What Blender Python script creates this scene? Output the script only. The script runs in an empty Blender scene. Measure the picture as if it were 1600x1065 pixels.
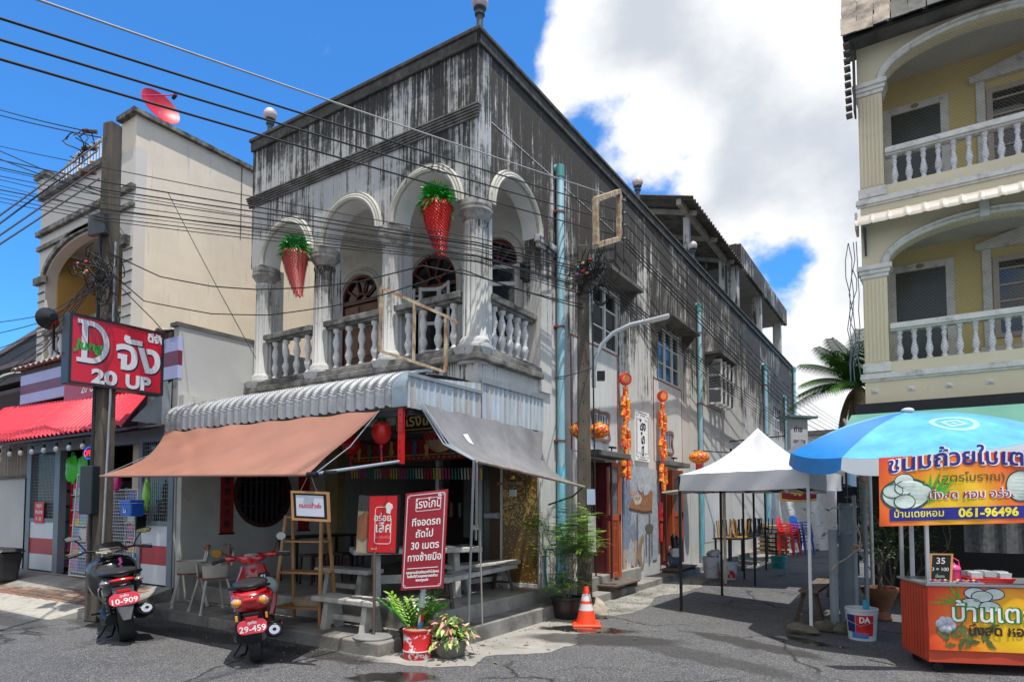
import bpy,math,random
from mathutils import Vector,Matrix
from mathutils.geometry import tessellate_polygon
random.seed(7)
R_=math.radians
SC=bpy.context.scene
COL=SC.collection
# camera
FPX,CXP,CYP,PITCH,YAW,EYE=991.0,800.0,739.5,R_(2.8),R_(32.7),1.6
cam=bpy.data.cameras.new('camera')
cam.sensor_width=36.0
cam.lens=FPX/1600.0*36.0
cam.shift_y=(CYP-532.5)/1600.0
cam.clip_start=0.05
cam.clip_end=3000
camo=bpy.data.objects.new('camera',cam)
COL.objects.link(camo)
camo.location=(0,0,EYE)
camo.rotation_euler=(R_(90)+PITCH,0,YAW)
SC.camera=camo
# sky, clouds, sun
SUN=Vector((0.27,-0.13,1.0)).normalized()
EL=math.asin(SUN.z)
AZ=math.atan2(SUN.x,SUN.y)
w=bpy.data.worlds.new('World')
SC.world=w
w.use_nodes=True
wn,wl=w.node_tree.nodes,w.node_tree.links
wn.clear()
def wnode(t,**k):
 n=wn.new(t)
 for a,b in k.items():
  setattr(n,a,b)
 return n
wout=wnode('ShaderNodeOutputWorld')
wbg=wnode('ShaderNodeBackground')
sky=wnode('ShaderNodeTexSky',sky_type='NISHITA',sun_disc=False)
sky.sun_elevation=EL
sky.sun_rotation=AZ
sky.altitude=0
sky.air_density=1.0
sky.dust_density=0.4
sky.ozone_density=3.0
wbg.inputs['Strength'].default_value=0.14
tint=wnode('ShaderNodeMix',data_type='RGBA',blend_type='MULTIPLY')
tint.inputs[0].default_value=1.0
wl.new(sky.outputs[0],tint.inputs[6])
tint.inputs[7].default_value=(0.30,0.74,1.12,1)
tc=wnode('ShaderNodeTexCoord')
def wmath(op,a,b=None,clamp=False):
 n=wnode('ShaderNodeMath',operation=op,use_clamp=clamp)
 for i,q in enumerate((a,b)):
  if q is None:
   continue
  if isinstance(q,(int,float)):
   n.inputs[i].default_value=q
  else:
   wl.new(q,n.inputs[i])
 return n.outputs[0]
def wnoise(scale,detail,rough,off):
 mp=wnode('ShaderNodeMapping')
 mp.inputs['Location'].default_value=off
 mp.inputs['Scale'].default_value=(1,1,1.35)
 wl.new(tc.outputs['Generated'],mp.inputs[0])
 n=wnode('ShaderNodeTexNoise')
 n.inputs['Scale'].default_value=scale
 n.inputs['Detail'].default_value=detail
 n.inputs['Roughness'].default_value=rough
 wl.new(mp.outputs[0],n.inputs[0])
 return n.outputs[0]
def wblob(vec,c0,c1):
 v=Vector(vec).normalized()
 d=wnode('ShaderNodeVectorMath',operation='DOT_PRODUCT')
 d.inputs[1].default_value=v
 wl.new(tc.outputs['Generated'],d.inputs[0])
 m=wnode('ShaderNodeMapRange',interpolation_type='SMOOTHSTEP')
 m.inputs[1].default_value=c0
 m.inputs[2].default_value=c1
 wl.new(d.outputs['Value'],m.inputs[0])
 return m.outputs[0]
def pixdir(px,py):
 r=(px-CXP)/FPX
 u=(CYP-py)/FPX
 f=math.cos(PITCH)-u*math.sin(PITCH)
 z=math.sin(PITCH)+u*math.cos(PITCH)
 return Vector((-math.sin(YAW)*f+math.cos(YAW)*r,math.cos(YAW)*f+math.sin(YAW)*r,z))
CLOUDS=[((1190,70),.935,.985,.62),((960,130),.988,.998,.34),((1310,470),.955,.992,.55),((1130,225),.992,.999,.22),((10,350),.985,.999,.26),((545,75),.992,.9997,.24)]
cov=wmath('ADD',wmath('MULTIPLY',wnoise(3.6,13,.60,(1.3,4.2,.7)),1.7),-0.37)
for(px,py),c0,c1,a in CLOUDS:
 cov=wmath('ADD',cov,wmath('MULTIPLY',wblob(pixdir(px,py),c0,c1),a))
for(px,py),c0,c1,a in(((150,120),.93,.99,.16),((700,120),.96,.995,.20),((985,250),.990,.9985,.75),((1205,335),.993,.9998,.42),((1190,430),.994,.9995,.35),((930,30),.998,.9999,.1)):
 cov=wmath('SUBTRACT',cov,wmath('MULTIPLY',wblob(pixdir(px,py),c0,c1),a))
for v,c0,c1,a in(((-.1,-1,.7),.2,.8,.30),((1,-.5,.5),.4,.9,.25),((0,0,1),.75,.95,.15)):  # extra cloud cover out of view, added to whiten the ambient light
 cov=wmath('ADD',cov,wmath('MULTIPLY',wblob(v,c0,c1),a))
mr=wnode('ShaderNodeMapRange',interpolation_type='SMOOTHSTEP')
mr.inputs[1].default_value=0.60
mr.inputs[2].default_value=0.84
wl.new(cov,mr.inputs[0])
dens=wnoise(3.4,7,.52,(3.3,1.2,2.7))
cr=wnode('ShaderNodeValToRGB')
cr.color_ramp.elements[0].position=.0
cr.color_ramp.elements[0].color=(4.7,4.75,4.8,1)
cr.color_ramp.elements[1].position=1.0
cr.color_ramp.elements[1].color=(2.9,3.12,3.45,1)
core=wnode('ShaderNodeMapRange',interpolation_type='SMOOTHSTEP')
core.inputs[1].default_value=.90
core.inputs[2].default_value=1.60
wl.new(wmath('ADD',cov,wmath('MULTIPLY',wmath('SUBTRACT',dens,.5),1.1)),core.inputs[0])
wl.new(core.outputs[0],cr.inputs[0])
cmx=wnode('ShaderNodeMix',data_type='RGBA')
wl.new(mr.outputs[0],cmx.inputs[0])
wl.new(tint.outputs[2],cmx.inputs[6])
wl.new(cr.outputs[0],cmx.inputs[7])
wl.new(cmx.outputs[2],wbg.inputs[0])
wl.new(wbg.outputs[0],wout.inputs[0])
sl=bpy.data.lights.new('sun','SUN')
sl.energy=3.4
sl.angle=R_(0.6)
sl.color=(1.0,.955,.89)
so=bpy.data.objects.new('sun',sl)
COL.objects.link(so)
so.rotation_euler=SUN.to_track_quat('Z','Y').to_euler()
so.location=(20,-10,60)
SC.view_settings.view_transform='Standard'
SC.view_settings.look='None'
SC.view_settings.exposure=0.68
SC.view_settings.gamma=1.0
SC.view_settings.use_curve_mapping=False
SC.cycles.max_bounces=8
# helpers
def at(px,py,X=None,Y=None,Z=None,d=None):
 a=pixdir(px,py)
 if X is not None:t=X/a.x
 elif Y is not None:t=Y/a.y
 elif Z is not None:t=(Z-EYE)/a.z
 else:t=d/(a.x*-math.sin(YAW)+a.y*math.cos(YAW))
 return Vector((a.x*t,a.y*t,EYE+a.z*t))
V=Vector
class MB:
 def __init__(s):
  s.v=[]
  s.f=[]
  s.M=None
 def add(s,vs,fs):
  b=len(s.v)
  if s.M is not None:
   vs=[s.M@V(p)for p in vs]
  s.v+=[tuple(p)for p in vs]
  s.f+=[tuple(b+i for i in f)for f in fs]
  return s
 def hexa(s,p):
  return s.add(p,[(3,2,1,0),(4,5,6,7),(0,1,5,4),(1,2,6,5),(2,3,7,6),(3,0,4,7)])
 def box(s,x0,x1,y0,y1,z0,z1):
  return s.hexa([(x0,y0,z0),(x1,y0,z0),(x1,y1,z0),(x0,y1,z0),(x0,y0,z1),(x1,y0,z1),(x1,y1,z1),(x0,y1,z1)])
 def cbox(s,c,sx,sy,sz,rot=None):
  pts=[V((a*sx/2,b*sy/2,e*sz/2))for e in(-1,1)for a,b in((-1,-1),(1,-1),(1,1),(-1,1))]
  if rot is not None:
   pts=[rot@p for p in pts]
  return s.hexa([V(c)+p for p in pts])
 def bar(s,p,q,w,h,up=(0,0,1)):
  p,q=V(p),V(q)
  d=(q-p).normalized()
  upv=V(up)
  if abs(d.dot(upv))>.98:upv=V((1,0,0))
  a=d.cross(upv).normalized()
  b=a.cross(d).normalized()
  r=[]
  for c in(p,q):
   r+=[c-a*w/2-b*h/2,c+a*w/2-b*h/2,c+a*w/2+b*h/2,c-a*w/2+b*h/2]
  return s.hexa(r)
 def cyl(s,p,q,r,r2=None,n=12,caps=True):
  r2=r if r2 is None else r2
  p,q=V(p),V(q)
  d=(q-p).normalized()
  up=V((0,0,1))if abs(d.z)<.95 else V((1,0,0))
  a=d.cross(up).normalized()
  b=d.cross(a)
  vs=[c+(a*math.cos(t)+b*math.sin(t))*rr for c,rr in((p,r),(q,r2))for t in[2*math.pi*i/n for i in range(n)]]
  fs=[(i,(i+1)%n,n+(i+1)%n,n+i)for i in range(n)]
  if caps:fs+=[tuple(range(n))[::-1],tuple(range(n,2*n))]
  return s.add(vs,fs)
 def tube(s,pts,r,n=8,caps=True,closed=False):
  pts=[V(p)for p in pts]
  m=len(pts)
  rs=r if isinstance(r,(list,tuple))else[r]*m
  vs,fs,a=[],[],None
  for i,p in enumerate(pts):
   if closed:d=pts[(i+1)%m]-pts[i-1]
   else:d=pts[min(i+1,m-1)]-pts[max(i-1,0)]
   d.normalize()
   if a is None:
    up=V((0,0,1))if abs(d.z)<.9 else V((1,0,0))
    a=d.cross(up).normalized()
   else:
    a=(a-d*a.dot(d)).normalized()
   b=d.cross(a)
   vs+=[p+(a*math.cos(t)+b*math.sin(t))*rs[i]for t in[2*math.pi*k/n for k in range(n)]]
  for i in range(m if closed else m-1):
   j=(i+1)%m
   fs+=[(i*n+k,i*n+(k+1)%n,j*n+(k+1)%n,j*n+k)for k in range(n)]
  if caps and not closed:fs+=[tuple(range(n))[::-1],tuple((m-1)*n+k for k in range(n))]
  return s.add(vs,fs)
 def lathe(s,prof,c=(0,0,0),n=16,sx=1,sy=1,flute=None):
  vs,fs=[],[]
  for j,(r,z)in enumerate(prof):
   for k in range(n):
    t=2*math.pi*k/n
    q=r*(flute(k,z)if flute else 1)
    vs.append((c[0]+q*math.cos(t)*sx,c[1]+q*math.sin(t)*sy,c[2]+z))
  for j in range(len(prof)-1):
   fs+=[(j*n+k,j*n+(k+1)%n,(j+1)*n+(k+1)%n,(j+1)*n+k)for k in range(n)]
  if prof[0][0]>1e-4:fs.append(tuple(range(n))[::-1])
  if prof[-1][0]>1e-4:fs.append(tuple((len(prof)-1)*n+k for k in range(n)))
  return s.add(vs,fs)
 def ball(s,c,rx,ry=None,rz=None,nu=16,nv=10,rot=None,fn=None):
  ry=rx if ry is None else ry
  rz=rx if rz is None else rz
  vs,fs=[],[]
  for j in range(nv+1):
   ph=math.pi*j/nv
   for k in range(nu):
    t=2*math.pi*k/nu
    p=V((rx*math.sin(ph)*math.cos(t),ry*math.sin(ph)*math.sin(t),-rz*math.cos(ph)))
    if fn:p=p*fn(t,ph)
    if rot is not None:p=rot@p
    vs.append(V(c)+p)
  for j in range(nv):
   fs+=[(j*nu+k,j*nu+(k+1)%nu,(j+1)*nu+(k+1)%nu,(j+1)*nu+k)for k in range(nu)]
  return s.add(vs,fs)
 def grid(s,fn,nu,nv,th=0.0,nrm=None):
  P=[[V(fn(i/nu,j/nv))for i in range(nu+1)]for j in range(nv+1)]
  vs=[p for row in P for p in row]
  W=nu+1
  fs=[(j*W+i,j*W+i+1,(j+1)*W+i+1,(j+1)*W+i)for j in range(nv)for i in range(nu)]
  if th:
   off=[]
   for j in range(nv+1):
    for i in range(nu+1):
     if nrm:n_=V(nrm)
     else:
      a=P[j][min(i+1,nu)]-P[j][max(i-1,0)]
      b=P[min(j+1,nv)][i]-P[max(j-1,0)][i]
      n_=a.cross(b)
      n_=n_.normalized()if n_.length>1e-9 else V((0,0,1))
     off.append(P[j][i]-n_*th)
   N=len(vs)
   vs=vs+off
   fs+=[tuple(N+q for q in f[::-1])for f in fs]
   for i in range(nu):
    fs+=[(i+1,i,N+i,N+i+1),(nv*W+i,nv*W+i+1,N+nv*W+i+1,N+nv*W+i)]
   for j in range(nv):
    fs+=[(j*W,(j+1)*W,N+(j+1)*W,N+j*W),((j+1)*W+nu,j*W+nu,N+j*W+nu,N+(j+1)*W+nu)]
  return s.add(vs,fs)
 def plate(s,fr,poly,th,holes=(),c=0.0):
  loops=[list(poly)]+[list(h)for h in holes]
  tri=tessellate_polygon([[V((a,b,0))for a,b in l]for l in loops])
  flat=[q for l in loops for q in l]
  n=len(flat)
  vs=[fr(a,b,c)for a,b in flat]+[fr(a,b,c-th)for a,b in flat]
  fs=[]
  for t in tri:
   a,b,d=(V(flat[i])for i in t)
   ccw=(b-a).x*(d-a).y-(b-a).y*(d-a).x>0
   t=tuple(t)if ccw else tuple(t)[::-1]
   fs+=[t,tuple(n+i for i in t[::-1])]
  o=0
  for li,l in enumerate(loops):
   m=len(l)
   area=sum(l[i][0]*l[(i+1)%m][1]-l[(i+1)%m][0]*l[i][1]for i in range(m))
   fwd=(area>0)==(li==0)
   for i in range(m):
    a,b=o+i,o+(i+1)%m
    fs.append((a,n+a,n+b,b)if fwd else(b,n+b,n+a,a))
   o+=m
  return s.add(vs,fs)
 def fbox(s,fr,a0,a1,b0,b1,c0,c1):
  return s.hexa([fr(a0,b0,c0),fr(a1,b0,c0),fr(a1,b1,c0),fr(a0,b1,c0),fr(a0,b0,c1),fr(a1,b0,c1),fr(a1,b1,c1),fr(a0,b1,c1)])
 def sweep(s,fr,path,prof,closed=False):
  m,n=len(path),len(prof)
  vs,fs=[],[]
  for i in range(m):
   if closed:d=V(path[(i+1)%m])-V(path[i-1])
   else:d=V(path[min(i+1,m-1)])-V(path[max(i-1,0)])
   d.normalize()
   nx,ny=-d.y,d.x
   for o,c in prof:
    vs.append(fr(path[i][0]+nx*o,path[i][1]+ny*o,c))
  for i in range(m if closed else m-1):
   j=(i+1)%m
   fs+=[(i*n+k,j*n+k,j*n+(k+1)%n,i*n+(k+1)%n)for k in range(n)]
  if not closed:fs+=[tuple(range(n)),tuple((m-1)*n+k for k in range(n))[::-1]]
  return s.add(vs,fs)
def frame(o,u,v=(0,0,1),norm=True):
 o,u,v=V(o),V(u),V(v)
 if norm:u,v=u.normalized(),v.normalized()
 n=u.cross(v).normalized()
 def fr(a,b,c=0.0):return o+u*a+v*b+n*c
 fr.o,fr.u,fr.v,fr.n=o,u,v,n
 return fr
INV={}
def clusters(mb,gap=.004):
 n=len(mb.v)
 par=list(range(n))
 def find(i):
  while par[i]!=i:
   par[i]=par[par[i]]
   i=par[i]
  return i
 for f in mb.f:
  a=find(f[0])
  for i in f[1:]:
   b=find(i)
   if a!=b:par[b]=a
 bb={}
 for i in range(n):
  r,p=find(i),mb.v[i]
  q=bb.get(r)
  if q is None:bb[r]=[list(p),list(p)]
  else:
   for k in range(3):
    q[0][k]=min(q[0][k],p[k])
    q[1][k]=max(q[1][k],p[k])
 ks=list(bb)
 grp={k:k for k in ks}
 def gf(k):
  while grp[k]!=k:k=grp[k]
  return k
 for i,a in enumerate(ks):
  for b in ks[i+1:]:
   if all(bb[a][0][k]-gap<=bb[b][1][k]and bb[b][0][k]-gap<=bb[a][1][k]for k in range(3)):
    x,y=gf(a),gf(b)
    if x!=y:grp[y]=x
 out={}
 idx={}
 for i in range(n):
  g=gf(find(i))
  m=out.setdefault(g,MB())
  idx[i]=len(m.v)
  m.v.append(mb.v[i])
 for f in mb.f:
  out[gf(find(f[0]))].f.append(tuple(idx[i]for i in f))
 return list(out.values())
def setp(o,label=None,cat=None,group=None,kind=None):
 if label:o['label']=label
 if cat:o['category']=cat
 if group:o['group']=group
 if kind:o['kind']=kind
 return o
def thing(name,label,cat,loc=(0,0,0),rz=0,group=None,local=False,kind=None):
 o=bpy.data.objects.new(name,None)
 COL.objects.link(o)
 o.empty_display_size=.1
 o.location=loc
 o.rotation_euler=(0,0,rz)
 setp(o,label,cat,group,kind)
 INV[o.name]=None if local else(Matrix.Translation(V(loc))@Matrix.Rotation(rz,4,'Z')).inverted()
 return o
def mesh_of(mb,name,mat,smooth=None,fix=True):
 me=bpy.data.meshes.new(name)
 me.from_pydata(mb.v,[],mb.f)
 if fix:
  import bmesh
  bm=bmesh.new()
  bm.from_mesh(me)
  bmesh.ops.recalc_face_normals(bm,faces=bm.faces)
  bm.to_mesh(me)
  bm.free()
 if mat:me.materials.append(mat)
 if smooth is not None:
  me.shade_smooth()
  me.set_sharp_from_angle(angle=R_(smooth))
 return me
def build(mb,name,mat,parent=None,smooth=None,bevel=0,label=None,fix=True,local=False,kind=None):
 me=mesh_of(mb,name,mat,smooth,fix)
 o=bpy.data.objects.new(name,me)
 COL.objects.link(o)
 if parent is not None:
  iv=INV.get(parent.name)
  if iv is not None and not local:me.transform(iv)
  INV[o.name]=iv
  o.parent=parent
 if bevel:
  b=o.modifiers.new('bevel','BEVEL')
  b.width=bevel
  b.segments=2
  b.limit_method='ANGLE'
  b.harden_normals=False
 if label:o['label']=label
 if kind:o['kind']=kind
 return o
def each(mb,name,mat,parent,gap=.004,**k):
 return[build(m,name,mat,parent,**k)for m in clusters(mb,gap)]
def solo(mb,name,mat,label=None,cat=None,group=None,kind=None,smooth=None,bevel=0,fix=True):
 xs,ys,zs=zip(*[(p[0],p[1],p[2])for p in mb.v])
 c=V(((min(xs)+max(xs))/2,(min(ys)+max(ys))/2,min(zs)))
 mb.v=[tuple(V(p)-c)for p in mb.v]
 o=build(mb,name,mat,None,smooth,bevel,fix=fix)
 o.location=c
 INV[o.name]=Matrix.Translation(c).inverted()
 return setp(o,label,cat,group,kind)
def inst(me_obj,name,parent,M,label=None):
 o=bpy.data.objects.new(name,me_obj)
 COL.objects.link(o)
 o.parent=parent
 iv=INV.get(parent.name)
 o.matrix_basis=(iv@M)if iv is not None else M
 INV[o.name]=None
 if label:o['label']=label
 return o
def dup(root,loc,rz=None,label=None,group=None,scale=None,tilt=None):
 def cp(o,par):
  c=o.copy()
  COL.objects.link(c)
  if par is not None:
   c.parent=par
  for ch in list(o.children):
   cp(ch,c)
  return c
 r=cp(root,None)
 r.location=loc
 if rz is not None:r.rotation_euler=(0,0,rz)
 if tilt is not None:r.rotation_euler=tilt
 if scale:r.scale=(scale,)*3 if isinstance(scale,(int,float))else scale
 if label:r['label']=label
 if group:r['group']=group
 return r
 # lettering: the words as thin raised geometry
def glyphs(s,size,bold=0.0,res=3):
 c=bpy.data.curves.new('lettering','FONT')
 c.body=s
 c.size=size
 c.offset=bold
 c.resolution_u=res
 o=bpy.data.objects.new('lettering',c)
 COL.objects.link(o)
 dg=bpy.context.evaluated_depsgraph_get()
 me=bpy.data.meshes.new_from_object(o.evaluated_get(dg))
 vs=[tuple(q.co)for q in me.vertices]
 fs=[tuple(p.vertices)for p in me.polygons]
 bpy.data.objects.remove(o)
 bpy.data.curves.remove(c)
 bpy.data.meshes.remove(me)
 return vs,fs
UP='ิีึืั'
TONE='่้๊๋'
def words(mb,fr,s,size,a=0,b=0,c=.004,bold=0.0,align='C',sx=1.0,shear=0.0,fn=None):
 marks,base=[],''
 for i,ch in enumerate(s):
  if ch in TONE and i and s[i-1]in UP:marks.append((base,ch))
  else:base+=ch
 vs,fs=glyphs(base,size,bold)
 if not vs:return mb
 sets=[(vs,fs)]
 for pre,ch in marks:
  pv,_=glyphs(pre,size,bold)
  cut=[p[0]for p in pv if p[1]<size*.45]
  tv,tf=glyphs('ก'+ch,size,bold)
  hi=[i for i,p in enumerate(tv)if p[1]>size*.62]
  hs=set(hi)
  gx=max(p[0]for i,p in enumerate(tv)if i not in hs)
  off=max(cut)-gx
  tf=[f for f in tf if all(i in hs for i in f)]
  sets.append(([(p[0]+off,p[1]+size*.23,0)for p in tv],tf))
 x0=min(p[0]for p in vs)
 x1=max(p[0]for p in vs)
 ox={'C':-(x0+x1)/2,'L':-x0,'R':-x1}[align]
 for vv,ff in sets:
  used=sorted({i for f in ff for i in f})
  mp={q:i for i,q in enumerate(used)}
  pts=[((vv[i][0]+ox)*sx+shear*vv[i][1],vv[i][1])for i in used]
  if fn:pts=[fn(*p)for p in pts]
  mb.add([fr(a+p[0],b+p[1],c)for p in pts],[tuple(mp[i]for i in f)for f in ff])
 return mb
 # materials
def rgb(h):
 h=h.lstrip('#')
 f=lambda q:(q/12.92)if q<=.04045 else((q+.055)/1.055)**2.4
 return tuple(f(int(h[i:i+2],16)/255)for i in(0,2,4))
class NT:
 def __init__(s,m):
  m.use_nodes=True
  s.nt=m.node_tree
  s.n,s.l=s.nt.nodes,s.nt.links
  s.p=s.n['Principled BSDF']
 def node(s,t,**k):
  n=s.n.new(t)
  for a,b in k.items():setattr(n,a,b)
  return n
 def put(s,sock,val):
  if isinstance(val,bpy.types.NodeSocket):s.l.new(val,sock)
  elif isinstance(val,(tuple,list))and len(val)==3 and sock.type=='RGBA':sock.default_value=(*val,1)
  else:sock.default_value=val
 def pos(s,world=True,scale=(1,1,1),off=(0,0,0)):
  if world:src=s.node('ShaderNodeNewGeometry').outputs['Position']
  else:src=s.node('ShaderNodeTexCoord').outputs['Object']
  mp=s.node('ShaderNodeMapping')
  mp.inputs['Scale'].default_value=scale
  mp.inputs['Location'].default_value=off
  s.l.new(src,mp.inputs[0])
  return mp.outputs[0]
 def noise(s,vec,scale=5,detail=4,rough=.55,dist=0):
  n=s.node('ShaderNodeTexNoise')
  n.inputs['Scale'].default_value=scale
  n.inputs['Detail'].default_value=detail
  n.inputs['Roughness'].default_value=rough
  n.inputs['Distortion'].default_value=dist
  s.l.new(vec,n.inputs[0])
  return n.outputs[0]
 def rng(s,x,a,b,c=0.0,d=1.0,smooth=False):
  n=s.node('ShaderNodeMapRange',interpolation_type='SMOOTHSTEP' if smooth else 'LINEAR')
  for i,q in enumerate((x,a,b,c,d)):s.put(n.inputs[i],q)
  return n.outputs[0]
 def mix(s,f,a,b,mode='MIX'):
  n=s.node('ShaderNodeMix',data_type='RGBA',blend_type=mode)
  s.put(n.inputs[0],f)
  s.put(n.inputs[6],a)
  s.put(n.inputs[7],b)
  return n.outputs[2]
 def math(s,op,a,b=None,c=None,clamp=False):
  n=s.node('ShaderNodeMath',operation=op,use_clamp=clamp)
  for i,q in enumerate((a,b,c)):
   if q is not None:s.put(n.inputs[i],q)
  return n.outputs[0]
 def bump(s,h,strength=.3,dist=.01):
  b=s.node('ShaderNodeBump')
  b.inputs['Strength'].default_value=strength
  b.inputs['Distance'].default_value=dist
  s.l.new(h,b.inputs['Height'])
  s.l.new(b.outputs[0],s.p.inputs['Normal'])
MATS={}
def mt(name,col,rough=.6,var=.12,scale=6,bump=0.0,metal=0.0,world=True,grime=None,gcol=(.03,.028,.025),gscale=3,stretch=(1,1,1),spec=.5,coat=0,fine=40,trans=0,emit=0,alpha=1):
 if name in MATS:return MATS[name]
 m=bpy.data.materials.new(name)
 t=NT(m)
 if isinstance(col,str):col=rgb(col)
 v=t.pos(world,stretch)
 n1=t.noise(v,scale,5,.6)
 k=t.rng(n1,.3,.7,1-var,1+var)
 vc=t.node('ShaderNodeVectorMath',operation='SCALE')
 vc.inputs[0].default_value=col
 t.l.new(k,vc.inputs['Scale'])
 c=vc.outputs[0]
 if grime:
  g=t.noise(v,gscale,7,.65)
  c=t.mix(t.rng(g,.62-grime*.35,.78-grime*.2,0,min(1,.35+grime)),c,gcol)
 t.l.new(c,t.p.inputs['Base Color'])
 t.p.inputs['Roughness'].default_value=rough
 t.p.inputs['Metallic'].default_value=metal
 t.p.inputs['Specular IOR Level'].default_value=spec
 if coat:
  t.p.inputs['Coat Weight'].default_value=coat
  t.p.inputs['Coat Roughness'].default_value=.05
 if trans:t.p.inputs['Transmission Weight'].default_value=trans
 if alpha<1:t.p.inputs['Alpha'].default_value=alpha
 if emit:
  t.p.inputs['Emission Color'].default_value=(*col,1)
  t.p.inputs['Emission Strength'].default_value=emit
 if bump:
  t.bump(t.noise(v,fine,6,.6),bump,.01)
 MATS[name]=m
 return m
 # special materials
WET=[(-4.15,4.40,.46,.19,.57,1.0),(-3.62,7.42,.62,.22,.4,1.0),(-1.15,8.2,.5,.13,-.4,.9),(-7.2,4.6,1.3,.22,.03,.62),(-5.5,4.68,.9,.18,.05,.66),(-3.2,7.0,1.0,.34,.4,.62),(-8.9,4.3,1.2,.26,.05,.55),(-5.75,4.5,.35,.5,.0,.45),(-7.95,4.3,.35,.5,.0,.45),(-1.7,7.7,1.0,.2,-.4,.6),(-2.3,6.9,1.6,.25,-.35,.42),(-12.0,3.6,2.8,.30,.04,.45)]  # strong entries are puddles; weak ones mainly darken, two by the scooters
def wet_dark(t):
 v=t.pos()
 nn=t.node('ShaderNodeTexNoise')
 nn.inputs['Scale'].default_value=3.2
 nn.inputs['Detail'].default_value=7
 nn.inputs['Roughness'].default_value=.65
 t.l.new(v,nn.inputs[0])
 a=t.node('ShaderNodeVectorMath',operation='MULTIPLY_ADD')
 t.l.new(nn.outputs['Color'],a.inputs[0])
 a.inputs[1].default_value=(.42,.42,0)
 a.inputs[2].default_value=(-.21,-.21,0)
 b=t.node('ShaderNodeVectorMath',operation='ADD')
 t.l.new(v,b.inputs[0])
 t.l.new(a.outputs[0],b.inputs[1])
 tot=None
 for x,y,rx,ry,rot,k in WET:
  mp=t.node('ShaderNodeMapping',vector_type='TEXTURE')
  mp.inputs['Location'].default_value=(x,y,0)
  mp.inputs['Rotation'].default_value=(0,0,rot)
  mp.inputs['Scale'].default_value=(rx,ry,1)
  t.l.new(b.outputs[0],mp.inputs[0])
  ln=t.node('ShaderNodeVectorMath',operation='LENGTH')
  t.l.new(mp.outputs[0],ln.inputs[0])
  e=t.math('MULTIPLY',t.rng(ln.outputs['Value'],.72,1.12,1,0,True),k)
  tot=e if tot is None else t.math('MAXIMUM',tot,e)
 return tot
def apply_wet_dark(t,base,rough,h=None):
 wq=wet_dark(t)
 base=t.mix(t.rng(wq,0,.75),base,(.024,.022,.020))
 r=t.mix(t.rng(wq,.62,.85),rough,t.math('ADD',.10,0))
 t.l.new(base,t.p.inputs['Base Color'])
 t.l.new(r,t.p.inputs['Roughness'])
 if h is not None:
  b=t.node('ShaderNodeBump')
  t.l.new(t.rng(wq,.6,.85,.7,.03),b.inputs['Strength'])
  b.inputs['Distance'].default_value=.012
  t.l.new(h,b.inputs['Height'])
  t.l.new(b.outputs[0],t.p.inputs['Normal'])
def mat_asphalt():
 m=bpy.data.materials.new('asphalt')
 t=NT(m)
 v=t.pos()
 big=t.noise(v,.35,5,.6)
 mid=t.noise(v,2.2,6,.65,.4)
 vo=t.node('ShaderNodeTexVoronoi')
 vo.inputs['Scale'].default_value=125
 t.l.new(v,vo.inputs['Vector'])
 sep=t.node('ShaderNodeSeparateColor')
 t.l.new(vo.outputs['Color'],sep.inputs[0])
 base=t.mix(t.rng(big,.35,.65),(.072,.073,.077),(.115,.115,.118))
 base=t.mix(t.rng(mid,.5,.75),base,(.125,.122,.116))
 base=t.mix(t.rng(t.noise(v,1.1,6,.7,.6),.56,.68),base,(.040,.040,.044))
 base=t.mix(t.rng(sep.outputs[0],.82,.92),base,(.24,.24,.24))
 base=t.mix(t.rng(sep.outputs[1],.72,.85),base,(.022,.022,.024))
 v2=t.node('ShaderNodeTexVoronoi',feature='DISTANCE_TO_EDGE')
 v2.inputs['Scale'].default_value=.42
 dv=t.node('ShaderNodeVectorMath',operation='ADD')
 nn=t.node('ShaderNodeTexNoise')
 nn.inputs['Scale'].default_value=1.6
 nn.inputs['Detail'].default_value=8
 t.l.new(v,nn.inputs[0])
 sc=t.node('ShaderNodeVectorMath',operation='SCALE')
 sc.inputs['Scale'].default_value=1.1
 t.l.new(nn.outputs['Color'],sc.inputs[0])
 t.l.new(v,dv.inputs[0])
 t.l.new(sc.outputs[0],dv.inputs[1])
 t.l.new(dv.outputs[0],v2.inputs['Vector'])
 gate=t.rng(t.noise(v,.5,3,.5),.42,.50)
 crack=t.math('MULTIPLY',t.rng(v2.outputs[0],.0,.018,1,0),gate)
 base=t.mix(crack,base,(.012,.012,.012))
 h=t.math('SUBTRACT',t.math('ADD',t.noise(v,60,4,.7),t.math('MULTIPLY',mid,.8)),t.math('MULTIPLY',crack,2.0))
 apply_wet_dark(t,base,t.rng(mid,.4,.7,.72,.92),h)
 return m
def mat_apron():
 m=bpy.data.materials.new('apron_concrete')
 t=NT(m)
 v=t.pos()
 n1=t.noise(v,1.8,7,.65)
 base=t.mix(t.rng(n1,.35,.65),(.23,.22,.195),(.34,.325,.295))
 base=t.mix(t.rng(t.noise(v,2.6,7,.7,.5),.58,.68),base,(.10,.095,.065))
 apply_wet_dark(t,base,t.rng(n1,.4,.6,.85,.95),t.noise(v,12,7,.7))
 return m
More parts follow.
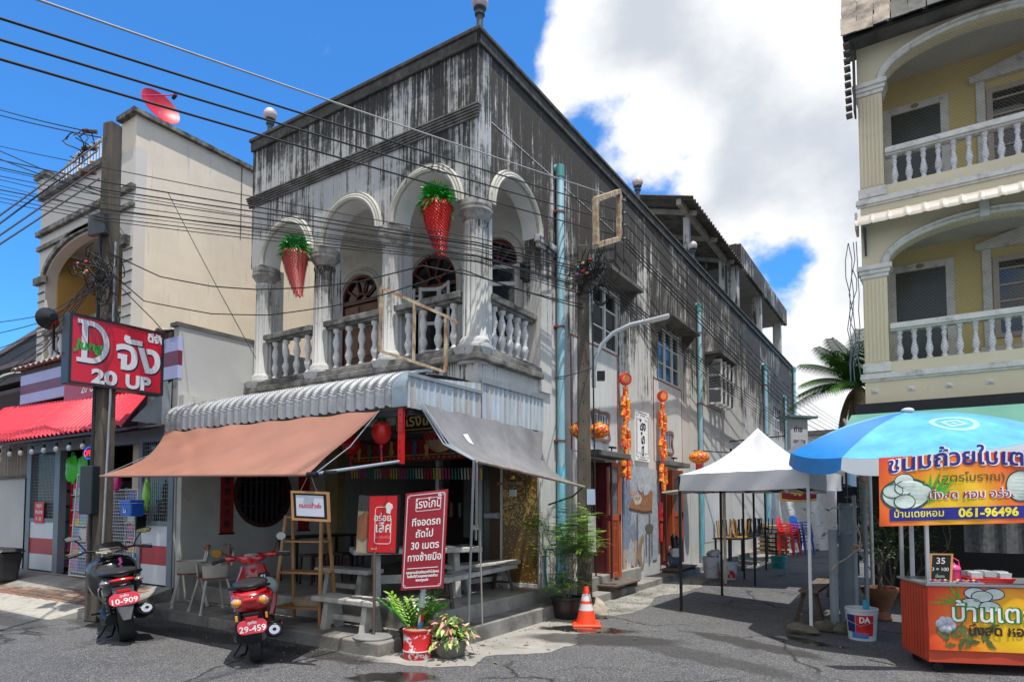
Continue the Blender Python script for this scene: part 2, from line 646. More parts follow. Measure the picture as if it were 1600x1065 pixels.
def mat_mold(name,paint,lo,hi,streak=7.0,amount=0.0,dark=(.020,.019,.018),lmax=.085,big=.075,stripe=.45):
 """painted render with black mould running down from the top; coverage grows between heights lo and hi"""
 m=bpy.data.materials.new(name)
 t=NT(m)
 v=t.pos()
 sep=t.node('ShaderNodeSeparateXYZ')
 t.l.new(v,sep.inputs[0])
 st=t.noise(t.pos(scale=(streak,streak,.42)),1.6,8,.68,.25)
 st2=t.noise(t.pos(scale=(streak*3.2,streak*3.2,.8)),1.5,5,.6)
 bl=t.noise(v,1.1,7,.7,.5)
 fine=t.noise(v,14,7,.75)
 lift=t.rng(sep.outputs[2],lo,hi,-.16,lmax)
 s=t.math('ADD',t.math('MULTIPLY',st,.62),t.math('MULTIPLY',st2,.22))
 s=t.math('ADD',s,t.math('MULTIPLY',bl,.34))
 s=t.math('ADD',s,t.math('MULTIPLY',fine,.16))
 s=t.math('ADD',s,lift)
 s=t.math('ADD',s,t.rng(t.noise(v,.55,4,.55,.4),.3,.7,-big,big))
 s=t.math('ADD',s,amount-.06)
 cov=t.rng(s,.59,.70,0,1)
 pc=t.mix(t.rng(t.noise(v,.8,6,.65),.35,.7),tuple(q*.86 for q in paint),tuple(min(1,q*1.08)for q in paint))
 pc=t.mix(t.rng(st2,.40,.66,0,stripe),pc,tuple(q*.62 for q in paint))
 grey=t.mix(t.rng(fine,.35,.7),(.185,.175,.158),(.088,.083,.074))
 c=t.mix(t.rng(cov,0,.45),pc,grey)
 c=t.mix(t.rng(cov,.38,.85),c,t.mix(t.rng(fine,.3,.7),dark,tuple(q*2.1 for q in dark)))
 c=t.mix(t.rng(t.noise(t.pos(scale=(streak*1.3,streak*1.3,.5),off=(3,5,9)),1.7,7,.7),.60,.68,0,.75),c,(.42,.42,.41))
 t.l.new(c,t.p.inputs['Base Color'])
 t.p.inputs['Roughness'].default_value=.88
 t.bump(t.math('ADD',t.math('MULTIPLY',fine,.6),t.math('MULTIPLY',st2,.4)),.45,.012)
 MATS[name]=m
 return m
M_ASPH=mat_asphalt()
M_MOLDF=mat_mold('mouldy_render_front',(.48,.48,.475),3.2,7.6,streak=11,amount=.006,lmax=.045,big=.05)
M_MOLDR=mat_mold('mouldy_render_side',(.58,.56,.52),2.9,6.1,streak=7.5,amount=.0,dark=(.028,.024,.019),lmax=.10,big=.075)
M_MOLDW=mat_mold('weathered_white_render',(.56,.555,.53),3.0,6.5,streak=8,amount=-.10)
M_CAP=mt('blackened_coping',(.07,.068,.062),.9,.5,9,.5,grime=.5)
M_STONE=mat_mold('weathered_column_white',(.50,.50,.48),3.9,6.4,streak=11,amount=-.005)
M_BALU=mt('painted_baluster',(.55,.55,.55),.5,.18,9,.2,grime=.22,gcol=(.07,.07,.065),gscale=9)
M_CONC=mt('pavement_concrete',(.25,.24,.215),.9,.3,2.2,.5,grime=.42,gcol=(.06,.056,.045),gscale=1.6)
M_STEP=mt('step_concrete',(.22,.21,.19),.85,.3,3,.4,grime=.45,gcol=(.04,.038,.032),gscale=2.5)
M_FLOOR=mt('polished_cement_floor',(.30,.28,.245),.45,.25,2,.15,grime=.3)
M_WET=mt('wet_asphalt',(.022,.020,.018),.12,.3,6,.12,spec=.6,fine=18)
M_DAMP=mt('damp_asphalt',(.040,.038,.036),.42,.4,5,.5,fine=60)
M_MOSS=mt('mossy_concrete',(.12,.12,.075),.95,.4,5,.6,grime=.3)
M_STEELG=mt('grey_painted_steel',(.22,.25,.27),.45,.15,6,.05,grime=.15)
M_BLACK=mt('black_plastic',(.009,.009,.010),.38,.2,8,.05,spec=.28)
M_CABLE=mt('cable_black',(.008,.008,.009),.6,.1,5)
M_WHITEP=mt('white_paint',(.62,.62,.61),.5,.1,6,.05,grime=.08)
M_DARKGL=mt('dark_window_glass',(.012,.014,.016),.06,.2,3,spec=.7)
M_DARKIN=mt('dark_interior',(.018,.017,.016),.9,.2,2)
M_RUST=mt('rusty_cream_steel',(.45,.37,.24),.7,.3,12,.3,grime=.55,gcol=(.22,.07,.02),gscale=7)
M_GALV=mt('galvanised_sheet',(.30,.33,.36),.38,.22,5,.1,metal=.35,grime=.25,gcol=(.12,.09,.06),gscale=2.5)
M_REDP=mt('red_paint',(.55,.012,.012),.4,.12,6,.05)
M_ORWOOD=mt('orange_brown_wood',(.36,.075,.022),.5,.25,3,.15,stretch=(9,9,1),grime=.15)
M_WOOD=mt('weathered_wood',(.13,.10,.078),.8,.35,3,.35,stretch=(6,2,8),grime=.35)
M_TAN=mt('varnished_light_wood',(.40,.20,.075),.5,.2,4,.1,stretch=(3,3,1))
M_GOLD=mt('gold_print',(.62,.40,.08),.4,.15,9)
M_WHITEL=mt('white_lettering',(.80,.80,.79),.5,.04,6)
M_BLKL=mt('black_lettering',(.012,.010,.010),.6,.05,6)
# ground
def blob(mb,cx,cy,rx,ry,z,n=44,seed=0,rough=.22,rot=0):
 rnd=random.Random(seed)
 ph=[rnd.uniform(0,6.28)for _ in range(8)]
 am=[rough*rnd.uniform(.25,1)/(k+1)**.8 for k in range(8)]
 pts=[]
 for i in range(n):
  t=2*math.pi*i/n
  r=1+sum(a*math.sin((k+2)*t+p)for k,(a,p)in enumerate(zip(am,ph)))
  x,y=rx*r*math.cos(t),ry*r*math.sin(t)
  pts.append((cx+x*math.cos(rot)-y*math.sin(rot),cy+x*math.sin(rot)+y*math.cos(rot),z))
 mb.add([(cx,cy,z)]+pts,[(0,1+i,1+(i+1)%n)for i in range(n)])
 return mb
mb=MB()
def road_z(x,y):
 return 0.0
mb.add([(-700,-700,-.02),(700,-700,-.02),(700,700,-.02),(-700,700,-.02)],[(0,1,2,3)])
solo(mb,'ground',mt('far_ground',(.11,.105,.095),.95,.3,.2,0),kind='structure')
mb=MB()
mb.add([(-90,-60,0),(60,-60,0),(60,90,0),(-90,90,0)],[(0,1,2,3)])
solo(mb,'road',M_ASPH,kind='structure')
mb=MB()
pts_in=[(-4.5,8.6),(-4.5,32)]
vs,fs=[],[]
rr=random.Random(3)
for i in range(60):
 y=8.55+i*.4
 vs+=[(-4.42,y,.004),(-3.72+.12*math.sin(i*.9)+rr.uniform(-.05,.05),y,.004)]
for i in range(59):fs.append((2*i,2*i+1,2*i+3,2*i+2))
mb.add(vs,fs)
solo(mb,'gutter_strip',M_CONC,kind='structure')
mb=MB()
outl=[(-4.95,4.7),(-4.2,4.85),(-3.75,5.15),(-3.9,5.6),(-3.45,6.0),(-3.35,6.6),(-3.6,7.1),(-3.4,7.4),(-3.9,7.75),(-4.1,8.3),(-4.45,8.5),(-4.45,5.9),(-5.0,5.5)]
fine=[]
for i,p in enumerate(outl):
 q=outl[(i+1)%len(outl)]
 for k in range(6):
  t=k/6
  fine.append((p[0]+(q[0]-p[0])*t+rr.uniform(-.03,.03),p[1]+(q[1]-p[1])*t+rr.uniform(-.03,.03)))
mb.plate(frame((0,0,.008),(1,0,0),(0,1,0)),fine,.006)
solo(mb,'concrete_apron',mat_apron(),kind='structure')
mb=MB()
y=8.6
while y<33:
 L=rr.uniform(1.4,2.2)
 mb.box(-4.78,-4.42,y,y+L-.012,-.02,.125+rr.uniform(-.008,.008))
 y+=L
solo(mb,'kerb',M_STEP,kind='structure',bevel=.012)
mb=MB()
for x0,x1,z in((-9.5,-7.9,.15),(-7.88,-6.5,.135),(-6.48,-4.80,.145)):
 mb.box(x0,x1,4.9,5.62,-.02,z)
solo(mb,'pavement_slab',M_STEP,kind='structure',bevel=.015)
mb=MB()
mb.box(-9.45,-4.66,5.62,12,-.02,.37)
solo(mb,'terrace',M_FLOOR,kind='structure',bevel=.015)
mb=MB()
mb.box(-4.66,-4.36,5.7,8.45,-.02,.19)
solo(mb,'step',M_STEP,kind='structure',bevel=.012)
mb=MB()
mb.hexa([(-30,3.75,-.02),(-9.55,4.55,-.02),(-9.55,5.36,-.02),(-30,5.36,-.02),(-30,3.75,.12),(-9.55,4.55,.12),(-9.55,5.36,.34),(-30,5.36,.34)])
walk=solo(mb,'pavement',M_CONC,kind='structure')
M_TILE=[mt('brown_tile_%d'%i,c,.7,.3,5,.2,grime=.3)for i,c in enumerate([(.17,.095,.06),(.24,.16,.11),(.12,.085,.065)])]
tiles=[mesh_of(MB().box(-.148,.148,-.046,.046,0,.014),'tile',m)for m in M_TILE]
def wz(x,y):
 k=(x+30)/20.45
 y0=3.75+.8*k
 return.12+.22*(y-y0)/(5.36-y0)
x=-15.0
nt=0
while x<-9.9:
 y=4.28+(x+15)*.03
 j=0
 while y<5.28 and nt<296:
  z=wz(x,y)
  o=inst(tiles[rr.choice((0,0,1,2))],'tile',walk,Matrix.Translation((x+(j%2)*.15,y,z-.004))@Matrix.Rotation(math.atan(.2),4,'X'))
  y+=.102
  j+=1
  nt+=1
 x+=.302
mb=MB()
mb.hexa([(-30,3.52,-.02),(-9.6,4.34,-.02),(-9.6,4.55,-.02),(-30,3.73,-.02),(-30,3.55,.11),(-9.6,4.36,.11),(-9.6,4.55,.13),(-30,3.73,.13)])
mb.hexa([(-16,3.95,-.02),(-10.3,4.0,-.02),(-10.0,4.34,-.02),(-16,4.2,-.02),(-16,3.98,.02),(-10.4,4.03,.02),(-10.0,4.34,.11),(-16,4.1,.11)])
solo(mb,'road_edge_kerb',mt('pale_kerb_concrete',(.36,.34,.30),.95,.3,3,.7,grime=.35,gcol=(.10,.095,.08),gscale=3,fine=25),kind='structure')
# the coffee shop's corner building
XR,YF,XL,ZT,YI=-4.78,6.62,-9.6,7.87,8.30
FF=frame((0,YF,0),(1,0,0))
FR=frame((XR,0,0),(0,1,0))
shop=thing('corner_shophouse','two storey shophouse with mould blackened walls and arched white balcony on the corner','building',(-7.2,19,0))
def arc(c,r,z,rz=None,n=20,a0=180,a1=0):
 rz=r if rz is None else rz
 return[(c+r*math.cos(R_(a0+(a1-a0)*i/n)),z+rz*math.sin(R_(a0+(a1-a0)*i/n)))for i in range(n+1)]
CX_=[-9.42,-7.93,-6.44,-4.95]
SP=5.65
archF=[((CX_[i]+CX_[i+1])/2,.565)for i in range(3)]
archS=(7.575,.595)
poly=[(XL,SP)]
for c,r in archF:poly+=arc(c,r,SP)
poly+=[(XR,SP),(XR,ZT),(XL,ZT)]
build(MB().plate(FF,poly,.30),'wall',M_MOLDF,shop)
def rect(a0,a1,b0,b1):return[(a0,b0),(a1,b0),(a1,b1),(a0,b1)]
WIN=[(10.1,11.25,4.45,5.62),(13.45,15.0,4.38,5.62),(17.3,18.7,4.3,5.6)]
WARCH=[(26.6,28.1,4.2,5.5)]
DOOR=[(9.85,10.54,.27,2.40),(13.42,14.15,.27,2.42)]
poly=[(8.2,0),(32,0),(32,ZT+.05),(6.92,ZT),(6.92,SP),(6.98,SP)]+arc(archS[0],archS[1],SP)[1:]+[(8.17,3.3),(8.2,3.3)]
poly=poly[::1]
holes=[rect(*q)for q in WIN+WARCH+DOOR]
build(MB().plate(FR,poly,.25,holes),'side_wall',M_MOLDR,shop)
panels=MB()
edge=MB()
for a0,a1,b0,b1 in((9.25,11.12,2.5,4.40),(13.1,15.0,2.55,4.33),(16.8,18.6,.6,4.25)):
 panels.fbox(FR,a0,a1,b0,b1,.0,.006)
 for r in((a0-.02,a1+.02,b1,b1+.025),(a1,a1+.02,b0,b1),(a0-.02,a0,b0,b1)):
  edge.fbox(FR,r[0],r[1],r[2],r[3],.0,.012)
each(panels,'painted_panel',mat_mold('pale_panel_paint',(.60,.60,.58),3.5,9,streak=4,amount=-.16),shop)
each(edge,'panel_edging',mt('red_brown_edging',(.22,.05,.03),.7,.3,9),shop)
pm=MB()
for a0,a1 in((8.18,8.52),(11.5,12.9),(15.6,16.4),(21.2,21.6),(25.0,25.4)):
 pm.fbox(FR,a0,a1,(0 if a0>8.6 else 3.3),(ZT-.32 if a0>8.6 else SP-.1),-.02,.018 if a0>8.6 else.04)
each(pm,'pilaster',M_MOLDR,shop)
mb=MB()
mb.fbox(FR,8.05,8.62,SP-.1,SP,0,.09)
mb.fbox(FR,8.1,8.58,SP-.16,SP-.1,0,.06)
build(mb,'pilaster_capital',M_STONE,shop,bevel=.01)
mb=MB()
mb.box(XL-.04,XR+.07,YF-.07,YF+.36,ZT,ZT+.06)
mb.box(XL-.02,XR+.04,YF-.045,YF,ZT-.16,ZT)
mb.box(XR-.3,XR+.07,YF+.36,32.05,ZT+.003,ZT+.062)
mb.box(XR,XR+.04,YF-.045,32,ZT-.155,ZT+.002)
build(mb,'coping',M_CAP,shop,bevel=.012)
mb=MB()
for k in range(5):
 z=6.72+k*.034
 mb.fbox(FF,XL-.05-.004*k,XR+.02+.008*k,z,z+.022,-.001,.035+.012*k)
each(mb,'cornice',mt('dark_cornice',(.15,.145,.135),.9,.4,9,.4,grime=.5),shop)
mb=MB()
mb.fbox(FR,6.93,31,6.80,6.812,0,.006)
build(mb,'string_line',M_MOLDW,shop)
mb=MB()
mb.box(XL,XL+.035,YF+.31,32,0,3.46)
mb.box(XL,XL+.035,YI,32,3.465,ZT)
mb.box(XL,XL+.12,YF+.31,YI,6.2,ZT)
mb.box(XL,XL+.12,YF+.6,YI,3.66,4.3)
mb.box(XL+.2,XR-.26,31.8,32,0,ZT)
each(mb,'party_wall',M_MOLDF,shop)
mb=MB()
mb.box(XL+.21,XR-.26,YF+.31,31.7,6.95,7.1)
build(mb,'roof',M_STEP,shop)
mb=MB()
mb.box(XL+.21,XR-.04,YF+.05,YI+.2,6.32,6.40)
build(mb,'balcony_ceiling',mt('ceiling_white',(.66,.66,.64),.8,.1,3),shop)
mb=MB()
mb.box(XL+.21,XR-.02,YF+.02,12,3.28,3.46)
mb.box(XL+.25,XR-.26,12,31.7,3.28,3.46)
each(mb,'floor_slab',mt('soffit_paint',(.30,.29,.27),.8,.15,3),shop)
mb=MB()
mb.fbox(FF,XL,XR,2.75,3.47,-.15,.0)
mb.fbox(FR,YF+.155,8.19,2.75,3.47,-.15,-.002)
build(mb,'fascia',mat_mold('streaked_fascia',(.60,.59,.55),3.10,3.85,streak=9,amount=-.01),shop)
mb=MB()
mb.box(XL-.03,XR+.10,YF-.12,YF+.34,3.47,3.56)
mb.box(XL,XR+.06,YF-.08,YF+.34,3.562,3.65)
mb.box(XR-.3,XR+.10,YF+.345,8.19,3.47,3.56)
mb.box(XR-.3,XR+.06,YF+.345,8.19,3.562,3.65)
build(mb,'ledge',mt('mossy_ledge',(.22,.21,.19),.9,.4,6,.5,grime=.6,gcol=(.035,.034,.03),gscale=4),shop,bevel=.015)
mb=MB()
for x in CX_:mb.cyl((x,YF+.12,3.44),(x,YF+.12,3.655),.20,.27,20)
each(mb,'corbel',M_MOLDF,shop,smooth=40)
def flute(k,z):return 1-.10*(1 if k%4 in(1,2)else 0)if.16<z<1.62 else 1
prof=[(.245,0),(.245,.06),(.215,.075),(.215,.12),(.19,.15),(.178,.17),(.172,1.0),(.160,1.61),(.160,1.66),(.172,1.68),(.172,1.71),(.165,1.73),(.175,1.78),(.215,1.84),(.235,1.86),(.235,1.89),(.21,1.90),(.225,1.93),(.225,2.0)]
colm=mesh_of(MB().lathe(prof[:12]+[(.1,1.66)],(0,0,0),64,flute=flute),'column',M_STONE,50)
capm=mesh_of(MB().lathe([(.12,1.655)]+prof[12:],(0,0,0),40),'capital',mt('weathered_capital',(.34,.33,.31),.9,.4,8,.12,grime=.4,gcol=(.07,.065,.06),gscale=7),24)
for x in CX_:
 inst(colm,'column',shop,Matrix.Translation((x,YF+.18,3.65)))
 inst(capm,'capital',shop,Matrix.Translation((x,YF+.18,3.65)))
mb=MB()
for x in CX_[:3]:
 mb.box(x-.15,x+.15,YF+.2,YF+.42,3.65,SP)
mb.box(XR-.35,XR-.05,YF+.32,YF+.40,3.65,SP)
each(mb,'pier_return',M_MOLDW,shop)
prof2=[(-.01,0),(-.01,.04),(.02,.06),(.045,.04),(.055,.048),(.085,.036),(.10,.042),(.115,0)]
am=MB()
for c,r in archF:am.sweep(FF,arc(c,r+.005,SP,n=28,a0=0,a1=180)[::-1],prof2)
each(am,'arch_moulding',mat_mold('arch_paint',(.50,.485,.42),4.6,7.4,streak=9,amount=-.075),shop,smooth=35)
am=MB()
am.sweep(FR,arc(archS[0],archS[1]+.005,SP,n=28)[::1],prof2)
each(am,'arch_moulding',MATS['arch_paint'],shop,smooth=35)
for c,r in archF:build(MB().sweep(FF,arc(c,r,SP,n=28,a0=0,a1=180)[::-1],[(-.014,-.005),(-.014,-.31),(-.002,-.31),(-.002,-.005)]),'arch_soffit',MATS['ceiling_white'],shop,smooth=35)
build(MB().sweep(FR,arc(archS[0],archS[1],SP,n=28),[(-.014,-.005),(-.014,-.26),(-.002,-.26),(-.002,-.005)]),'arch_soffit',MATS['ceiling_white'],shop,smooth=35)
bprof=[(.055,0),(.055,.03),(.038,.045),(.03,.08),(.05,.13),(.062,.18),(.05,.23),(.032,.27),(.04,.29),(.032,.31),(.052,.37),(.058,.42),(.045,.48),(.03,.53),(.03,.56),(.052,.58),(.055,.60),(.055,.63)]
balm=mesh_of(MB().lathe(bprof,(0,0,0),14),'baluster',M_BALU,45)
rl=MB()
for i in range(3):
 x0,x1=CX_[i]+.17,CX_[i+1]-.17
 rl.box(x0-.02,x1+.02,YF+.02,YF+.26,4.37,4.46)
 rl.box(x0,x1,YF+.06,YF+.22,4.335,4.37)
 n=4
 for k in range(n):
  inst(balm,'baluster',shop,Matrix.Translation((x0+(k+.62)*(x1-x0)/(n+.2),YF+.14,3.70)))
 rl.box(x0,x1,YF+.04,YF+.24,3.652,3.705)
rl.box(XR-.24,XR+.0,6.99,8.16,4.37,4.46)
rl.box(XR-.2,XR-.04,6.99,8.16,4.335,4.37)
rl.box(XR-.22,XR-.02,6.99,8.16,3.652,3.705)
for k in range(5):inst(balm,'baluster',shop,Matrix.Translation((XR-.12,7.16+k*.205,3.70)))
each(rl,'handrail',mt('stained_rail',(.20,.195,.18),.9,.4,7,.4,grime=.6,gscale=5),shop,bevel=.012)
FI=frame((0,YI,0),(1,0,0))
def archop(c,hw,z0,sp,n=16):return[(c-hw,z0),(c+hw,z0)]+arc(c,hw,sp,n=n,a0=0,a1=180)[0:]
OPEN=[(-8.72,.50,3.66,5.40),(-6.98,.56,4.15,5.35),(-5.68,.46,4.15,5.42)]
build(MB().plate(FI,rect(XL+.21,XR-.26,3.3,6.45),.15,[archop(*q)for q in OPEN]),'inner_wall',mt('inner_wall_white',(.66,.66,.62),.8,.12,2,.1,grime=.15,gcol=(.2,.2,.18)),shop)
am=MB()
for c,hw,z0,sp in OPEN:
 am.sweep(FI,([(c+hw+.01,z0)]+arc(c,hw+.01,sp,n=20,a0=0,a1=180)+[(c-hw-.01,z0)])[::-1],[(0,0),(0,.04),(.05,.05),(.07,.03),(.10,.04),(.12,0)])
each(am,'door_surround',mt('surround_white',(.52,.51,.46),.6,.1,5),shop,smooth=35)
M_REDW=mt('red_brown_window_wood',(.14,.028,.018),.45,.2,6)
for i,(c,hw,z0,sp)in enumerate(OPEN):
 w_=build(MB().plate(frame((0,YI+.08,0),(1,0,0)),archop(c,hw+.02,z0,sp),.01),'fanlight',M_DARKGL,shop)
 fm=MB()
 fr_=frame((0,YI+.07,0),(1,0,0))
 fm.sweep(fr_,([(c+hw,z0)]+arc(c,hw,sp,n=20,a0=0,a1=180)+[(c-hw,z0)]),[(0,0),(0,.05),(.045,.05),(.045,0)])
 fm.fbox(fr_,c-hw,c+hw,sp-.03,sp+.03,0,.045)
 for a in(36,72,108,144):
  p,q=fr_(c,sp,.025),fr_(c+hw*math.cos(R_(a)),sp+hw*math.sin(R_(a)),.025)
  fm.bar(p+(q-p)*.3,q,.03,.03)
 fm.sweep(fr_,arc(c,hw*.32,sp,n=12,a0=0,a1=180),[(0,0),(0,.04),(.03,.04),(.03,0)])
 build(fm,'window_frame',M_REDW,w_)
 if i==0:
  dm=MB().fbox(fr_,c-hw+.02,c+hw-.02,z0,sp-.05,-.02,.02)
  d_=build(dm,'door',mt('carved_brown_door',(.10,.035,.015),.45,.3,9,.3,stretch=(6,6,1)),shop,bevel=.006)
  pm=MB()
  for s in(-1,1):
   for zz in(3.8,4.35,4.9):
    pm.fbox(fr_,c+s*.24-.18,c+s*.24+.18,zz,zz+.42,.02,.035)
  pm.sweep(fr_,[(c-.4,4.95),(c-.2,5.2),(c,5.0),(c+.2,5.2),(c+.4,4.95)],[(0,.03),(0,.05),(.025,.05),(.025,.03)])
  each(pm,'door_panel',mt('carved_brown_panel',(.15,.055,.022),.4,.3,9,.3),d_,bevel=.006)
 else:
  nl=3 if i==1 else 2
  wd=2*hw/nl
  for k in range(nl):
   hinge=fr_(c-hw+(k+(0 if k%2==0 else 1))*wd,0,.06)
   ang=R_(28 if k%2==0 else-28)
   dr=V((math.cos(ang)*(1 if k%2==0 else-1),-abs(math.sin(ang)),0))
   lf=frame(hinge,dr)
   sm=MB()
   sm.fbox(lf,0,.055,z0+.02,sp-.04,-.015,.015)
   sm.fbox(lf,wd-.055,wd-.005,z0+.02,sp-.04,-.015,.015)
   for zz in(z0+.02,z0+.5,sp-.38,sp-.11):
    sm.fbox(lf,.055,wd-.055,zz,zz+.06,-.013,.013)
   sh=build(sm,'window_sash',M_WHITEP,shop,bevel=.003)
   build(MB().fbox(lf,.05,wd-.05,z0+.06,sp-.08,-.003,.003),'pane',M_DARKGL,sh)
mb=MB()
mb.box(-5.06,-5.0,8.10,8.28,5.05,5.3)
mb.cyl((-4.98,8.15,5.0),(-4.98,8.15,5.22),.055,.06,10)
mb.cyl((-4.98,8.15,5.22),(-4.98,8.15,5.3),.08,.02,10)
build(mb,'wall_lamp',M_BLACK,shop)
mb=MB()
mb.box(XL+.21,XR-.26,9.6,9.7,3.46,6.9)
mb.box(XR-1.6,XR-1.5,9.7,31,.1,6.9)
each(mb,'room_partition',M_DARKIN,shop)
# side wall windows with concrete hoods
hood=MB()
gl=MB()
for i,(a0,a1,b0,b1)in enumerate(WIN):
 wf=MB()
 n=2 if i==0 else 3
 wf.fbox(FR,a0,a1,b0,b0+.05,-.10,-.03)
 wf.fbox(FR,a0,a1,b1-.05,b1,-.10,-.03)
 W=(a1-a0)/n
 for k in range(n+1):
  c=a0+k*W
  wf.fbox(FR,max(a0,c-.035),min(a1,c+.035),b0+.05,b1-.05,-.10,-.03)
 if i<2:
  for k in range(n):
   for j in(1,2):
    z=b0+(b1-b0)*j/3
    wf.fbox(FR,a0+k*W+.035,a0+(k+1)*W-.035,z-.014,z+.014,-.085,-.05)
 f_=build(wf,'window_frame',M_WHITEP,shop)
 build(MB().fbox(FR,a0,a1,b0,b1,-.075,-.068),'pane',M_DARKGL,f_)
 t=b1+.05
 hood.fbox(FR,a0-.22,a1+.25,t,t+.07,0,.42)
 hood.hexa([FR(a0-.15,t-.30,0),FR(a0-.09,t-.30,0),FR(a0-.09,t-.30,.02),FR(a0-.15,t-.30,.02),FR(a0-.15,t,0),FR(a0-.09,t,0),FR(a0-.09,t,.36),FR(a0-.15,t,.36)])
 hood.hexa([FR(a1+.10,t-.38,0),FR(a1+.16,t-.38,0),FR(a1+.16,t-.38,.02),FR(a1+.10,t-.38,.02),FR(a1+.10,t,0),FR(a1+.16,t,0),FR(a1+.16,t,.36),FR(a1+.10,t,.36)])
each(hood,'window_hood',mt('hood_concrete',(.13,.125,.115),.9,.4,6,.4,grime=.5),shop)
for k in range(4):
 c=17.32+k*.44
 lf=frame(FR(c,0,-.02),V((.92,.38,0)))
 sm=MB()
 for r in((0,.05),(.36,.41)):sm.fbox(lf,r[0],r[1],4.33,5.56,-.015,.015)
 for zz in(4.33,4.72,5.10,5.51):sm.fbox(lf,.05,.36,zz,zz+.05,-.013,.013)
 sh=build(sm,'open_casement',M_WHITEP,shop)
 build(MB().fbox(lf,.04,.37,4.36,5.53,-.003,.003),'pane',M_DARKGL,sh)
a0,a1,b0,b1=WARCH[0]
wf=MB()
for k in range(4):wf.fbox(FR,a0+k*(a1-a0)/3-.03,a0+k*(a1-a0)/3+.03,b0,b1,-.1,-.04)
for k in range(4):wf.fbox(FR,a0,a1,b0+k*(b1-b0)/3-.02,b0+k*(b1-b0)/3+.02,-.09,-.05)
f_=build(wf,'window_frame',M_WHITEP,shop)
build(MB().fbox(FR,a0,a1,b0,b1,-.08,-.072),'pane',M_DARKGL,f_)
# drain pipes
M_PIPE=mt('pale_blue_pipe',(.22,.42,.50),.45,.25,4,.1,stretch=(3,3,.6),grime=.4,gcol=(.35,.36,.33),gscale=4)
M_PIPEB=mt('flaking_blue_pipe',(.12,.42,.55),.5,.3,4,.1,stretch=(3,3,.6),grime=.45,gcol=(.32,.31,.26),gscale=5)
M_PIPEG=mt('green_pipe_fitting',(.07,.27,.25),.5,.2,5)
for y,zt,r in((8.74,6.98,.062),(16.3,6.78,.06),(24.6,6.75,.075),(28.9,6.2,.05),(31.2,7.85,.075)):
 x=XR+.02+r
 low=.15
 p_=build(MB().tube([(XR-.05,y,zt),(x-.02,y,zt),(x,y,zt-.04),(x,y,2.2)],r,14),'drain_pipe',M_PIPE,shop,smooth=50)
 build(MB().cyl((x,y,2.2),(x,y,low),r*1.08,r*1.08,14),'lower_pipe',M_PIPEB,p_,smooth=50)
 build(MB().cyl((x,y,zt-.17),(x,y,zt+.03),r*1.2,r*1.1,14),'pipe_elbow',M_PIPEG,p_,smooth=50)
 cl=MB()
 for z in(zt-.75,zt-2.6,zt-4.4):
  cl.cyl((x,y,z),(x,y,z+.03),r*1.12,r*1.12,14)
  cl.box(XR,x,y-r-.03,y+r+.03,z,z+.03)
 each(cl,'pipe_clamp',mt('rusty_clamp',(.18,.05,.03),.7,.2,9),p_)
 # doorways on the side street: lintels, frames, steps, leaves
for i,(a0,a1,b0,b1)in enumerate(DOOR):
 build(MB().fbox(FR,a0-.18,a1+.52,b1+.03,b1+.13,-.02,.30),'door_hood',MATS['hood_concrete'],shop,bevel=.01)
 fm=MB()
 for r in((a0,a0+.05,b0,b1),(a1-.05,a1,b0,b1),(a0+.05,a1-.05,b1-.05,b1)):fm.fbox(FR,*r,-.2,.012)
 f_=build(fm,'door_frame',M_ORWOOD if i else mt('maroon_door_frame',(.09,.012,.015),.5,.2,5),shop)
 for s,dr,wd in((0,V((.55,.83,0)),.32),(1,V((.92,-.35,0)),.40)):
  if s==1 and i==0:hx=a1-.02;dr=V((.93,-.05,0));wd=.14
  elif s==1:hx=a0;dr=V((.9,-.3,0));wd=.16
  else:hx=a1
  lf=frame(FR(hx,0,.02),dr)
  h0,h1=b0+.02,b1-.04
  mid=h0+(h1-h0)*.52
  dm=MB()
  st=min(.07,wd*.25)
  for r in((0,st,h0,h1),(wd-st,wd,h0,h1),(st,wd-st,h0,h0+.10),(st,wd-st,mid-.05,mid+.05),(st,wd-st,h1-.08,h1)):
   dm.fbox(lf,r[0],r[1],r[2],r[3],-.018,.018)
  if s==0:
   for k in range(6):
    c=st+(wd-2*st)*(k+.5)/6
    dm.fbox(lf,c-.010,c+.010,h0+.10,mid-.05,-.010,.010)
   for z in(h0+.22,mid-.2):dm.fbox(lf,st,wd-st,z,z+.018,-.008,.008)
  d_=build(dm,'door_leaf',M_ORWOOD if s==0 else MATS.get('maroon_door_frame'),shop,bevel=.003)
  if s==0:
   build(MB().fbox(lf,st,wd-st,mid+.05,h1-.08,-.004,.004),'pane',mt('reflecting_door_glass',(.10,.10,.11),.08,.5,4,spec=.8),d_)
   build(MB().cbox(lf(wd-.03,mid,.03),.02,.02,.12),'handle',M_BLACK,d_)
   # ground floor front: opening, posts, green tiles, gold mosaic
def ix(px,y=800):return at(px,y,Y=YI).x
M_MOSA=bpy.data.materials.new('gold_mosaic')
t=NT(M_MOSA)
v=t.pos(scale=(1,1,1))
sp_=t.node('ShaderNodeVectorMath',operation='SCALE');sp_.inputs['Scale'].default_value=42
t.l.new(v,sp_.inputs[0])
fl=t.node('ShaderNodeVectorMath',operation='FLOOR');t.l.new(sp_.outputs[0],fl.inputs[0])
wh=t.node('ShaderNodeTexWhiteNoise');t.l.new(fl.outputs[0],wh.inputs[0])
fc=t.node('ShaderNodeVectorMath',operation='FRACTION');t.l.new(sp_.outputs[0],fc.inputs[0])
sx=t.node('ShaderNodeSeparateXYZ');t.l.new(fc.outputs[0],sx.inputs[0])
zz=t.node('ShaderNodeSeparateXYZ');t.l.new(v,zz.inputs[0])
gx=t.math('GREATER_THAN',sx.outputs[0],.14)
gz=t.math('GREATER_THAN',sx.outputs[2],.14)
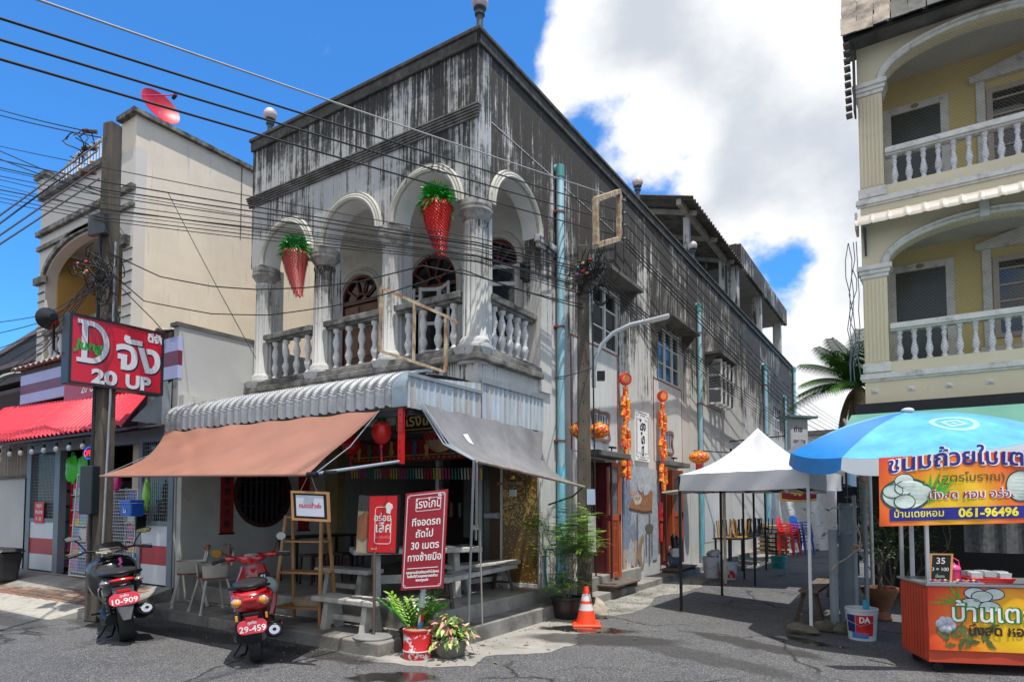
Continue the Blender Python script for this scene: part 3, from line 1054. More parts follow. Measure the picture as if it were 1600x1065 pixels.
band=t.math('MULTIPLY',t.rng(zz.outputs[2],1.15,1.45,0,1,True),t.rng(zz.outputs[2],1.75,1.95,1,0,True))
gold_tile=t.math('GREATER_THAN',t.math('ADD',wh.outputs[0],t.math('MULTIPLY',band,.42)),.93)  # bright gold tiles, denser in a band partway up
c=t.mix(t.rng(wh.outputs[0],0,1),(.16,.085,.022),(.24,.14,.045))
c=t.mix(gold_tile,c,(.62,.38,.09))
c=t.mix(t.math('MULTIPLY',gx,gz),(.04,.03,.02),c)
t.l.new(c,t.p.inputs['Base Color']);t.p.inputs['Roughness'].default_value=.3
t.bump(t.math('MULTIPLY',gx,gz),.3,.004)
FG=frame((0,8.19,0),(1,0,0))
x_m0,x_m1=at(785,850,Y=8.19).x,XR-.03
build(MB().fbox(FG,x_m0,x_m1,.42,2.75,-.08,.0),'mosaic_panel',M_MOSA,shop)
mb=MB()
for r in((x_m0-.03,x_m1+.02,.37,.42),(x_m0-.03,x_m0,.42,2.75)):mb.fbox(FG,*r,-.06,.02)
each(mb,'panel_trim',M_WHITEP,shop)
mb=MB().fbox(FG,x_m0-.22,x_m0-.03,.37,2.9,-.1,.03)
build(mb,'brown_post',mt('dark_brown_post',(.07,.035,.015),.6,.2,4),shop)
mb=MB().fbox(FG,ix(755),x_m0-.22,.37,2.75,-.1,-.02)
gt=MB()
M_GREENT=bpy.data.materials.new('green_tiles')
t=NT(M_GREENT)
br=t.node('ShaderNodeTexBrick')
mp=t.pos(scale=(1,1,1))
s3=t.node('ShaderNodeSeparateXYZ');t.l.new(mp,s3.inputs[0])
cb=t.node('ShaderNodeCombineXYZ');t.l.new(s3.outputs[0],cb.inputs[0]);t.l.new(s3.outputs[2],cb.inputs[1])
t.l.new(cb.outputs[0],br.inputs[0])
br.offset=0
for k,q in(('Scale',10.0),('Mortar Size',.03),('Brick Width',.5),('Row Height',.5)):br.inputs[k].default_value=q
br.inputs['Color1'].default_value=(.035,.06,.045,1);br.inputs['Color2'].default_value=(.05,.075,.055,1);br.inputs['Mortar'].default_value=(.018,.022,.02,1)
t.l.new(br.outputs[0],t.p.inputs['Base Color']);t.p.inputs['Roughness'].default_value=.25
build(mb,'tiled_panel',M_GREENT,shop)
mb=MB()
for px in(757,690):mb.fbox(FG,ix(px)-.035,ix(px)+.035,.37,2.75,-.09,.01)
mb.fbox(FG,ix(690),ix(757),2.55,2.62,-.07,0)
each(mb,'aluminium_frame',mt('aluminium',(.40,.40,.40),.4,.1,5,metal=.5),shop)
mb=MB().fbox(FG,ix(505),ix(535),.37,3.28,-.18,.02)
build(mb,'beige_post',mt('beige_post_paint',(.28,.21,.10),.7,.2,4),shop)
mb=MB().fbox(FG,XL+.25,XR-.42,2.75,3.28,-.15,-.01)
build(mb,'beam',mt('beam_paint',(.20,.17,.13),.7,.2,4),shop)
mb=MB()
mb.fbox(FG,-9.4,ix(505),.37,2.75,-.15,-.01)
build(mb,'plaster_wall',mt('cream_grey_plaster',(.46,.45,.41),.85,.12,2,.1,grime=.1,gcol=(.2,.19,.17)),shop)
mb=MB()
mb.box(-9.4,XR-.26,11.9,12.0,.37,3.28)
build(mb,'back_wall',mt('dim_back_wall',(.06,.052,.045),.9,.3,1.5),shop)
FP=frame((-9.44,0,0),(0,1,0))
cyc,czc,cr_=6.83,1.78,.53
circ=[(cyc+cr_*math.cos(R_(a)),czc+cr_*math.sin(R_(a)))for a in range(0,360,9)]
build(MB().plate(FP,rect(5.40,8.28,0,3.28),.12,[circ[::-1]]),'party_wall_ground',MATS['cream_grey_plaster'],shop)
mb=MB()
mb.sweep(FP,circ[::-1],[(-.03,-.10),(-.03,.035),(.035,.035),(.035,-.10)],closed=True)
w_=build(mb,'round_window_frame',mt('dark_maroon_wood',(.045,.012,.010),.5,.2,5),shop,smooth=30)
mb=MB()
for k in range(9):
 y=cyc-.42+k*.105
 h=math.sqrt(max(0,cr_**2-(y-cyc)**2))
 mb.bar(FP(y,czc-h,-.04),FP(y,czc+h,-.04),.03,.03)
for dz in(-.2,.2):mb.bar(FP(cyc-.48,czc+dz,-.055),FP(cyc+.48,czc+dz,-.055),.02,.03,up=(1,0,0))
each(mb,'window_bar',mt('dark_bar_wood',(.035,.022,.03),.5,.4,6),w_)
build(MB().plate(frame((-9.44,0,0),(0,1,0)),[(a,b)for a,b in circ],.01,c=-.10),'pane',M_DARKGL,w_)
# rooftop terrace structure at the back
roofm=mt('old_roof_sheet',(.10,.088,.075),.9,.4,4,.4,grime=.4)
rt=thing('rooftop_shelter','concrete frame shelter with corrugated roof above the far end of the side wall','shelter',(-6,24,7))
def corr(mb,p,q,r,n,amp,k=8,th=.012):
 p,q,r=V(p),V(q),V(r)
 nn=(q-p).cross(r).normalized()
 return mb.grid(lambda u,v:p+(q-p)*u+r*v+nn*amp*math.sin(u*n*2*math.pi),n*k,2,th)
for k in range(4):
 y=15.6+k*1.3
 build(corr(MB(),(-4.62,y,9.36),(-4.62,y+1.34,9.36),(-3.4,0,1.0),6,.035,6),'roof_sheet',roofm,rt)
mb=MB()
mb.bar((-5.0,15.7,9.36),(-5.0,20.8,9.36),.12,.16)
for y in(16.4,18.4,20.4):mb.bar((-4.75,y,9.27),(-7.8,y,10.17),.07,.12)
each(mb,'rafter',mt('pale_timber',(.30,.27,.23),.8,.3,4),rt)
mb=MB()
for y in(16.6,20.2):mb.box(-5.15,-5.0,y-.07,y+.07,7.1,9.3)
each(mb,'post',M_MOLDW,rt)
mb=MB()
for y in(21.0,24.6,28.6):
 for x in(-5.1,-8.8):mb.box(x,x+.3,y,y+.3,7.1,9.35)
each(mb,'column',M_MOLDW,rt)
mb=MB().box(-9.2,-4.75,20.9,29.2,9.35,9.5)
build(mb,'slab',mt('soffit_grey',(.28,.27,.25),.85,.2,3),rt)
mb=MB()
mb.box(-4.75,-4.63,20.85,29.25,9.33,10.0)
mb.box(-9.2,-4.75,20.78,20.9,9.33,10.0)
each(mb,'parapet',M_MOLDR,rt)
# rooftop globe lamps
M_GLOBE=mt('dusty_pink_globe',(.55,.46,.47),.4,.3,12,.1,grime=.3,gcol=(.2,.15,.15),gscale=9)
lamp=thing('rooftop_lamp','weathered globe lamp on the front corner of the parapet above the big arch','lamp',(-4.86,6.76,ZT+.06),group='globe lamps along the parapet',local=True)
build(MB().lathe([(.07,0),(.07,.03),(.045,.05),(.045,.30),(.07,.31),(.07,.35),(.045,.36),(.09,.40)],n=14),'lamp_post',mt('blue_grey_lamp_post',(.05,.07,.085),.5,.2,8),lamp,smooth=40)
build(MB().ball((0,0,.49),.115,nu=20,nv=14),'globe',M_GLOBE,lamp,smooth=60)
dup(lamp,(-9.40,6.80,ZT+.06),label='globe lamp at the left end of the front parapet beside the cream building')
dup(lamp,(-4.86,12.5,ZT+.06),label='pale globe lamp on the side parapet nearest the corrugated rooftop shelter',scale=1.0)
dup(lamp,(-4.86,16.4,ZT+.06),label='pinkish globe lamp on the side parapet in front of the corrugated roof post')
# canopy and awnings of the coffee shop
can=thing('corrugated_canopy','barrel shaped canopy of crimped grey metal sheets along the front of the coffee shop','canopy',(-7.2,5.4,2.7))
M_CRIMP=mt('crimped_sheet',(.34,.355,.37),.45,.25,3,.1,metal=.25,grime=.45,gcol=(.10,.095,.09),gscale=3,stretch=(4,1,1))
def cprof(v):
 if v<.38:k=v/.38;return(6.61-.94*k,3.20-.06*k*k)
 k=(v-.38)/.62
 if k<.78:
  a=k/.78*R_(84)
  return(5.67-.48*math.sin(a),3.14-.26*(1-math.cos(a)))
 return(5.19-.01*(k-.78),2.905-(k-.78)/.22*.22)
nS=10
for s in range(nS):
 x0=-9.56+s*.468
 x1=x0+.474
 def fn(u,v,x0=x0,x1=x1,s=s):
  y,z=cprof(v)
  rib=.030*max(0,math.sin(u*3*2*math.pi))**.7
  cr_=.007*math.sin(v*2*math.pi*30)if.34<v<.9 else 0
  k=(rib+cr_)+(s%2)*.003
  nv_=V((0,-math.sin(max(0,min(1,(v-.3)/.6))*1.5),1)).normalized()
  return V((x0+(x1-x0)*u,y,z))+nv_*k
 build(MB().grid(fn,24,90),'canopy_sheet',M_CRIMP,can,smooth=60,fix=False)
M_BLUEG=mt('pale_blue_grey_sheet',(.40,.455,.50),.5,.15,3,.08,grime=.45,gcol=(.30,.20,.10),gscale=2.2,stretch=(1,5,.5))
FE=frame((-4.72,0,0),(0,1,0))
for(y0,y1,z0,za,zb)in((5.22,6.62,2.67,3.02,3.16),(6.64,8.22,2.69,3.20,3.17)):
 def fn(u,v,y0=y0,y1=y1,z0=z0,za=za,zb=zb):
  y=y0+(y1-y0)*u
  c=.018*(1 if(y*9.0)%1<.22 else 0)
  zt=za+(zb-za)*u
  return FE(y,z0+(zt-z0)*v,c)
 sh_=build(MB().grid(fn,60,1,.003,nrm=(1,0,0)),'end_sheet',M_BLUEG,can)
 build(MB().fbox(FE,y0,y1,za+(.0 if y0<6 else-.03),za+.04,.0,.03),'sheet_cap',M_GALV,sh_)
mb=MB()
mb.sweep(frame((-4.86,0,0),(0,1,0)),[(5.2,2.68),(5.19,2.9)]+[(5.67-.48*math.sin(a),3.14-.26*(1-math.cos(a)))for a in[R_(84-10*k)for k in range(9)]],[(-.01,-.05),(-.01,.15),(.02,.15),(.02,-.05)])
build(mb,'edge_trim',mt('blue_grey_trim',(.22,.27,.31),.45,.2,5,metal=.2),can,smooth=40)
mb=MB().plate(frame((-4.80,0,0),(0,1,0)),[(5.21,2.68),(5.62,2.68),(5.62,3.12),(5.45,3.06),(5.28,2.96),(5.21,2.86)],.01)
build(mb,'rusted_end_plate',mt('rust_orange_plate',(.42,.22,.08),.7,.3,4,.1,grime=.3,gcol=(.25,.09,.03)),can)
mb=MB()
mb.box(-9.5,-4.75,5.3,5.36,2.6,2.67)
mb.box(-9.5,-4.75,6.4,6.46,3.0,3.08)
for x in(-9.4,-7.9,-6.4,-4.82):mb.box(x,x+.05,5.36,8.1,2.62,2.67)
build(mb,'canopy_frame',mt('dark_steel_frame',(.045,.045,.045),.6,.2,5),can)
def sag(P,a,b):return P
AT=[V((-9.52,5.17,2.68)),V((-5.10,5.17,2.655))]
AB=[V((-8.95,4.05,1.97)),V((-4.93,4.05,1.885))]
def awn(u,v):
 top=AT[0].lerp(AT[1],u)
 bot=AB[0].lerp(AB[1],u)
 p=top.lerp(bot,v)
 p.x+=(.34*math.sin(math.pi*v))*(1-u)**3
 p.x-=.10*math.sin(math.pi*v)*u**6
 p.z-=.10*math.sin(math.pi*v)*(.55+.45*math.sin(math.pi*u))
 p.z+=.010*math.sin(u*37+v*3)*(1-v)**2+.012*math.sin(u*9+v*7)*v*(1-v)*4
 k=max(0,v-.72)/.28
 p.z+=.012*k*math.sin(u*95+3*math.sin(u*21))*(1-k*.8)*(.3+.7*(u>.55))+.014*math.sin((1-u)*60)*math.exp(-((1-u)*8))*v
 p.z+=.01*math.sin(40*(u-v*.4))*math.exp(-abs(u-v*.4-.1)*9)
 return p
ba=thing('brown_awning','brown canvas awning stretched out from the crimped canopy above the red scooter','awning',(-7,4.6,2))
M_BROWN=mt('brown_tarpaulin',(.30,.135,.09),.42,.16,1.4,.35,spec=.6,fine=5)
build(MB().grid(awn,110,34,.004),'awning_cloth',M_BROWN,ba,smooth=60)
mb=MB().cyl(awn(0,1)+V((-.02,0,0)),awn(1,1)+V((.03,0,0)),.016,n=8)
build(mb,'hem_pole',M_BROWN,ba)
mb=MB()
e=AB[1]
mb.cyl(e+V((.02,0,0)),(-4.84,5.24,2.08),.017,n=10)
build(mb,'brace_pole',mt('grey_tube',(.36,.40,.44),.4,.1,6,metal=.4),ba,smooth=40)
mb=MB()
mb.cyl(e+V((-.0,0,0)),e+V((.10,.03,0)),.028,n=10)
mb.cyl(e+V((.15,.08,.01)),e+V((.17,.2,.02)),.03,n=10)
each(mb,'pole_fitting',M_BLACK,ba)
mb=MB().tube([AT[1],AT[1].lerp(e,.5)+V((.06,0,-.07)),e+V((.05,.03,0))],.006,6)
build(mb,'guy_rod',M_GALV,ba)
mb=MB()
mb.tube([awn(0,1),V((-9.56,5.2,2.45))],.006,5)
build(mb,'guy_rope',M_GALV,ba)
mb=MB()
mb.box(-4.86,-4.79,5.22,5.26,2.05,2.67)
mb.box(-4.86,-4.84,5.26,5.30,2.05,2.67)
o=solo(mb,'hanging_bracket',M_REDP,'bright red perforated steel post hanging from the corner of the grey canopy','steel post')
hb=MB()
for k in range(6):hb.cyl((-4.825,5.219,2.1+k*.1),(-4.825,5.216,2.1+k*.1),.008,n=8)
build(hb,'bolt_hole',M_BLACK,o,kind='stuff')
GT=[V((-4.62,5.30,2.71)),V((-4.62,8.05,2.66))]
GB=[V((-3.90,5.34,2.06)),V((-4.01,8.12,1.85))]
def gawn(u,v):
 p=GT[0].lerp(GT[1],u).lerp(GB[0].lerp(GB[1],u),v)
 s=math.sin(math.pi*v)
 p.z-=.10*s
 p.x-=.09*s
 p.y+=.16*s*(1-u)**4-.30*s*u**5
 p.z+=.010*math.sin(u*26+v*5)*(1-v)+.006*math.sin(u*60-v*22)
 return p
ga=thing('grey_awning','grey shade net awning sloping over the terrace steps to the concrete pole','awning',(-4.3,6.7,2))
build(MB().grid(gawn,70,24,.004),'awning_cloth',mt('grey_tarpaulin',(.19,.185,.185),.38,.25,2.2,.35,spec=.6,grime=.12,gcol=(.32,.32,.33),gscale=5,fine=7),ga,smooth=60)
patch=MB().grid(lambda u,v:gawn(.20+.035*u,.30+.14*v)+V((.006,-.004,.008)),2,2,.002)
build(patch,'white_patch',M_WHITEL,ga)
mb=MB().cyl(gawn(0,1),gawn(1,1)+V((0,.03,0)),.018,n=10)
build(mb,'hem_pole',mt('rusty_tube',(.30,.26,.22),.5,.3,9,grime=.5,gcol=(.2,.08,.03)),ga)
mb=MB()
for k in range(3):mb.tube([GT[0]+V((.03*k,-.01*k,0)),gawn(0,.5)+V((-.03+.03*k,-.05+.02*k,-.03)),GB[0]+V((.01*k,0,0))],.009,6)
each(mb,'fold_rod',MATS['grey_tube'],ga,gap=.0001)
mb=MB().tube([gawn(1,1),(-4.3,8.35,1.72),(-4.76,8.45,1.60)],.014,6)
build(mb,'arm',M_BLACK,ga)
mb=MB()
b0=GB[0]+V((.0,.0,-.01))
mb.cyl(b0,(-4.42,5.95,.22),.014,n=8)
mb.cyl(b0+V((.02,.02,0)),(-4.30,5.93,1.2),.012,n=8)
each(mb,'leg',MATS['grey_tube'],ga,gap=.0001)
mb=MB().tube([b0+V((.04,0,0)),(-4.12,5.7,1.36),(-4.15,5.8,1.30),(-4.22,5.95,.22)],.009,6)
for k in range(4):mb.tube([(-4.16+.03*math.cos(t),5.72+.03*math.sin(t),1.33+.012*k+.006*math.sin(2*t))for t in[j*.7 for j in range(10)]],.008,5)
each(mb,'rope',mt('pale_rope',(.38,.35,.30),.9,.2,30),ga,gap=.0001)
# the market shop at the left
M_LAV=mt('lavender_panel',(.40,.42,.66),.5,.05,2)
M_BURG=mt('burgundy_panel',(.16,.018,.045),.45,.1,2)
sh=thing('market_shop','single storey shop with red white striped panels under a red corrugated awning','shop',(-12.2,6.2,.3))
FS=frame((0,5.38,0),(1,0,0))
M_WH=mt('white_wall_paint',(.52,.52,.51),.7,.08,1.5,.05,grime=.10,gcol=(.3,.3,.29))
M_PALE=mt('pale_shop_wall',(.42,.42,.41),.75,.1,1.5,.05,grime=.12,gcol=(.3,.3,.29))
build(MB().box(-9.72,-9.57,5.38,6.93,.34,4.36),'side_wall',M_PALE,sh)
build(MB().box(-9.745,-9.55,5.33,6.93,4.36,4.42),'wall_coping',MATS['hood_concrete'],sh)
build(MB().box(-15.3,-9.75,5.5,11,4.25,4.36),'roof',M_STEP,sh)
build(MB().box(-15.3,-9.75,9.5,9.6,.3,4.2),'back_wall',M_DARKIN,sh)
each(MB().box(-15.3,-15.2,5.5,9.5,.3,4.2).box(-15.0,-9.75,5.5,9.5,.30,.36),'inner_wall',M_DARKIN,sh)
for z0,z1,m in((3.62,3.81,M_LAV),(3.81,4.0,M_BURG),(4.0,4.2,M_LAV)):
 build(MB().fbox(FS,-15.3,-13.35,z0,z1,-.05,.02),'fascia_board',m,sh)
build(MB().fbox(FS,-13.33,-10.7,3.50,4.2,-.05,.03),'fascia_board',mt('red_sign_film',(.42,.02,.03),.4,.1,2),sh)
for z0,z1,m in((3.55,3.75,M_LAV),(3.75,3.98,M_BURG),(3.98,4.2,M_LAV)):
 build(MB().fbox(FS,-10.68,-9.56,z0,z1,-.05,.02),'fascia_board',m,sh)
build(words(MB(),FS,'20 UP',.24,-12.35,3.60,.036,.004),'lettering',M_WHITEL,sh)
build(MB().fbox(FS,-15.35,-9.75,4.2,4.30,-.05,.01),'dark_board',mt('old_brown_board',(.07,.045,.035),.8,.3,4),sh)
tl=mt('pale_roof_tile',(.34,.30,.25),.85,.3,6,.3,grime=.4,gcol=(.08,.05,.04))
tilem=mesh_of(MB().grid(lambda u,v:V((-.11+.22*u,.05+.9*v*.5-.15,.05*math.sin(math.pi*u)+.12*v)),8,1,.02),'roof_tile',tl)
x=-15.35
while x<-9.75:
 inst(tilem,'roof_tile',sh,Matrix.Translation((x,5.34,4.31)))
 x+=.235
M_FRAME=mt('blue_grey_frame',(.14,.165,.19),.45,.12,5,.05)
M_PW=mt('white_panel',(.56,.57,.60),.35,.05,3)
M_PR=mt('red_panel',(.38,.012,.018),.35,.1,3)
mb=MB()
for x0,x1 in((-14.84,-14.66),(-13.62,-13.42),(-10.62,-10.52),(-9.74,-9.60)):
 mb.fbox(FS,x0,x1,.33,2.60,-.1,.02)
each(mb,'frame_post',M_FRAME,sh)
build(MB().fbox(FS,-14.84,-9.6,2.60,2.80,-.1,.03),'lintel',M_FRAME,sh)
build(MB().fbox(FS,-14.84,-9.6,2.81,3.5,-.1,-.06),'lintel_board',mt('dark_grey_board',(.06,.065,.07),.6,.1,3),sh)
for x0,x1 in((-14.66,-13.62),(-10.52,-9.74)):
 build(MB().fbox(FS,x0,x1,1.27,1.34,-.06,.015),'rail',M_FRAME,sh)
 for z0,z1,m in((.36,.66,M_PW),(.66,.96,M_PR),(.96,1.27,M_PW)):
  build(MB().fbox(FS,x0,x1,z0,z1,-.04,.0),'door_panel',m,sh)
 build(MB().fbox(FS,x0,x1,1.34,2.6,-.05,-.045),'pane',M_DARKGL,sh)
 gm=MB()
 n=int((x1-x0)/.06)
 for k in range(n+1):gm.fbox(FS,x0+k*.06-.003,x0+k*.06+.003,1.34,2.6,-.03,-.024)
 for k in range(21):gm.fbox(FS,x0,x1,1.34+k*.06-.003,1.34+k*.06+.003,-.024,-.018)
 build(gm,'security_mesh',mt('mesh_wire',(.22,.23,.24),.5,.1,5),sh,kind='stuff',fix=False)
aw=thing('red_awning','bright red corrugated sheet awning over the market shop front','awning',(-12.3,4.9,3))
M_RAW=mt('red_corrugated_sheet',(.62,.022,.045),.38,.16,1.6,.05,spec=.5,grime=.12,gcol=(.45,.10,.12),stretch=(6,1,1))
for s in range(6):
 x0=-16.2+s*.977
 x1=x0+.985
 def fa(u,v,x0=x0,x1=x1):
  xt=x0+(x1-x0)*u
  p=V((xt,5.40,3.62+(xt+16)*-.03)).lerp(V((xt+.72*max(0,(xt+13)/2.66),4.62,2.74)),v)
  return p+V((0,-.5,.7))*.028*math.sin(xt*2*math.pi/.128)
 build(MB().grid(fa,64,3,.002),'awning_sheet',M_RAW,aw,smooth=70)
mb=MB()
mb.bar((-16.2,4.68,2.70),(-9.62,4.68,2.70),.03,.04)
for x in(-15.4,-13.8,-12.2,-10.6,-9.7):mb.bar((x,4.68,2.70),(x,5.36,2.9),.03,.03)
build(mb,'support_bar',mt('dark_purple_steel',(.05,.035,.055),.6,.2,5),aw)
build(MB().plate(frame((-9.66,0,0),(0,1,0)),[(5.33,2.82),(5.33,3.5),(4.75,2.82)],.01),'side_sheet',M_STEELG,aw)
build(MB().box(-10.5,-9.7,5.27,5.3,2.82,3.5),'grey_sheet',M_STEELG,aw)
sl_=thing('string_lights','string of clear bulbs hanging under the red corrugated awning','string lights',(-12,4.7,2.6))
pts=[]
for k in range(60):
 x=-14.6+k*.085
 pts.append((x,4.64,2.64-.05*abs(math.sin(k*.35))))
build(MB().tube(pts,.008,5),'flex',M_CABLE,sl_)
bulb=mesh_of(MB().lathe([(.0,-.11),(.028,-.10),(.04,-.07),(.036,-.04),(.02,-.015)],n=12),'bulb',mt('bulb_glass',(.55,.55,.56),.15,.1,5),60)
sock=mesh_of(MB().cyl((0,0,-.02),(0,0,.04),.024,n=10),'bulb_holder',M_BLACK,40)
for k in range(11):
 x=-14.5+k*.455
 inst(bulb,'bulb',sl_,Matrix.Translation((x,4.64,2.56)))
 inst(sock,'bulb_holder',sl_,Matrix.Translation((x,4.64,2.56)))
op=thing('open_sign','small oval window sign reading OPEN in red inside the market shop','sign',(-12.15,5.5,2.4))
fo=frame((-12.15,5.30,2.50),(1,0,0))
build(MB().plate(fo,[(.2*math.cos(R_(a)),.11*math.sin(R_(a)))for a in range(0,360,20)],.02),'sign_plate',M_BLACK,op)
build(MB().sweep(fo,[(.18*math.cos(R_(a)),.095*math.sin(R_(a)))for a in range(0,360,20)][::-1],[(0,0),(0,.01),(.012,.01),(.012,0)],closed=True),'blue_ring',mt('blue_neon',(.02,.10,.8),.5,0,5,emit=1.2),op)
build(words(MB(),fo,'OPEN',.14,0,-.05,.012,.003),'lettering',mt('red_neon',(.9,.02,.02),.5,0,5,emit=1.5),op)
def shelf_unit(name,label,x0,x1,y,z0,z1,rows,cols,seed,post):
 r=thing(name,label,'shelf unit',((x0+x1)/2,y,z0),local=False)
 rd=random.Random(seed)
 fr_=MB()
 for x in(x0,x1):fr_.box(x-.02,x+.02,y,y+.04,z0,z1)
 each(fr_,'shelf_post',post,r)
 H=(z1-z0)/rows
 for j in range(rows):
  build(MB().box(x0+.021,x1-.021,y,y+.4,z0+j*H,z0+j*H+.02),'shelf_board',M_WHITEP,r)
  for c in range(cols):
   w_=(x1-x0-.06)/cols
   a=x0+.03+c*w_
   stack=rd.choice((1,2,3))
   hh=H*.8/stack
   for q in range(stack):
    col=rd.choice([(.05,.35,.65),(.75,.08,.25),(.85,.45,.05),(.10,.5,.3),(.45,.25,.6),(.6,.6,.6),(.02,.12,.35),(.8,.25,.35)])
    m=mt('goods_%d'%(hash(col)%997),col,.4,.1,6)
    build(MB().box(a+.01,a+w_-.01,y+.02,y+.35,z0+j*H+.022+q*hh,z0+j*H+.018+(q+1)*hh),'storage_box',m,r)
 return r
shelf_unit('goods_shelf','shelf of colourful plastic boxes inside the market shop left of the wire racks',-13.40,-12.75,5.55,.36,2.05,6,2,4,M_REDP)
shelf_unit('goods_shelf','shelf of bright packets deeper in the market shop right of the concrete pole',-11.7,-10.7,5.7,.36,1.9,5,4,9,M_STEELG)
shelf_unit('goods_shelf','shelf of plastic goods behind the striped left shop window',-14.6,-13.7,5.9,.36,2.2,6,3,12,M_STEELG)
def wire_rack(label,x0,x1,z0,z1,y,lean):
 r=thing('wire_rack',label,'display rack',((x0+x1)/2,y,z0),group='wire display racks at the shop door')
 f=frame((x0,y,z0),(1,0,0),(0,lean,1))
 W,H=x1-x0,z1-z0
 g=MB()
 for k in range(int(W/.055)):g.fbox(f,k*.055-.003,k*.055+.003,0,H,0,.006)
 for k in range(int(H/.055)):g.fbox(f,0,W,k*.055-.003,k*.055+.003,.006,.012)
 build(g,'wire_mesh',mt('white_wire',(.55,.55,.57),.4,.05,5),r,kind='stuff',fix=False)
 e=MB()
 for a0,a1,b0,b1 in((-.012,.012,-.01,H+.01),(W-.012,W+.012,-.01,H+.01),(.012,W-.012,H-.01,H+.01),(.012,W-.012,-.01,.01)):e.fbox(f,a0,a1,b0,b1,-.008,.016)
 build(e,'rack_frame',MATS['white_wire'],r)
 return r
wire_rack('tall white wire grid rack leaning left of the concrete pole in the shop door',-12.75,-11.75,.36,2.14,5.30,.05)
wire_rack('shorter white wire grid rack standing right of the concrete pole in the shop door',-11.45,-10.66,.36,1.85,5.32,.05)
def bag(name,label,cx,y,zt,w_,h,col,seed):
 rd=random.Random(seed)
 m=mt(name+'_%d'%seed,col,.35,.15,8)
 mb=MB()
 def fn(t,ph):return 1+.16*math.sin(3*t+seed)*math.sin(ph)+.10*math.sin(5*ph+t*2+seed)
 mb.ball((cx,y,zt-h*.55),w_/2,w_/4,h*.46,14,10,fn=fn)
 mb.tube([(cx-w_*.2,y,zt-h*.2),(cx-w_*.1,y,zt),(cx+w_*.1,y,zt),(cx+w_*.2,y,zt-h*.2)],.008,5)
 return solo(mb,name,m,label,'plastic goods',smooth=60)
bag('plastic_bag','bright green plastic bag hanging high in the market shop doorway',-13.05,5.42,2.55,.36,.55,(.05,.5,.03),1)
bag('plastic_bag','second green bag with pink rolls hanging beside the first in the shop doorway',-12.72,5.46,2.56,.30,.6,(.08,.55,.05),2)
bag('hanging_toy','pink plush shape hanging on the left wire rack of the shop',-12.0,5.22,2.05,.30,.35,(.7,.03,.2),3)
bag('hanging_toy','magenta cloth bundle hanging right of the concrete pole above the wire rack',-11.12,5.26,2.12,.28,.28,(.6,.02,.2),4)
bag('hanging_toy','green plastic frog shape hanging in the right shop window above the blue box',-10.2,5.27,2.02,.18,.50,(.25,.55,.08),5)
nt_=thing('notice','small red notice with white lines of writing on the left shop window','notice',(-14.2,5.36,1.3))
fn_=frame((-14.22,5.352,1.45),(1,0,0))
build(MB().fbox(fn_,-.2,.2,-.2,.2,-.006,0),'notice_sheet',mt('red_paper',(.55,.02,.03),.5,.05,6),nt_)
mb=MB()
words(mb,fn_,'กรุณา',.10,0,.10,.003,.002)
words(mb,fn_,'จำหน่าย',.10,0,-.02,.003,.002)
words(mb,fn_,'฿ - 20',.09,0,-.15,.003,.002)
build(mb,'lettering',M_WHITEL,nt_)
bx=thing('blue_box','blue plastic letter box with lid on a bracket before the right shop window','letter box',(-10.35,5.2,1.4))
build(MB().cbox((-10.35,5.14,1.52),.34,.2,.2),'box_body',mt('blue_plastic',(.01,.09,.5),.35,.1,6),bx,bevel=.02)
build(MB().cbox((-10.35,5.13,1.65),.38,.23,.05),'lid',mt('blue_plastic_lid',(.015,.12,.6),.35,.1,6),bx,bevel=.015)
fb_=frame((-10.35,5.035,1.51),(1,0,0))
build(words(MB(),fb_,'La',.10,0,-.03,.004,.002),'lettering',M_WHITEL,bx)
build(MB().box(-10.37,-10.33,5.2,5.35,1.2,1.44),'bracket',M_BLACK,bx)
bn=thing('storage_bin','black lidded plastic bin with lime green handle on the pavement at far left','bin',(-13.9,4.75,.27))
M_BIN=mt('black_bin_plastic',(.018,.019,.022),.4,.1,6)
fz=.25
mb=MB()
mb.hexa([(-14.35,4.5,fz),(-13.66,4.6,fz),(-13.66,4.86,fz),(-14.35,4.8,fz),(-14.42,4.45,fz+.50),(-13.60,4.56,fz+.50),(-13.60,4.92,fz+.50),(-14.42,4.86,fz+.50)])
build(mb,'bin_body',M_BIN,bn,bevel=.04)
mb=MB().hexa([(-14.46,4.42,fz+.505),(-13.56,4.53,fz+.505),(-13.56,4.95,fz+.505),(-14.46,4.9,fz+.505),(-14.4,4.47,fz+.57),(-13.62,4.58,fz+.57),(-13.62,4.9,fz+.57),(-14.4,4.85,fz+.57)])
build(mb,'lid',M_BIN,bn,bevel=.025)
c0=V((-13.98,4.50,fz+.36))
build(MB().tube([c0+V((-.12,.02,.05)),c0+V((-.13,-.04,0)),c0+V((-.08,-.06,-.03)),c0+V((.08,-.04,-.03)),c0+V((.13,-.02,0)),c0+V((.12,.04,.05))],.016,8),'handle',mt('lime_plastic',(.18,.6,.02),.4,.05,6),bn,smooth=60)
nb=thing('neighbour_house','low house with beige corrugated wall and grey awning at the far left edge','house',(-17,6,.3))
build(MB().box(-24,-14.95,5.5,9,.3,2.14),'wall',M_PALE,nb)
build(MB().grid(lambda u,v:V((-24+9.1*u,5.47+.03*math.sin(u*9.1/.16*2*math.pi),2.2+.9*v)),300,1,.004),'corrugated_wall',mt('beige_corrugated',(.26,.235,.19),.6,.15,3,grime=.2),nb)
build(MB().box(-24,-14.95,5.44,5.6,2.14,2.2),'ledge',MATS['hood_concrete'],nb)
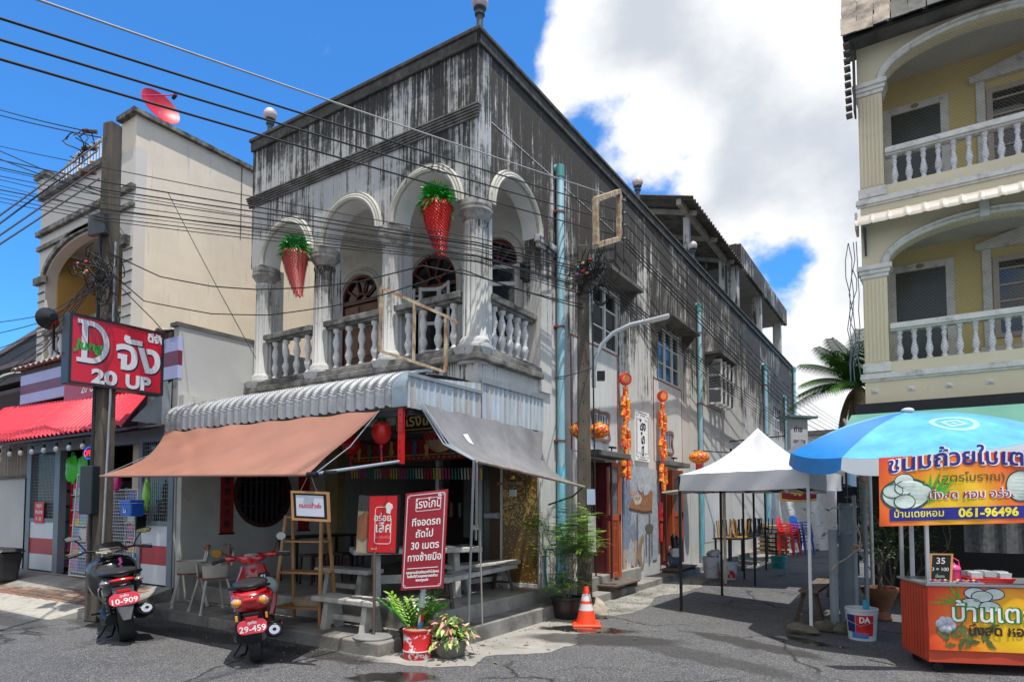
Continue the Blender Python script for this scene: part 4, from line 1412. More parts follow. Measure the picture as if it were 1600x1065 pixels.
build(MB().grid(lambda u,v:V((-22+5.8*u,5.8-.75*math.sin(v*1.4),4.45-.75*(1-math.cos(v*1.4))+.02*math.sin(u*200))),120,10,.01),'awning',mt('green_grey_sheet',(.20,.235,.215),.7,.2,3,grime=.3),nb,smooth=60)
each(MB().box(-24,-16.6,6.4,9,4.6,4.75).box(-24,-16.8,6.2,9,4.9,5.0).box(-24,-16.4,6.3,9,4.3,4.4),'roof_slat',mt('maroon_grey_slat',(.12,.085,.085),.7,.2,4),nb)
hg=MB()
hg.hexa([(-26,7,5.2),(-18.2,7,6.15),(-18.2,9.5,6.15),(-26,9.5,5.2),(-26,7,5.32),(-18.2,7,6.27),(-18.2,9.5,6.27),(-26,9.5,5.32)])
hg.hexa([(-18.2,7,6.15),(-15.6,7,5.9),(-15.6,9.5,5.9),(-18.2,9.5,6.15),(-18.2,7,6.27),(-15.6,7,6.02),(-15.6,9.5,6.02),(-18.2,9.5,6.27)])
each(hg,'gable_roof',mt('grey_roof_tiles',(.16,.15,.155),.8,.3,8,.3),nb,gap=-.01)
build(MB().plate(frame((0,7.05,0),(1,0,0)),[(-24,4.6),(-17,4.6),(-17,5.95),(-18.2,6.12),(-24,5.4)],.1),'gable',mt('dark_gable',(.04,.05,.06),.7,.2,3),nb)
# cream house behind
cb=thing('cream_house','cream three storey house with plain side wall and curved roof railing','building',(-13.3,9,0))
M_CREAM=mat_mold('cream_paint',(.76,.66,.52),7.7,8.9,streak=6,amount=-.08,lmax=.02,big=.03,stripe=.07)
M_CREAMF=mt('cream_grey_paint',(.60,.56,.50),.75,.06,1,.03,grime=.04,gcol=(.3,.27,.24),gscale=2)
cx0,cx1,cy=-15.28,-11.5,5.6
FC=frame((0,cy,0),(1,0,0))
op_=[(-14.95,4.3),(-11.85,4.3)]+arc(-13.4,1.55,6.15,.62,24,0,180)
build(MB().plate(FC,rect(cx0,cx1,4.0,7.93),.2,[op_]),'front_wall',M_CREAMF,cb)
build(MB().plate(frame((cx1,0,0),(0,1,0)),[(cy+.2,0),(22,0),(22,8.5),(cy+.2,8.5)],.2),'side_wall',M_CREAM,cb)
build(MB().fbox(FC,cx1-.5,cx1,7.93,8.5,-.2,0),'front_return',M_CREAM,cb)
mb=MB()
mb.fbox(FC,cx0-.08,cx0+.32,7.93,8.36,-.3,.05)
build(mb,'corner_post',M_CREAMF,cb)
M_MCOP=mt('mouldy_coping',(.20,.19,.165),.9,.5,7,.4,grime=.65,gcol=(.03,.028,.025),gscale=5)
mb=MB()
mb.fbox(FC,cx0-.14,cx0+.38,8.36,8.46,-.36,.11)
mb.fbox(FC,cx1-.52,cx1+.1,8.5,8.58,-.2,.1)
mb.box(cx1-.26,cx1+.09,cy+.2,22,8.501,8.58)
mb.fbox(FC,cx0+.06,cx1-.5,7.90,8.0,-.22,.10)
mb.fbox(FC,cx0-.05,cx1+.02,7.14,7.24,-.01,.08)
mb.fbox(FC,cx0-.04,cx1+.01,6.84,6.92,-.01,.06)
each(mb,'coping',M_MCOP,cb,gap=-.001)
mb=MB()
mb.sweep(FC,arc(-13.4,1.58,6.15,.66,30)[::1],[(0,0),(0,.06),(.10,.06),(.10,0)])
mb.fbox(FC,cx1-.5,cx1-.1,6.18,6.34,0,.09)
mb.fbox(FC,cx0-.05,cx0+.42,6.12,6.26,0,.09)
each(mb,'arch_trim',M_MCOP,cb,gap=-.001)
mb=MB()
for k in range(9):
 mb.fbox(FC,cx1-.32,cx1-.01,4.5+k*.2,4.52+k*.2,0,.02)
 mb.fbox(FC,cx0+.01,cx0+.3,4.5+k*.18,4.52+k*.18,0,.02)
each(mb,'quoin_line',M_MCOP,cb,gap=-.001)
M_OCH=mt('ochre_recess',(.46,.27,.075),.8,.08,1)
build(MB().box(cx0+.1,cx1-.25,7.0,7.1,4.2,7.0),'recess_wall',M_OCH,cb)
build(MB().box(-14.97,-14.9,cy+.2,7.0,4.2,6.8),'recess_side',M_OCH,cb)
build(MB().box(cx0+.1,cx1-.2,cy+.2,7.1,6.85,6.95),'recess_ceiling',M_PALE,cb)
build(MB().box(-12.5,-12.0,6.96,6.99,4.4,6.2),'dark_door',M_DARKIN,cb)
build(MB().box(cx0,cx1-.2,cy+.2,21,7.80,7.92),'roof_deck',M_STEP,cb)
each(MB().fbox(FC,-14.95,-11.85,5.02,5.12,-.18,.04).fbox(FC,-14.95,-11.85,4.22,4.34,-.18,.04),'balcony_rail',M_MCOP,cb)
for k in range(14):inst(balm,'baluster',cb,Matrix.Translation((-14.8+k*.22,cy+.08,4.36))@Matrix.Scale(1.03,4))
rw=mt('white_railing',(.70,.70,.72),.45,.05,5)
def rtop(x):
 k=(x-(cx0+.4))/(cx1-.5-cx0-.4)
 return 8.12+.40*math.sin(math.pi/2*max(0,min(1,k*2.4)))**.8
N=24
for k in range(N+1):
 x=cx0+.42+k*(cx1-.55-cx0-.42)/N
 build(MB().cyl((x,cy+.04,8.0),(x,cy+.04,rtop(x)),.015,n=6),'railing_bar',rw,cb)
build(MB().tube([(x,cy+.04,rtop(x))for x in[cx0+.4+i*(cx1-.52-cx0-.4)/30 for i in range(31)]],.02,6),'top_rail',rw,cb,smooth=60)
gd=mt('gold_knob',(.55,.36,.08),.4,.1,6)
km=mesh_of(MB().ball((0,0,0),.032,nu=8,nv=6),'knob',gd,60)
for k in range(0,N+1,2):
 x=cx0+.42+k*(cx1-.55-cx0-.42)/N
 inst(km,'knob',cb,Matrix.Translation((x,cy+.03,8.0+(rtop(x)-8)*(.35 if k%4 else.75))))
build(MB().box(cx1,cx1+.01,7.66,7.68,7.0,8.5),'wall_joint',M_MCOP,cb)
lt=thing('back_roof','small corrugated roof edge between the cream side wall and the blackened parapet','roof',(-11,11,8))
build(corr(MB(),V((-13.0,10.4,8.95)),V((-9.9,10.4,9.0)),V((0,3,.6)),20,.03),'roof_sheet',MATS['old_roof_sheet'],lt)
build(MB().box(-12.8,-9.9,10.5,10.6,7.5,8.92),'gable_wall',M_PALE,lt)
# satellite dish
ds=thing('satellite_dish','red satellite dish standing on the cream house roof edge','satellite dish',(-11.75,6.35,8.58))
M_DISH=mt('red_dish',(.50,.01,.03),.45,.1,4)
cen=at(250,168,X=-11.9)
ax=V((.874,.026,.35)).normalized()
rot=V((0,0,1)).rotation_difference(ax).to_matrix()
mb=MB()
mb.grid(lambda u,v:cen+rot@V((.36*u*math.cos(v*2*math.pi),.36*u*math.sin(v*2*math.pi),.12*u*u-.08)),8,32,.008)
build(mb,'dish',M_DISH,ds,smooth=50)
build(MB().cyl(cen+V((-.06,.02,-.05)),(cen.x-.02,cen.y+.12,8.4),.02,n=8),'mast',M_GALV,ds)
tip=cen+ax*.50+V((.05,0,-.12))
build(MB().cyl(cen+rot@V((0,-.36,.02)),tip,.012,n=6),'feed_arm',mt('pink_arm',(.6,.03,.15),.4,.1,4),ds)
build(MB().cyl(tip,tip-ax*.1,.035,.03,n=10),'feed_horn',M_BLACK,ds)
# cream building at the right with two balconies
rb=thing('balcony_building','cream building with two netted balconies of white balusters at the right edge','building',(2.5,16,0))
M_CRM=mt('warm_cream_paint',(.68,.60,.43),.75,.07,1,.04,grime=.06,gcol=(.25,.21,.15),gscale=2)
M_OLV=mt('ochre_inner_wall',(.66,.52,.22),.8,.07,1,.03)
M_TRIM=mt('off_white_moulding',(.66,.64,.60),.6,.12,6,.1,grime=.25,gcol=(.10,.09,.08),gscale=5)
RX0,RX1,RY=-.77,6.5,13.0
FB=frame((0,RY,0),(1,0,0))
build(MB().box(RX0+.3,RX1,14.5,14.7,0,10.2),'inner_wall',M_OLV,rb)
build(MB().box(RX0,RX0+.25,RY+.35,24,3.4,10.2),'side_wall',M_CRM,rb)
each(MB().box(RX0+.26,RX1,RY+.31,14.5,3.36,3.5).box(RX0+.26,RX1,RY+.31,14.5,6.6,6.7).box(RX0+.26,RX1,RY+.31,14.5,10.05,10.15),'floor_slab',mt('balcony_ceiling_grey',(.52,.51,.48),.8,.06,2),rb)
for zb,sp,zt0 in((3.4,5.88,6.15),(6.60,9.27,9.35)):
 lo=zb
 hi=zb+.73
 build(MB().fbox(FB,RX0,RX1,lo,hi,-.3,0),'balcony_wall',M_CRM,rb)
 mb=MB()
 mb.fbox(FB,RX0-.05,RX1,lo+.40,lo+.44,0,.03)
 mb.fbox(FB,RX0-.07,RX1,lo+.44,lo+.50,0,.06)
 mb.fbox(FB,RX0-.06,RX1,lo+.502,lo+.54,0,.045)
 build(mb,'string_course',M_TRIM,rb)
 st=MB()
 for k in range(7):
  x=RX0+.15+k*.55
  c=FB(x,lo+.22,0)
  st.add([FB(x-.06,lo+.18,.002),FB(x+.06,lo+.18,.002),FB(x+.06,lo+.27,.002),FB(x-.06,lo+.27,.002),FB(x,lo+.225,.035)],[(0,1,4),(1,2,4),(2,3,4),(3,0,4)])
 each(st,'pyramid_stud',M_TRIM,rb,gap=-.001)
 pl=[(RX0,sp),(-.36,sp)]+arc(1.02,1.38,sp,.56,30)[0:]+[(2.44,sp),(2.8,sp)]+arc(4.2,1.4,sp,.56,30)+[(5.64,sp),(RX1,sp),(RX1,6.6 if zb<5 else 10.1),(RX0,6.6 if zb<5 else 10.1)]
 build(MB().plate(FB,pl,.3),'arch_wall',M_CRM,rb)
 each(MB().sweep(FB,arc(1.02,1.37,sp,.55,36)[::1],[(0,0),(0,.03),(.03,.07),(.07,.05),(.10,.08),(.14,.0)]).sweep(FB,arc(4.2,1.37,sp,.55,36)[::1],[(0,0),(0,.03),(.03,.07),(.07,.05),(.10,.08),(.14,.0)]),'arch_moulding',M_TRIM,rb,gap=-.001,smooth=35)
 mb=MB().fbox(FB,.97,1.10,sp+.50,sp+.78,.0,.11).fbox(FB,.93,1.14,sp+.78,sp+.83,0,.14)
 if zb<5:build(mb,'keystone',M_TRIM,rb,bevel=.01)
 for x in(-.575,2.62,5.82):
  pm=MB()
  pm.fbox(FB,x-.19,x+.19,hi,sp-.2,-.3,.0)
  for k in range(6):pm.fbox(FB,x-.165+k*.061,x-.165+k*.061+.028,hi+.03,sp-.24,0,.018)
  build(pm,'pilaster',M_CRM,rb)
  cm=MB()
  for i,(dz,o)in enumerate(((-.20,.03),(-.13,.055),(-.06,.085))):cm.fbox(FB,x-.19-o,x+.19+o,sp+dz,sp+dz+(.07 if i<2 else.08),-.33,o)
  build(MB().fbox(FB,x-.22,x+.22,hi-.17,hi,-.3,.04),'plinth',M_TRIM,rb,bevel=.006)
  build(cm,'capital',M_TRIM,rb,bevel=.006)
 tz=zb+1.41
 rm=MB().fbox(FB,-.36,RX1,tz-.10,tz,-.24,.03).fbox(FB,-.36,RX1,tz-.13,tz-.10,-.2,-.01)
 build(rm,'handrail',M_TRIM,rb,bevel=.012)
 bp=[(.05,0),(.05,.04),(.035,.06),(.035,.09),(.05,.13),(.058,.19),(.045,.26),(.032,.33),(.03,.38),(.042,.42),(.042,.45),(.03,.47),(.048,.51),(.052,.55)]
 if zb<5:bm2=mesh_of(MB().lathe(bp,n=12),'baluster',mt('pearly_baluster',(.72,.71,.74),.3,.2,30,.2,grime=.12),45)
 for k in range(17):
  inst(bm2,'baluster',rb,Matrix.Translation(FB(-.22+k*.218,hi,-.1)))
 FW=frame((0,14.5,0),(1,0,0))
 x0,x1=at(1400,450,Y=14.5).x,at(1478,450,Y=14.5).x
 zt=zt0
 build(MB().fbox(FW,x0,x1,zb+.1,zt,-.02,.012),'door',mt('green_black_door',(.018,.026,.024),.3,.3,4),rb)
 dm=MB()
 for r in((x0-.14,x0,zb+.1,zt+.14),(x1,x1+.14,zb+.1,zt+.14),(x0,x1,zt,zt+.14)):dm.fbox(FW,*r,0,.05)
 build(dm,'door_surround',M_TRIM,rb,bevel=.008)
 build(MB().ball(FW((x0+x1)/2,zt+.07,.055),.07,.02,.045,12,8),'oval_badge',mt('bronze_badge',(.30,.2,.12),.5,.2,20),rb,smooth=60)
 x2,x3=at(1552,450,Y=14.5).x,at(1552,450,Y=14.5).x+1.5
 wm=MB()
 for r in((x2,x2+.09,zb+1.25,zt),(x3-.09,x3,zb+1.25,zt),(x2+.09,x3-.09,zt-.1,zt),(x2+.09,x3-.09,zb+1.25,zb+1.33)):wm.fbox(FW,*r,0,.04)
 for k in range(1,5):wm.fbox(FW,x2+.09,x3-.09,zb+1.3+k*.3,zb+1.33+k*.3,.005,.03)
 w_=build(wm,'window_frame',mt('pinkish_frame',(.42,.35,.29),.5,.1,5),rb)
 build(MB().fbox(FW,x2,x3,zb+1.25,zt,.001,.004),'pane',M_DARKGL,w_)
 dm=MB()
 for r in((x2-.16,x2-.02,zb+.9,zt+.16),(x3+.02,x3+.16,zb+.9,zt+.16)):dm.fbox(FW,*r,0,.06)
 dm.fbox(FW,x2-.26,x3+.26,zt+.16,zt+.28,0,.12)
 dm.fbox(FW,x2-.24,x3+.24,zb+1.0,zb+1.08,0,.12)
 build(dm,'window_surround',M_TRIM,rb,bevel=.008)
 dm=MB().add([FW(x2-.24,zt+.28,0),FW(x3+.24,zt+.28,0),FW((x2+x3)/2,zt+.55,0),FW(x2-.24,zt+.28,.1),FW(x3+.24,zt+.28,.1),FW((x2+x3)/2,zt+.55,.1)],[(3,4,5),(0,2,1),(0,1,4,3),(1,2,5,4),(2,0,3,5)])
 build(dm,'pediment',M_TRIM,rb)
 nm=MB()
 s_=.062
 y=RY+.02
 def strand(p,q):
  d=(q-p).normalized()
  a=V((d.z,0,-d.x))*.0013
  nm.add([p-a,p+a,q+a,q-a],[(0,1,2,3)])
 W0,W1,Z0,Z1=-.38,2.46,hi,sp+.50
 k=W0-(Z1-Z0)
 while k<W1:
  a0=max(W0,k);a1=min(W1,k+(Z1-Z0))
  if a1>a0:
   strand(V((a0,y,Z0+a0-k)),V((a1,y,Z0+a1-k)))
   strand(V((a0,y+.002,Z1-(a0-k))),V((a1,y+.002,Z1-(a1-k))))
  k+=s_
 build(nm,'bird_net',mt('net_strand',(.17,.155,.11),.7,.1,5),rb,kind='stuff',fix=False)
am_=MB().grid(lambda u,v:V((-.84+4.4*u,12.99-.42*math.sin(v*1.5)+-(.010 if(u*17)%1<.10 else 0),6.80-.30*(1-math.cos(v*1.5))+(.010 if(u*17)%1<.10 else 0))),170,10,.008)
build(am_,'metal_awning',mt('ivory_sheet',(.44,.40,.34),.4,.08,2,.04,grime=.12,gcol=(.3,.26,.2)),rb,smooth=50)
build(MB().box(-.84,-.80,12.60,12.99,6.48,6.78),'awning_end',MATS['ivory_sheet'],rb)
mb=MB()
mb.bar((-.70,12.97,6.1),(-.70,12.62,6.5),.03,.03)
mb.bar((-.70,12.96,6.1),(-.70,12.96,6.6),.03,.03)
build(mb,'awning_bracket',MATS['dark_steel_frame'],rb)
for j in range(5):
 for i in range(20):
  if j==0 and i>2 and False:continue
  x=-.98+i*.26
  z=9.98+j*.20
  y=12.42+j*.10
  rd=random.Random(i*7+j)
  g_=(.13,.13,.115)if not(i<3 and j<5 or rd.random()<.08)else(.36,.30,.24)
  m=mt('eave_tile_grey' if g_[0]<.2 else 'eave_tile_pale',g_,.85,.35,4,.35,grime=.45)
  f=frame((x+rd.uniform(-.008,.008),y,z+rd.uniform(-.012,.012)),(1,rd.uniform(-.03,.03),rd.uniform(-.05,.05)),(0,.35+rd.uniform(-.06,.06),1))
  build(MB().fbox(f,.003,.255,0,.24,-.014,.002),'roof_tile',m,rb)
build(MB().hexa([(-.95,12.5,10.0),(5,12.5,10.0),(5,13.3,10.0),(-.95,13.3,10.0),(-.95,13.1,11.0),(5,13.1,11.0),(5,13.6,11.0),(-.95,13.6,11.0)]),'eave_core',MATS['hood_concrete'],rb)
build(MB().box(-.93,5,12.50,12.54,9.93,10.0),'gutter',M_BLACK,rb)
mb=MB()
for k in range(10):
 mb.cbox((-.90,12.62+.03*k,9.9-k*.13),.10,.16,.03)
each(mb,'slipped_tile',mt('edge_tile',(.2,.17,.14),.8,.3,5,grime=.4),rb,gap=-.001)
build(MB().box(-.82,-.79,12.7,13.0,8.7,9.95),'eave_board',MATS['dark_steel_frame'],rb)
each(MB().box(-.6,6.5,13.4,13.5,0,3.36).box(-.77,-.4,13.0,13.35,0,3.4),'ground_wall',M_DARKIN,rb)
mb=MB()
rd=random.Random(5)
for j in range(4):
 mb.tube([(-.86-.05*j+.04*rd.uniform(-1,1),12.98,6.4-k*.32)for k in range(9)],.008,5)
mb.tube([(-.92+.07*math.sin(k*1.1),12.97,5.9-.2*k)for k in range(10)],.008,5)
each(mb,'hanging_wire',mt('grey_wire',(.12,.16,.2),.6,.1,5),rb,gap=-.01)
# green awning of the ground floor
ga2=thing('green_awning','green canvas awning sloping from the cream building behind the blue umbrella','awning',(1,11.5,2.4))
M_GRN=mt('green_tarpaulin',(.085,.24,.19),.55,.1,1.5,.08)
build(MB().grid(lambda u,v:V((-.97-.15*v+5*u,12.6-2.0*v,3.17-.62*v-.07*math.sin(math.pi*v)*(1+.3*math.sin(u*40)))),60,14,.006),'awning_cloth',M_GRN,ga2,smooth=60)
build(MB().cyl((-1.12,10.6,2.56),(3.9,10.6,2.56),.02,n=8),'front_pole',M_GALV,ga2)
mb=MB()
mb.cyl((-1.1,10.6,2.56),(-1.1,12.9,2.85),.02,n=8)
mb.cyl((-1.1,12.6,3.12),(-.85,12.6,2.5),.02,n=8)
build(mb,'side_pole',M_GALV,ga2)
build(MB().box(-.9,5,12.62,12.99,3.16,3.36),'dark_gap_board',M_BLACK,ga2)
for x in(-.6,3.6):build(MB().cyl((x,10.6,0),(x,10.6,2.56),.025,n=10),'pole',M_STEELG,ga2)
# blue umbrella
um=thing('market_umbrella','big blue and white market umbrella over the dessert stall','umbrella',(-.2,8.1,0))
UC=V((-.09,8.73,0))
M_UB=mt('umbrella_deep_blue',(.012,.20,.55),.32,.15,3,.25,spec=.6)
M_UC=mt('umbrella_sky_blue',(.11,.41,.63),.30,.25,3,.25,spec=.7)
M_UW=mt('umbrella_silver_white',(.52,.56,.60),.35,.08,2,.04)
def upt(a,r):
 R0=1.28
 k=(a/(math.pi/4))%1
 tuck=1-.045*math.sin(math.pi*k)*(r**1.5)
 z=2.68-.09*r-.24*r**2.2-.03*math.sin(math.pi*k)*r
 return V((UC.x+R0*r*tuck*math.cos(a),UC.y+R0*r*tuck*math.sin(a),z-.04*(math.cos(a)*.3)))
for g in range(8):
 a0=g*math.pi/4+.30
 def fn(u,v,g=g):
  a=g*math.pi/4+u*math.pi/4
  p=upt(a,.03+.97*v)
  c,s=math.cos(.30),math.sin(.30)
  d=p-UC
  qx,qy=d.x*c-d.y*s,d.x*s+d.y*c
  return V((UC.x+qx,UC.y+qy,p.z+.045*qx+.207*qy))
 pn=build(MB().grid(fn,14,16,.003),'canopy_panel',M_UB if g in(0,2,4)else M_UC,um,smooth=60)
 def fv(u,v,fn=fn):
  e=fn(u,1)
  d=V((e.x-UC.x,e.y-UC.y,0)).normalized()
  h=.175*(1-.28*abs(2*u-1)**6)
  return e+d*(.02*v)+V((0,0,-h*v))
 build(MB().grid(fv,14,4,.002),'valance',M_UB if g in(0,2,4)else M_UW,pn,smooth=60)
 q=fn(0,1)
 build(MB().tube([UC+V((0,0,2.61)),fn(0,.5)+V((0,0,-.03)),q+V((0,0,-.02))],.007,5),'rib',M_BLACK,um)
build(MB().ball(UC+V((0,0,2.70)),.07,.07,.035,14,8),'top_cap',mt('grey_white_cap',(.5,.52,.55),.4,.2,9),um,smooth=60)
build(MB().cyl(UC,UC+V((0,0,2.5)),.024,n=12),'pole',M_WHITEP,um)
def ud(x,y,lift=.006):
 best=UC+V((x,y,0))
 d=best-UC
 c,s=math.cos(-.30),math.sin(-.30)
 e=V((d.x*c-d.y*s,d.x*s+d.y*c,0))
 a=math.atan2(e.y,e.x)%(2*math.pi)
 r=e.length/1.28
 for _ in range(3):r=e.length/(1.28*(1-.045*math.sin(math.pi*((a/(math.pi/4))%1))*r**1.5))
 return V((best.x,best.y,upt(a,r).z+lift+.045*x+.207*y))
def onumb(sx,sy,cx,cy):
 d=V((cx-UC.x,cy-UC.y,0)).normalized()
 t_=V((-d.y,d.x,0))
 return(cx-UC.x)+t_.x*sx+d.x*sy,(cy-UC.y)+t_.y*sx+d.y*sy
mk=MB()
for ring,(r0,r1)in enumerate(((.155,.205),)):
 n=36
 for k in range(n):
  a,b=2*math.pi*k/n,2*math.pi*(k+1)/n
  q=[onumb(rr_*math.cos(t_)*1.15,rr_*math.sin(t_),UC.x+.42,UC.y-.52)for rr_,t_ in((r0,a),(r1,a),(r1,b),(r0,b))]
  mk.add([ud(*p)for p in q],[(0,1,2,3)])
for a0_,a1_,b0_,b1_ in((-.10,.10,.05,.085),(-.10,-.065,-.08,.05),(-.065,.10,-.08,-.045),(.065,.10,-.045,.05),(-.03,.03,-.02,.02)):
 q=[onumb(a,b,UC.x+.42,UC.y-.52)for a,b in((a0_,b0_),(a1_,b0_),(a1_,b1_),(a0_,b1_))]
 mk.add([ud(*p)for p in q],[(0,1,2,3)])
build(mk,'printed_mark',mt('umbrella_print',(.36,.60,.73),.3,.05,6),um,fix=False)
# dessert stall
st_=thing('dessert_stall','orange food cart with a printed banner front selling pandan coconut cups','food cart',(.6,7.8,0))
fcq=frame((.04,7.31,0),(.927,.375,0))
M_OR=mt('orange_red_panel',(.48,.055,.02),.5,.12,3,.04,grime=.1)
def banner_mat(name,cx,cz,rx,rz,o,u):
 m=bpy.data.materials.new(name)
 t=NT(m)
 g_=t.node('ShaderNodeNewGeometry')
 d=t.node('ShaderNodeVectorMath',operation='SUBTRACT')
 t.l.new(g_.outputs['Position'],d.inputs[0])
 d.inputs[1].default_value=o
 dt=t.node('ShaderNodeVectorMath',operation='DOT_PRODUCT')
 t.l.new(d.outputs[0],dt.inputs[0])
 dt.inputs[1].default_value=u
 s=t.node('ShaderNodeSeparateXYZ')
 t.l.new(d.outputs[0],s.inputs[0])
 a=t.math('DIVIDE',t.math('SUBTRACT',dt.outputs['Value'],cx),rx)
 b=t.math('DIVIDE',t.math('SUBTRACT',s.outputs[2],cz),rz)
 r=t.math('SQRT',t.math('ADD',t.math('MULTIPLY',a,a),t.math('MULTIPLY',b,b)))
 r=t.math('ADD',r,t.math('MULTIPLY',t.noise(t.pos(),3,3,.5),.25))
 c=t.mix(t.rng(r,.45,.95),(.80,.50,.012),(.78,.17,.012))
 c=t.mix(t.rng(r,.95,1.5),c,(.62,.035,.015))
 t.l.new(c,t.p.inputs['Base Color'])
 t.p.inputs['Roughness'].default_value=.38
 t.bump(t.noise(t.pos(),9,3,.5),.25,.01)
 return m
W_=1.62
mb=MB()
mb.fbox(fcq,0,W_,.10,.22,-.62,-.01)
mb.fbox(fcq,0,W_,.22,.82,-.62,-.012)
build(mb,'cart_body',M_OR,st_,bevel=.006)
sd=MB()
for k in range(9):sd.fbox(frame(fcq(0,0,-.62),-fcq.n*-1 if False else fcq.n,(0,0,1)),.03+k*.064,.07+k*.064,.13,.80,-.01,.012)
each(sd,'side_slat',M_OR,st_,gap=-.001)
build(MB().fbox(fcq,-.02,W_+.02,.825,.85,-.66,.03),'counter_top',mt('steel_counter',(.42,.43,.44),.3,.1,5,metal=.7),st_,bevel=.004)
M_BF=banner_mat('cart_banner_print',.75,.46,.60,.5,tuple(fcq.o),tuple(fcq.u))
def wav(fr,W,H,z0,amp=.008,c0=.0,seed=1):
 return lambda u,v:fr(W*u,z0+H*v,c0+amp*math.sin(u*11+seed)*math.sin(v*5+seed)+amp*.5*math.sin(u*29+v*9))
build(MB().grid(wav(fcq,W_,.60,.22,.004,.006),50,14,.003),'front_banner',M_BF,st_,smooth=60)
for a0 in(.02,W_-.06,.0):
 pass
po=MB()
for a0,c0 in((.0,-.03),(.0,-.62),(W_-.03,-.03),(W_-.03,-.62)):po.fbox(fcq,a0,a0+.03,.85,2.0,c0,c0+.03)
each(po,'stall_post',mt('stainless_post',(.50,.52,.54),.3,.1,6,metal=.6),st_)
cs=MB()
for a0,c0 in((.1,-.08),(.1,-.52),(W_-.1,-.08),(W_-.1,-.52)):
 cs.cyl(fcq(a0,.045,c0-.015),fcq(a0,.045,c0+.015),.045,n=14)
each(cs,'caster',M_BLACK,st_,gap=-.001)
CL=.013
def bowl(mb_w,mb_r,fr,a,b,ra,rb_,c):
 mb_w.plate(fr,[(a+ra*math.cos(R_(q)),b+rb_*math.sin(R_(q)))for q in range(0,360,15)],.001,c=c)
 mb_r.sweep(fr,[(a+ra*math.cos(R_(q)),b+rb_*math.sin(R_(q)))for q in range(0,360,15)][::-1],[(0,c-.001),(0,c+.001),(ra*.10,c+.001),(ra*.10,c-.001)],closed=True)
def leaf_fan(mb_,fr,a,b,L,angs,wd,c):
 for an,k in angs:
  d=(math.cos(R_(an)),math.sin(R_(an)))
  n_=(-d[1],d[0])
  l=L*k
  mb_.plate(fr,[(a,b),(a+d[0]*l*.5+n_[0]*wd,b+d[1]*l*.5+n_[1]*wd),(a+d[0]*l,b+d[1]*l),(a+d[0]*l*.5-n_[0]*wd,b+d[1]*l*.5-n_[1]*wd)],.001,c=c)
M_DISHW=mt('printed_milk_white',(.52,.60,.55),.45,.18,14)
M_RIM=mt('printed_navy',(.012,.02,.12),.45,.1,9)
M_LEAF=mt('printed_leaf_green',(.06,.38,.03),.45,.3,9)
M_YEL=mt('yellow_print',(.85,.72,.03),.45,.05,6)
def onwave(fr,W,H,z0,wf,dz):
 def f(a,b,c=0.0):return wf(min(1.05,max(-.05,a/W)),(b-z0)/H)+fr.n*((c-dz)*.45+.0035)
 f.o,f.u,f.v,f.n=fr.o,fr.u,fr.v,fr.n
 return f
fcq0=fcq
fcq=onwave(fcq0,W_,.60,.22,wav(fcq0,W_,.60,.22,.004,.006),.0115)
bw,br2,lf2=MB(),MB(),MB()
leaf_fan(lf2,fcq,.28,.66,.22,[(100,.9),(118,1.1),(145,.8),(165,1.1),(178,1.3)],.010,CL)
for i,(a,b)in enumerate(((.40,.765),(.56,.76),(.46,.735),(.36,.665),(.52,.64))):bowl(bw,br2,fcq,a,b,.085,.048,CL+.002*i)
build(lf2,'printed_leaves',M_LEAF,st_,fix=False)
build(bw,'printed_bowls',M_DISHW,st_,kind='stuff',fix=False)
build(br2,'printed_bowl_rims',M_RIM,st_,kind='stuff',fix=False)
build(words(MB(),fcq,'บ้านเตยหอม',.235,.20,.50,CL+.012,.012,'L'),'lettering',mt('green_outline_print',(.02,.20,.03),.5,.1,6),st_,fix=False)
build(words(MB(),fcq,'บ้านเตยหอม',.235,.20,.50,CL+.0145,.002,'L'),'lettering',M_WHITEL,st_,fix=False)
build(words(MB(),fcq,'นึ่งสด หอม อร่อย',.125,.34,.375,CL+.012,.004,'L'),'lettering',mt('dark_brown_print',(.04,.012,.01),.5,.1,6),st_,fix=False)
build(words(MB(),fcq,'ขนมถ้วย',.15,.83,.60,CL+.012,.006,'L',shear=.2),'lettering',M_RIM,st_,fix=False)
lm=MB()
rd=random.Random(2)
for k in range(26):
 a,b=.10+rd.random()*.42,.25+rd.random()*.2
 leaf_fan(lm,fcq,a,b,.11,[(rd.uniform(0,360),1)],.025,CL+.0006*k*.2)
for k in range(12):
 a,b=.95+rd.random()*.5,.25+rd.random()*.12
 leaf_fan(lm,fcq,a,b,.11,[(rd.uniform(0,360),1)],.025,CL)
build(lm,'printed_foliage',mt('printed_olive',(.10,.13,.03),.5,.5,12),st_,kind='stuff',fix=False)
pf=MB()
for k in range(7):pf.ball(fcq(.14+.05*math.cos(k),.46+.04*math.sin(k),CL-.02),.045,.02,.045,10,6)
build(pf,'printed_flower',mt('printed_flower_grey',(.42,.45,.52),.6,.2,20),st_,smooth=60)
fcq=fcq0
bb=thing('price_board','small chalkboard on the stall counter reading 35 and 3 for 100','chalkboard',fcq(.12,.85,-.2))
bf=frame(fcq(.065,.852,-.13),fcq.u,(-.375*-.2,-.2*.927*-1,1))
build(MB().fbox(bf,.02,.185,.01,.26,-.012,0),'board',M_BLACK,bb)
fm=MB()
for r in((0,.02,0,.275),(.185,.205,0,.275),(.02,.185,.26,.275),(.02,.185,0,.012)):fm.fbox(bf,*r,-.014,.008)
build(fm,'board_frame',M_TAN,bb)
tx=MB()
words(tx,bf,'35',.085,.10,.175,.002,.001)
words(tx,bf,'3 = 100',.048,.10,.105,.002,.0005)
build(tx,'lettering',mt('chalk',(.55,.52,.55),.8,.1,20),bb,fix=False)
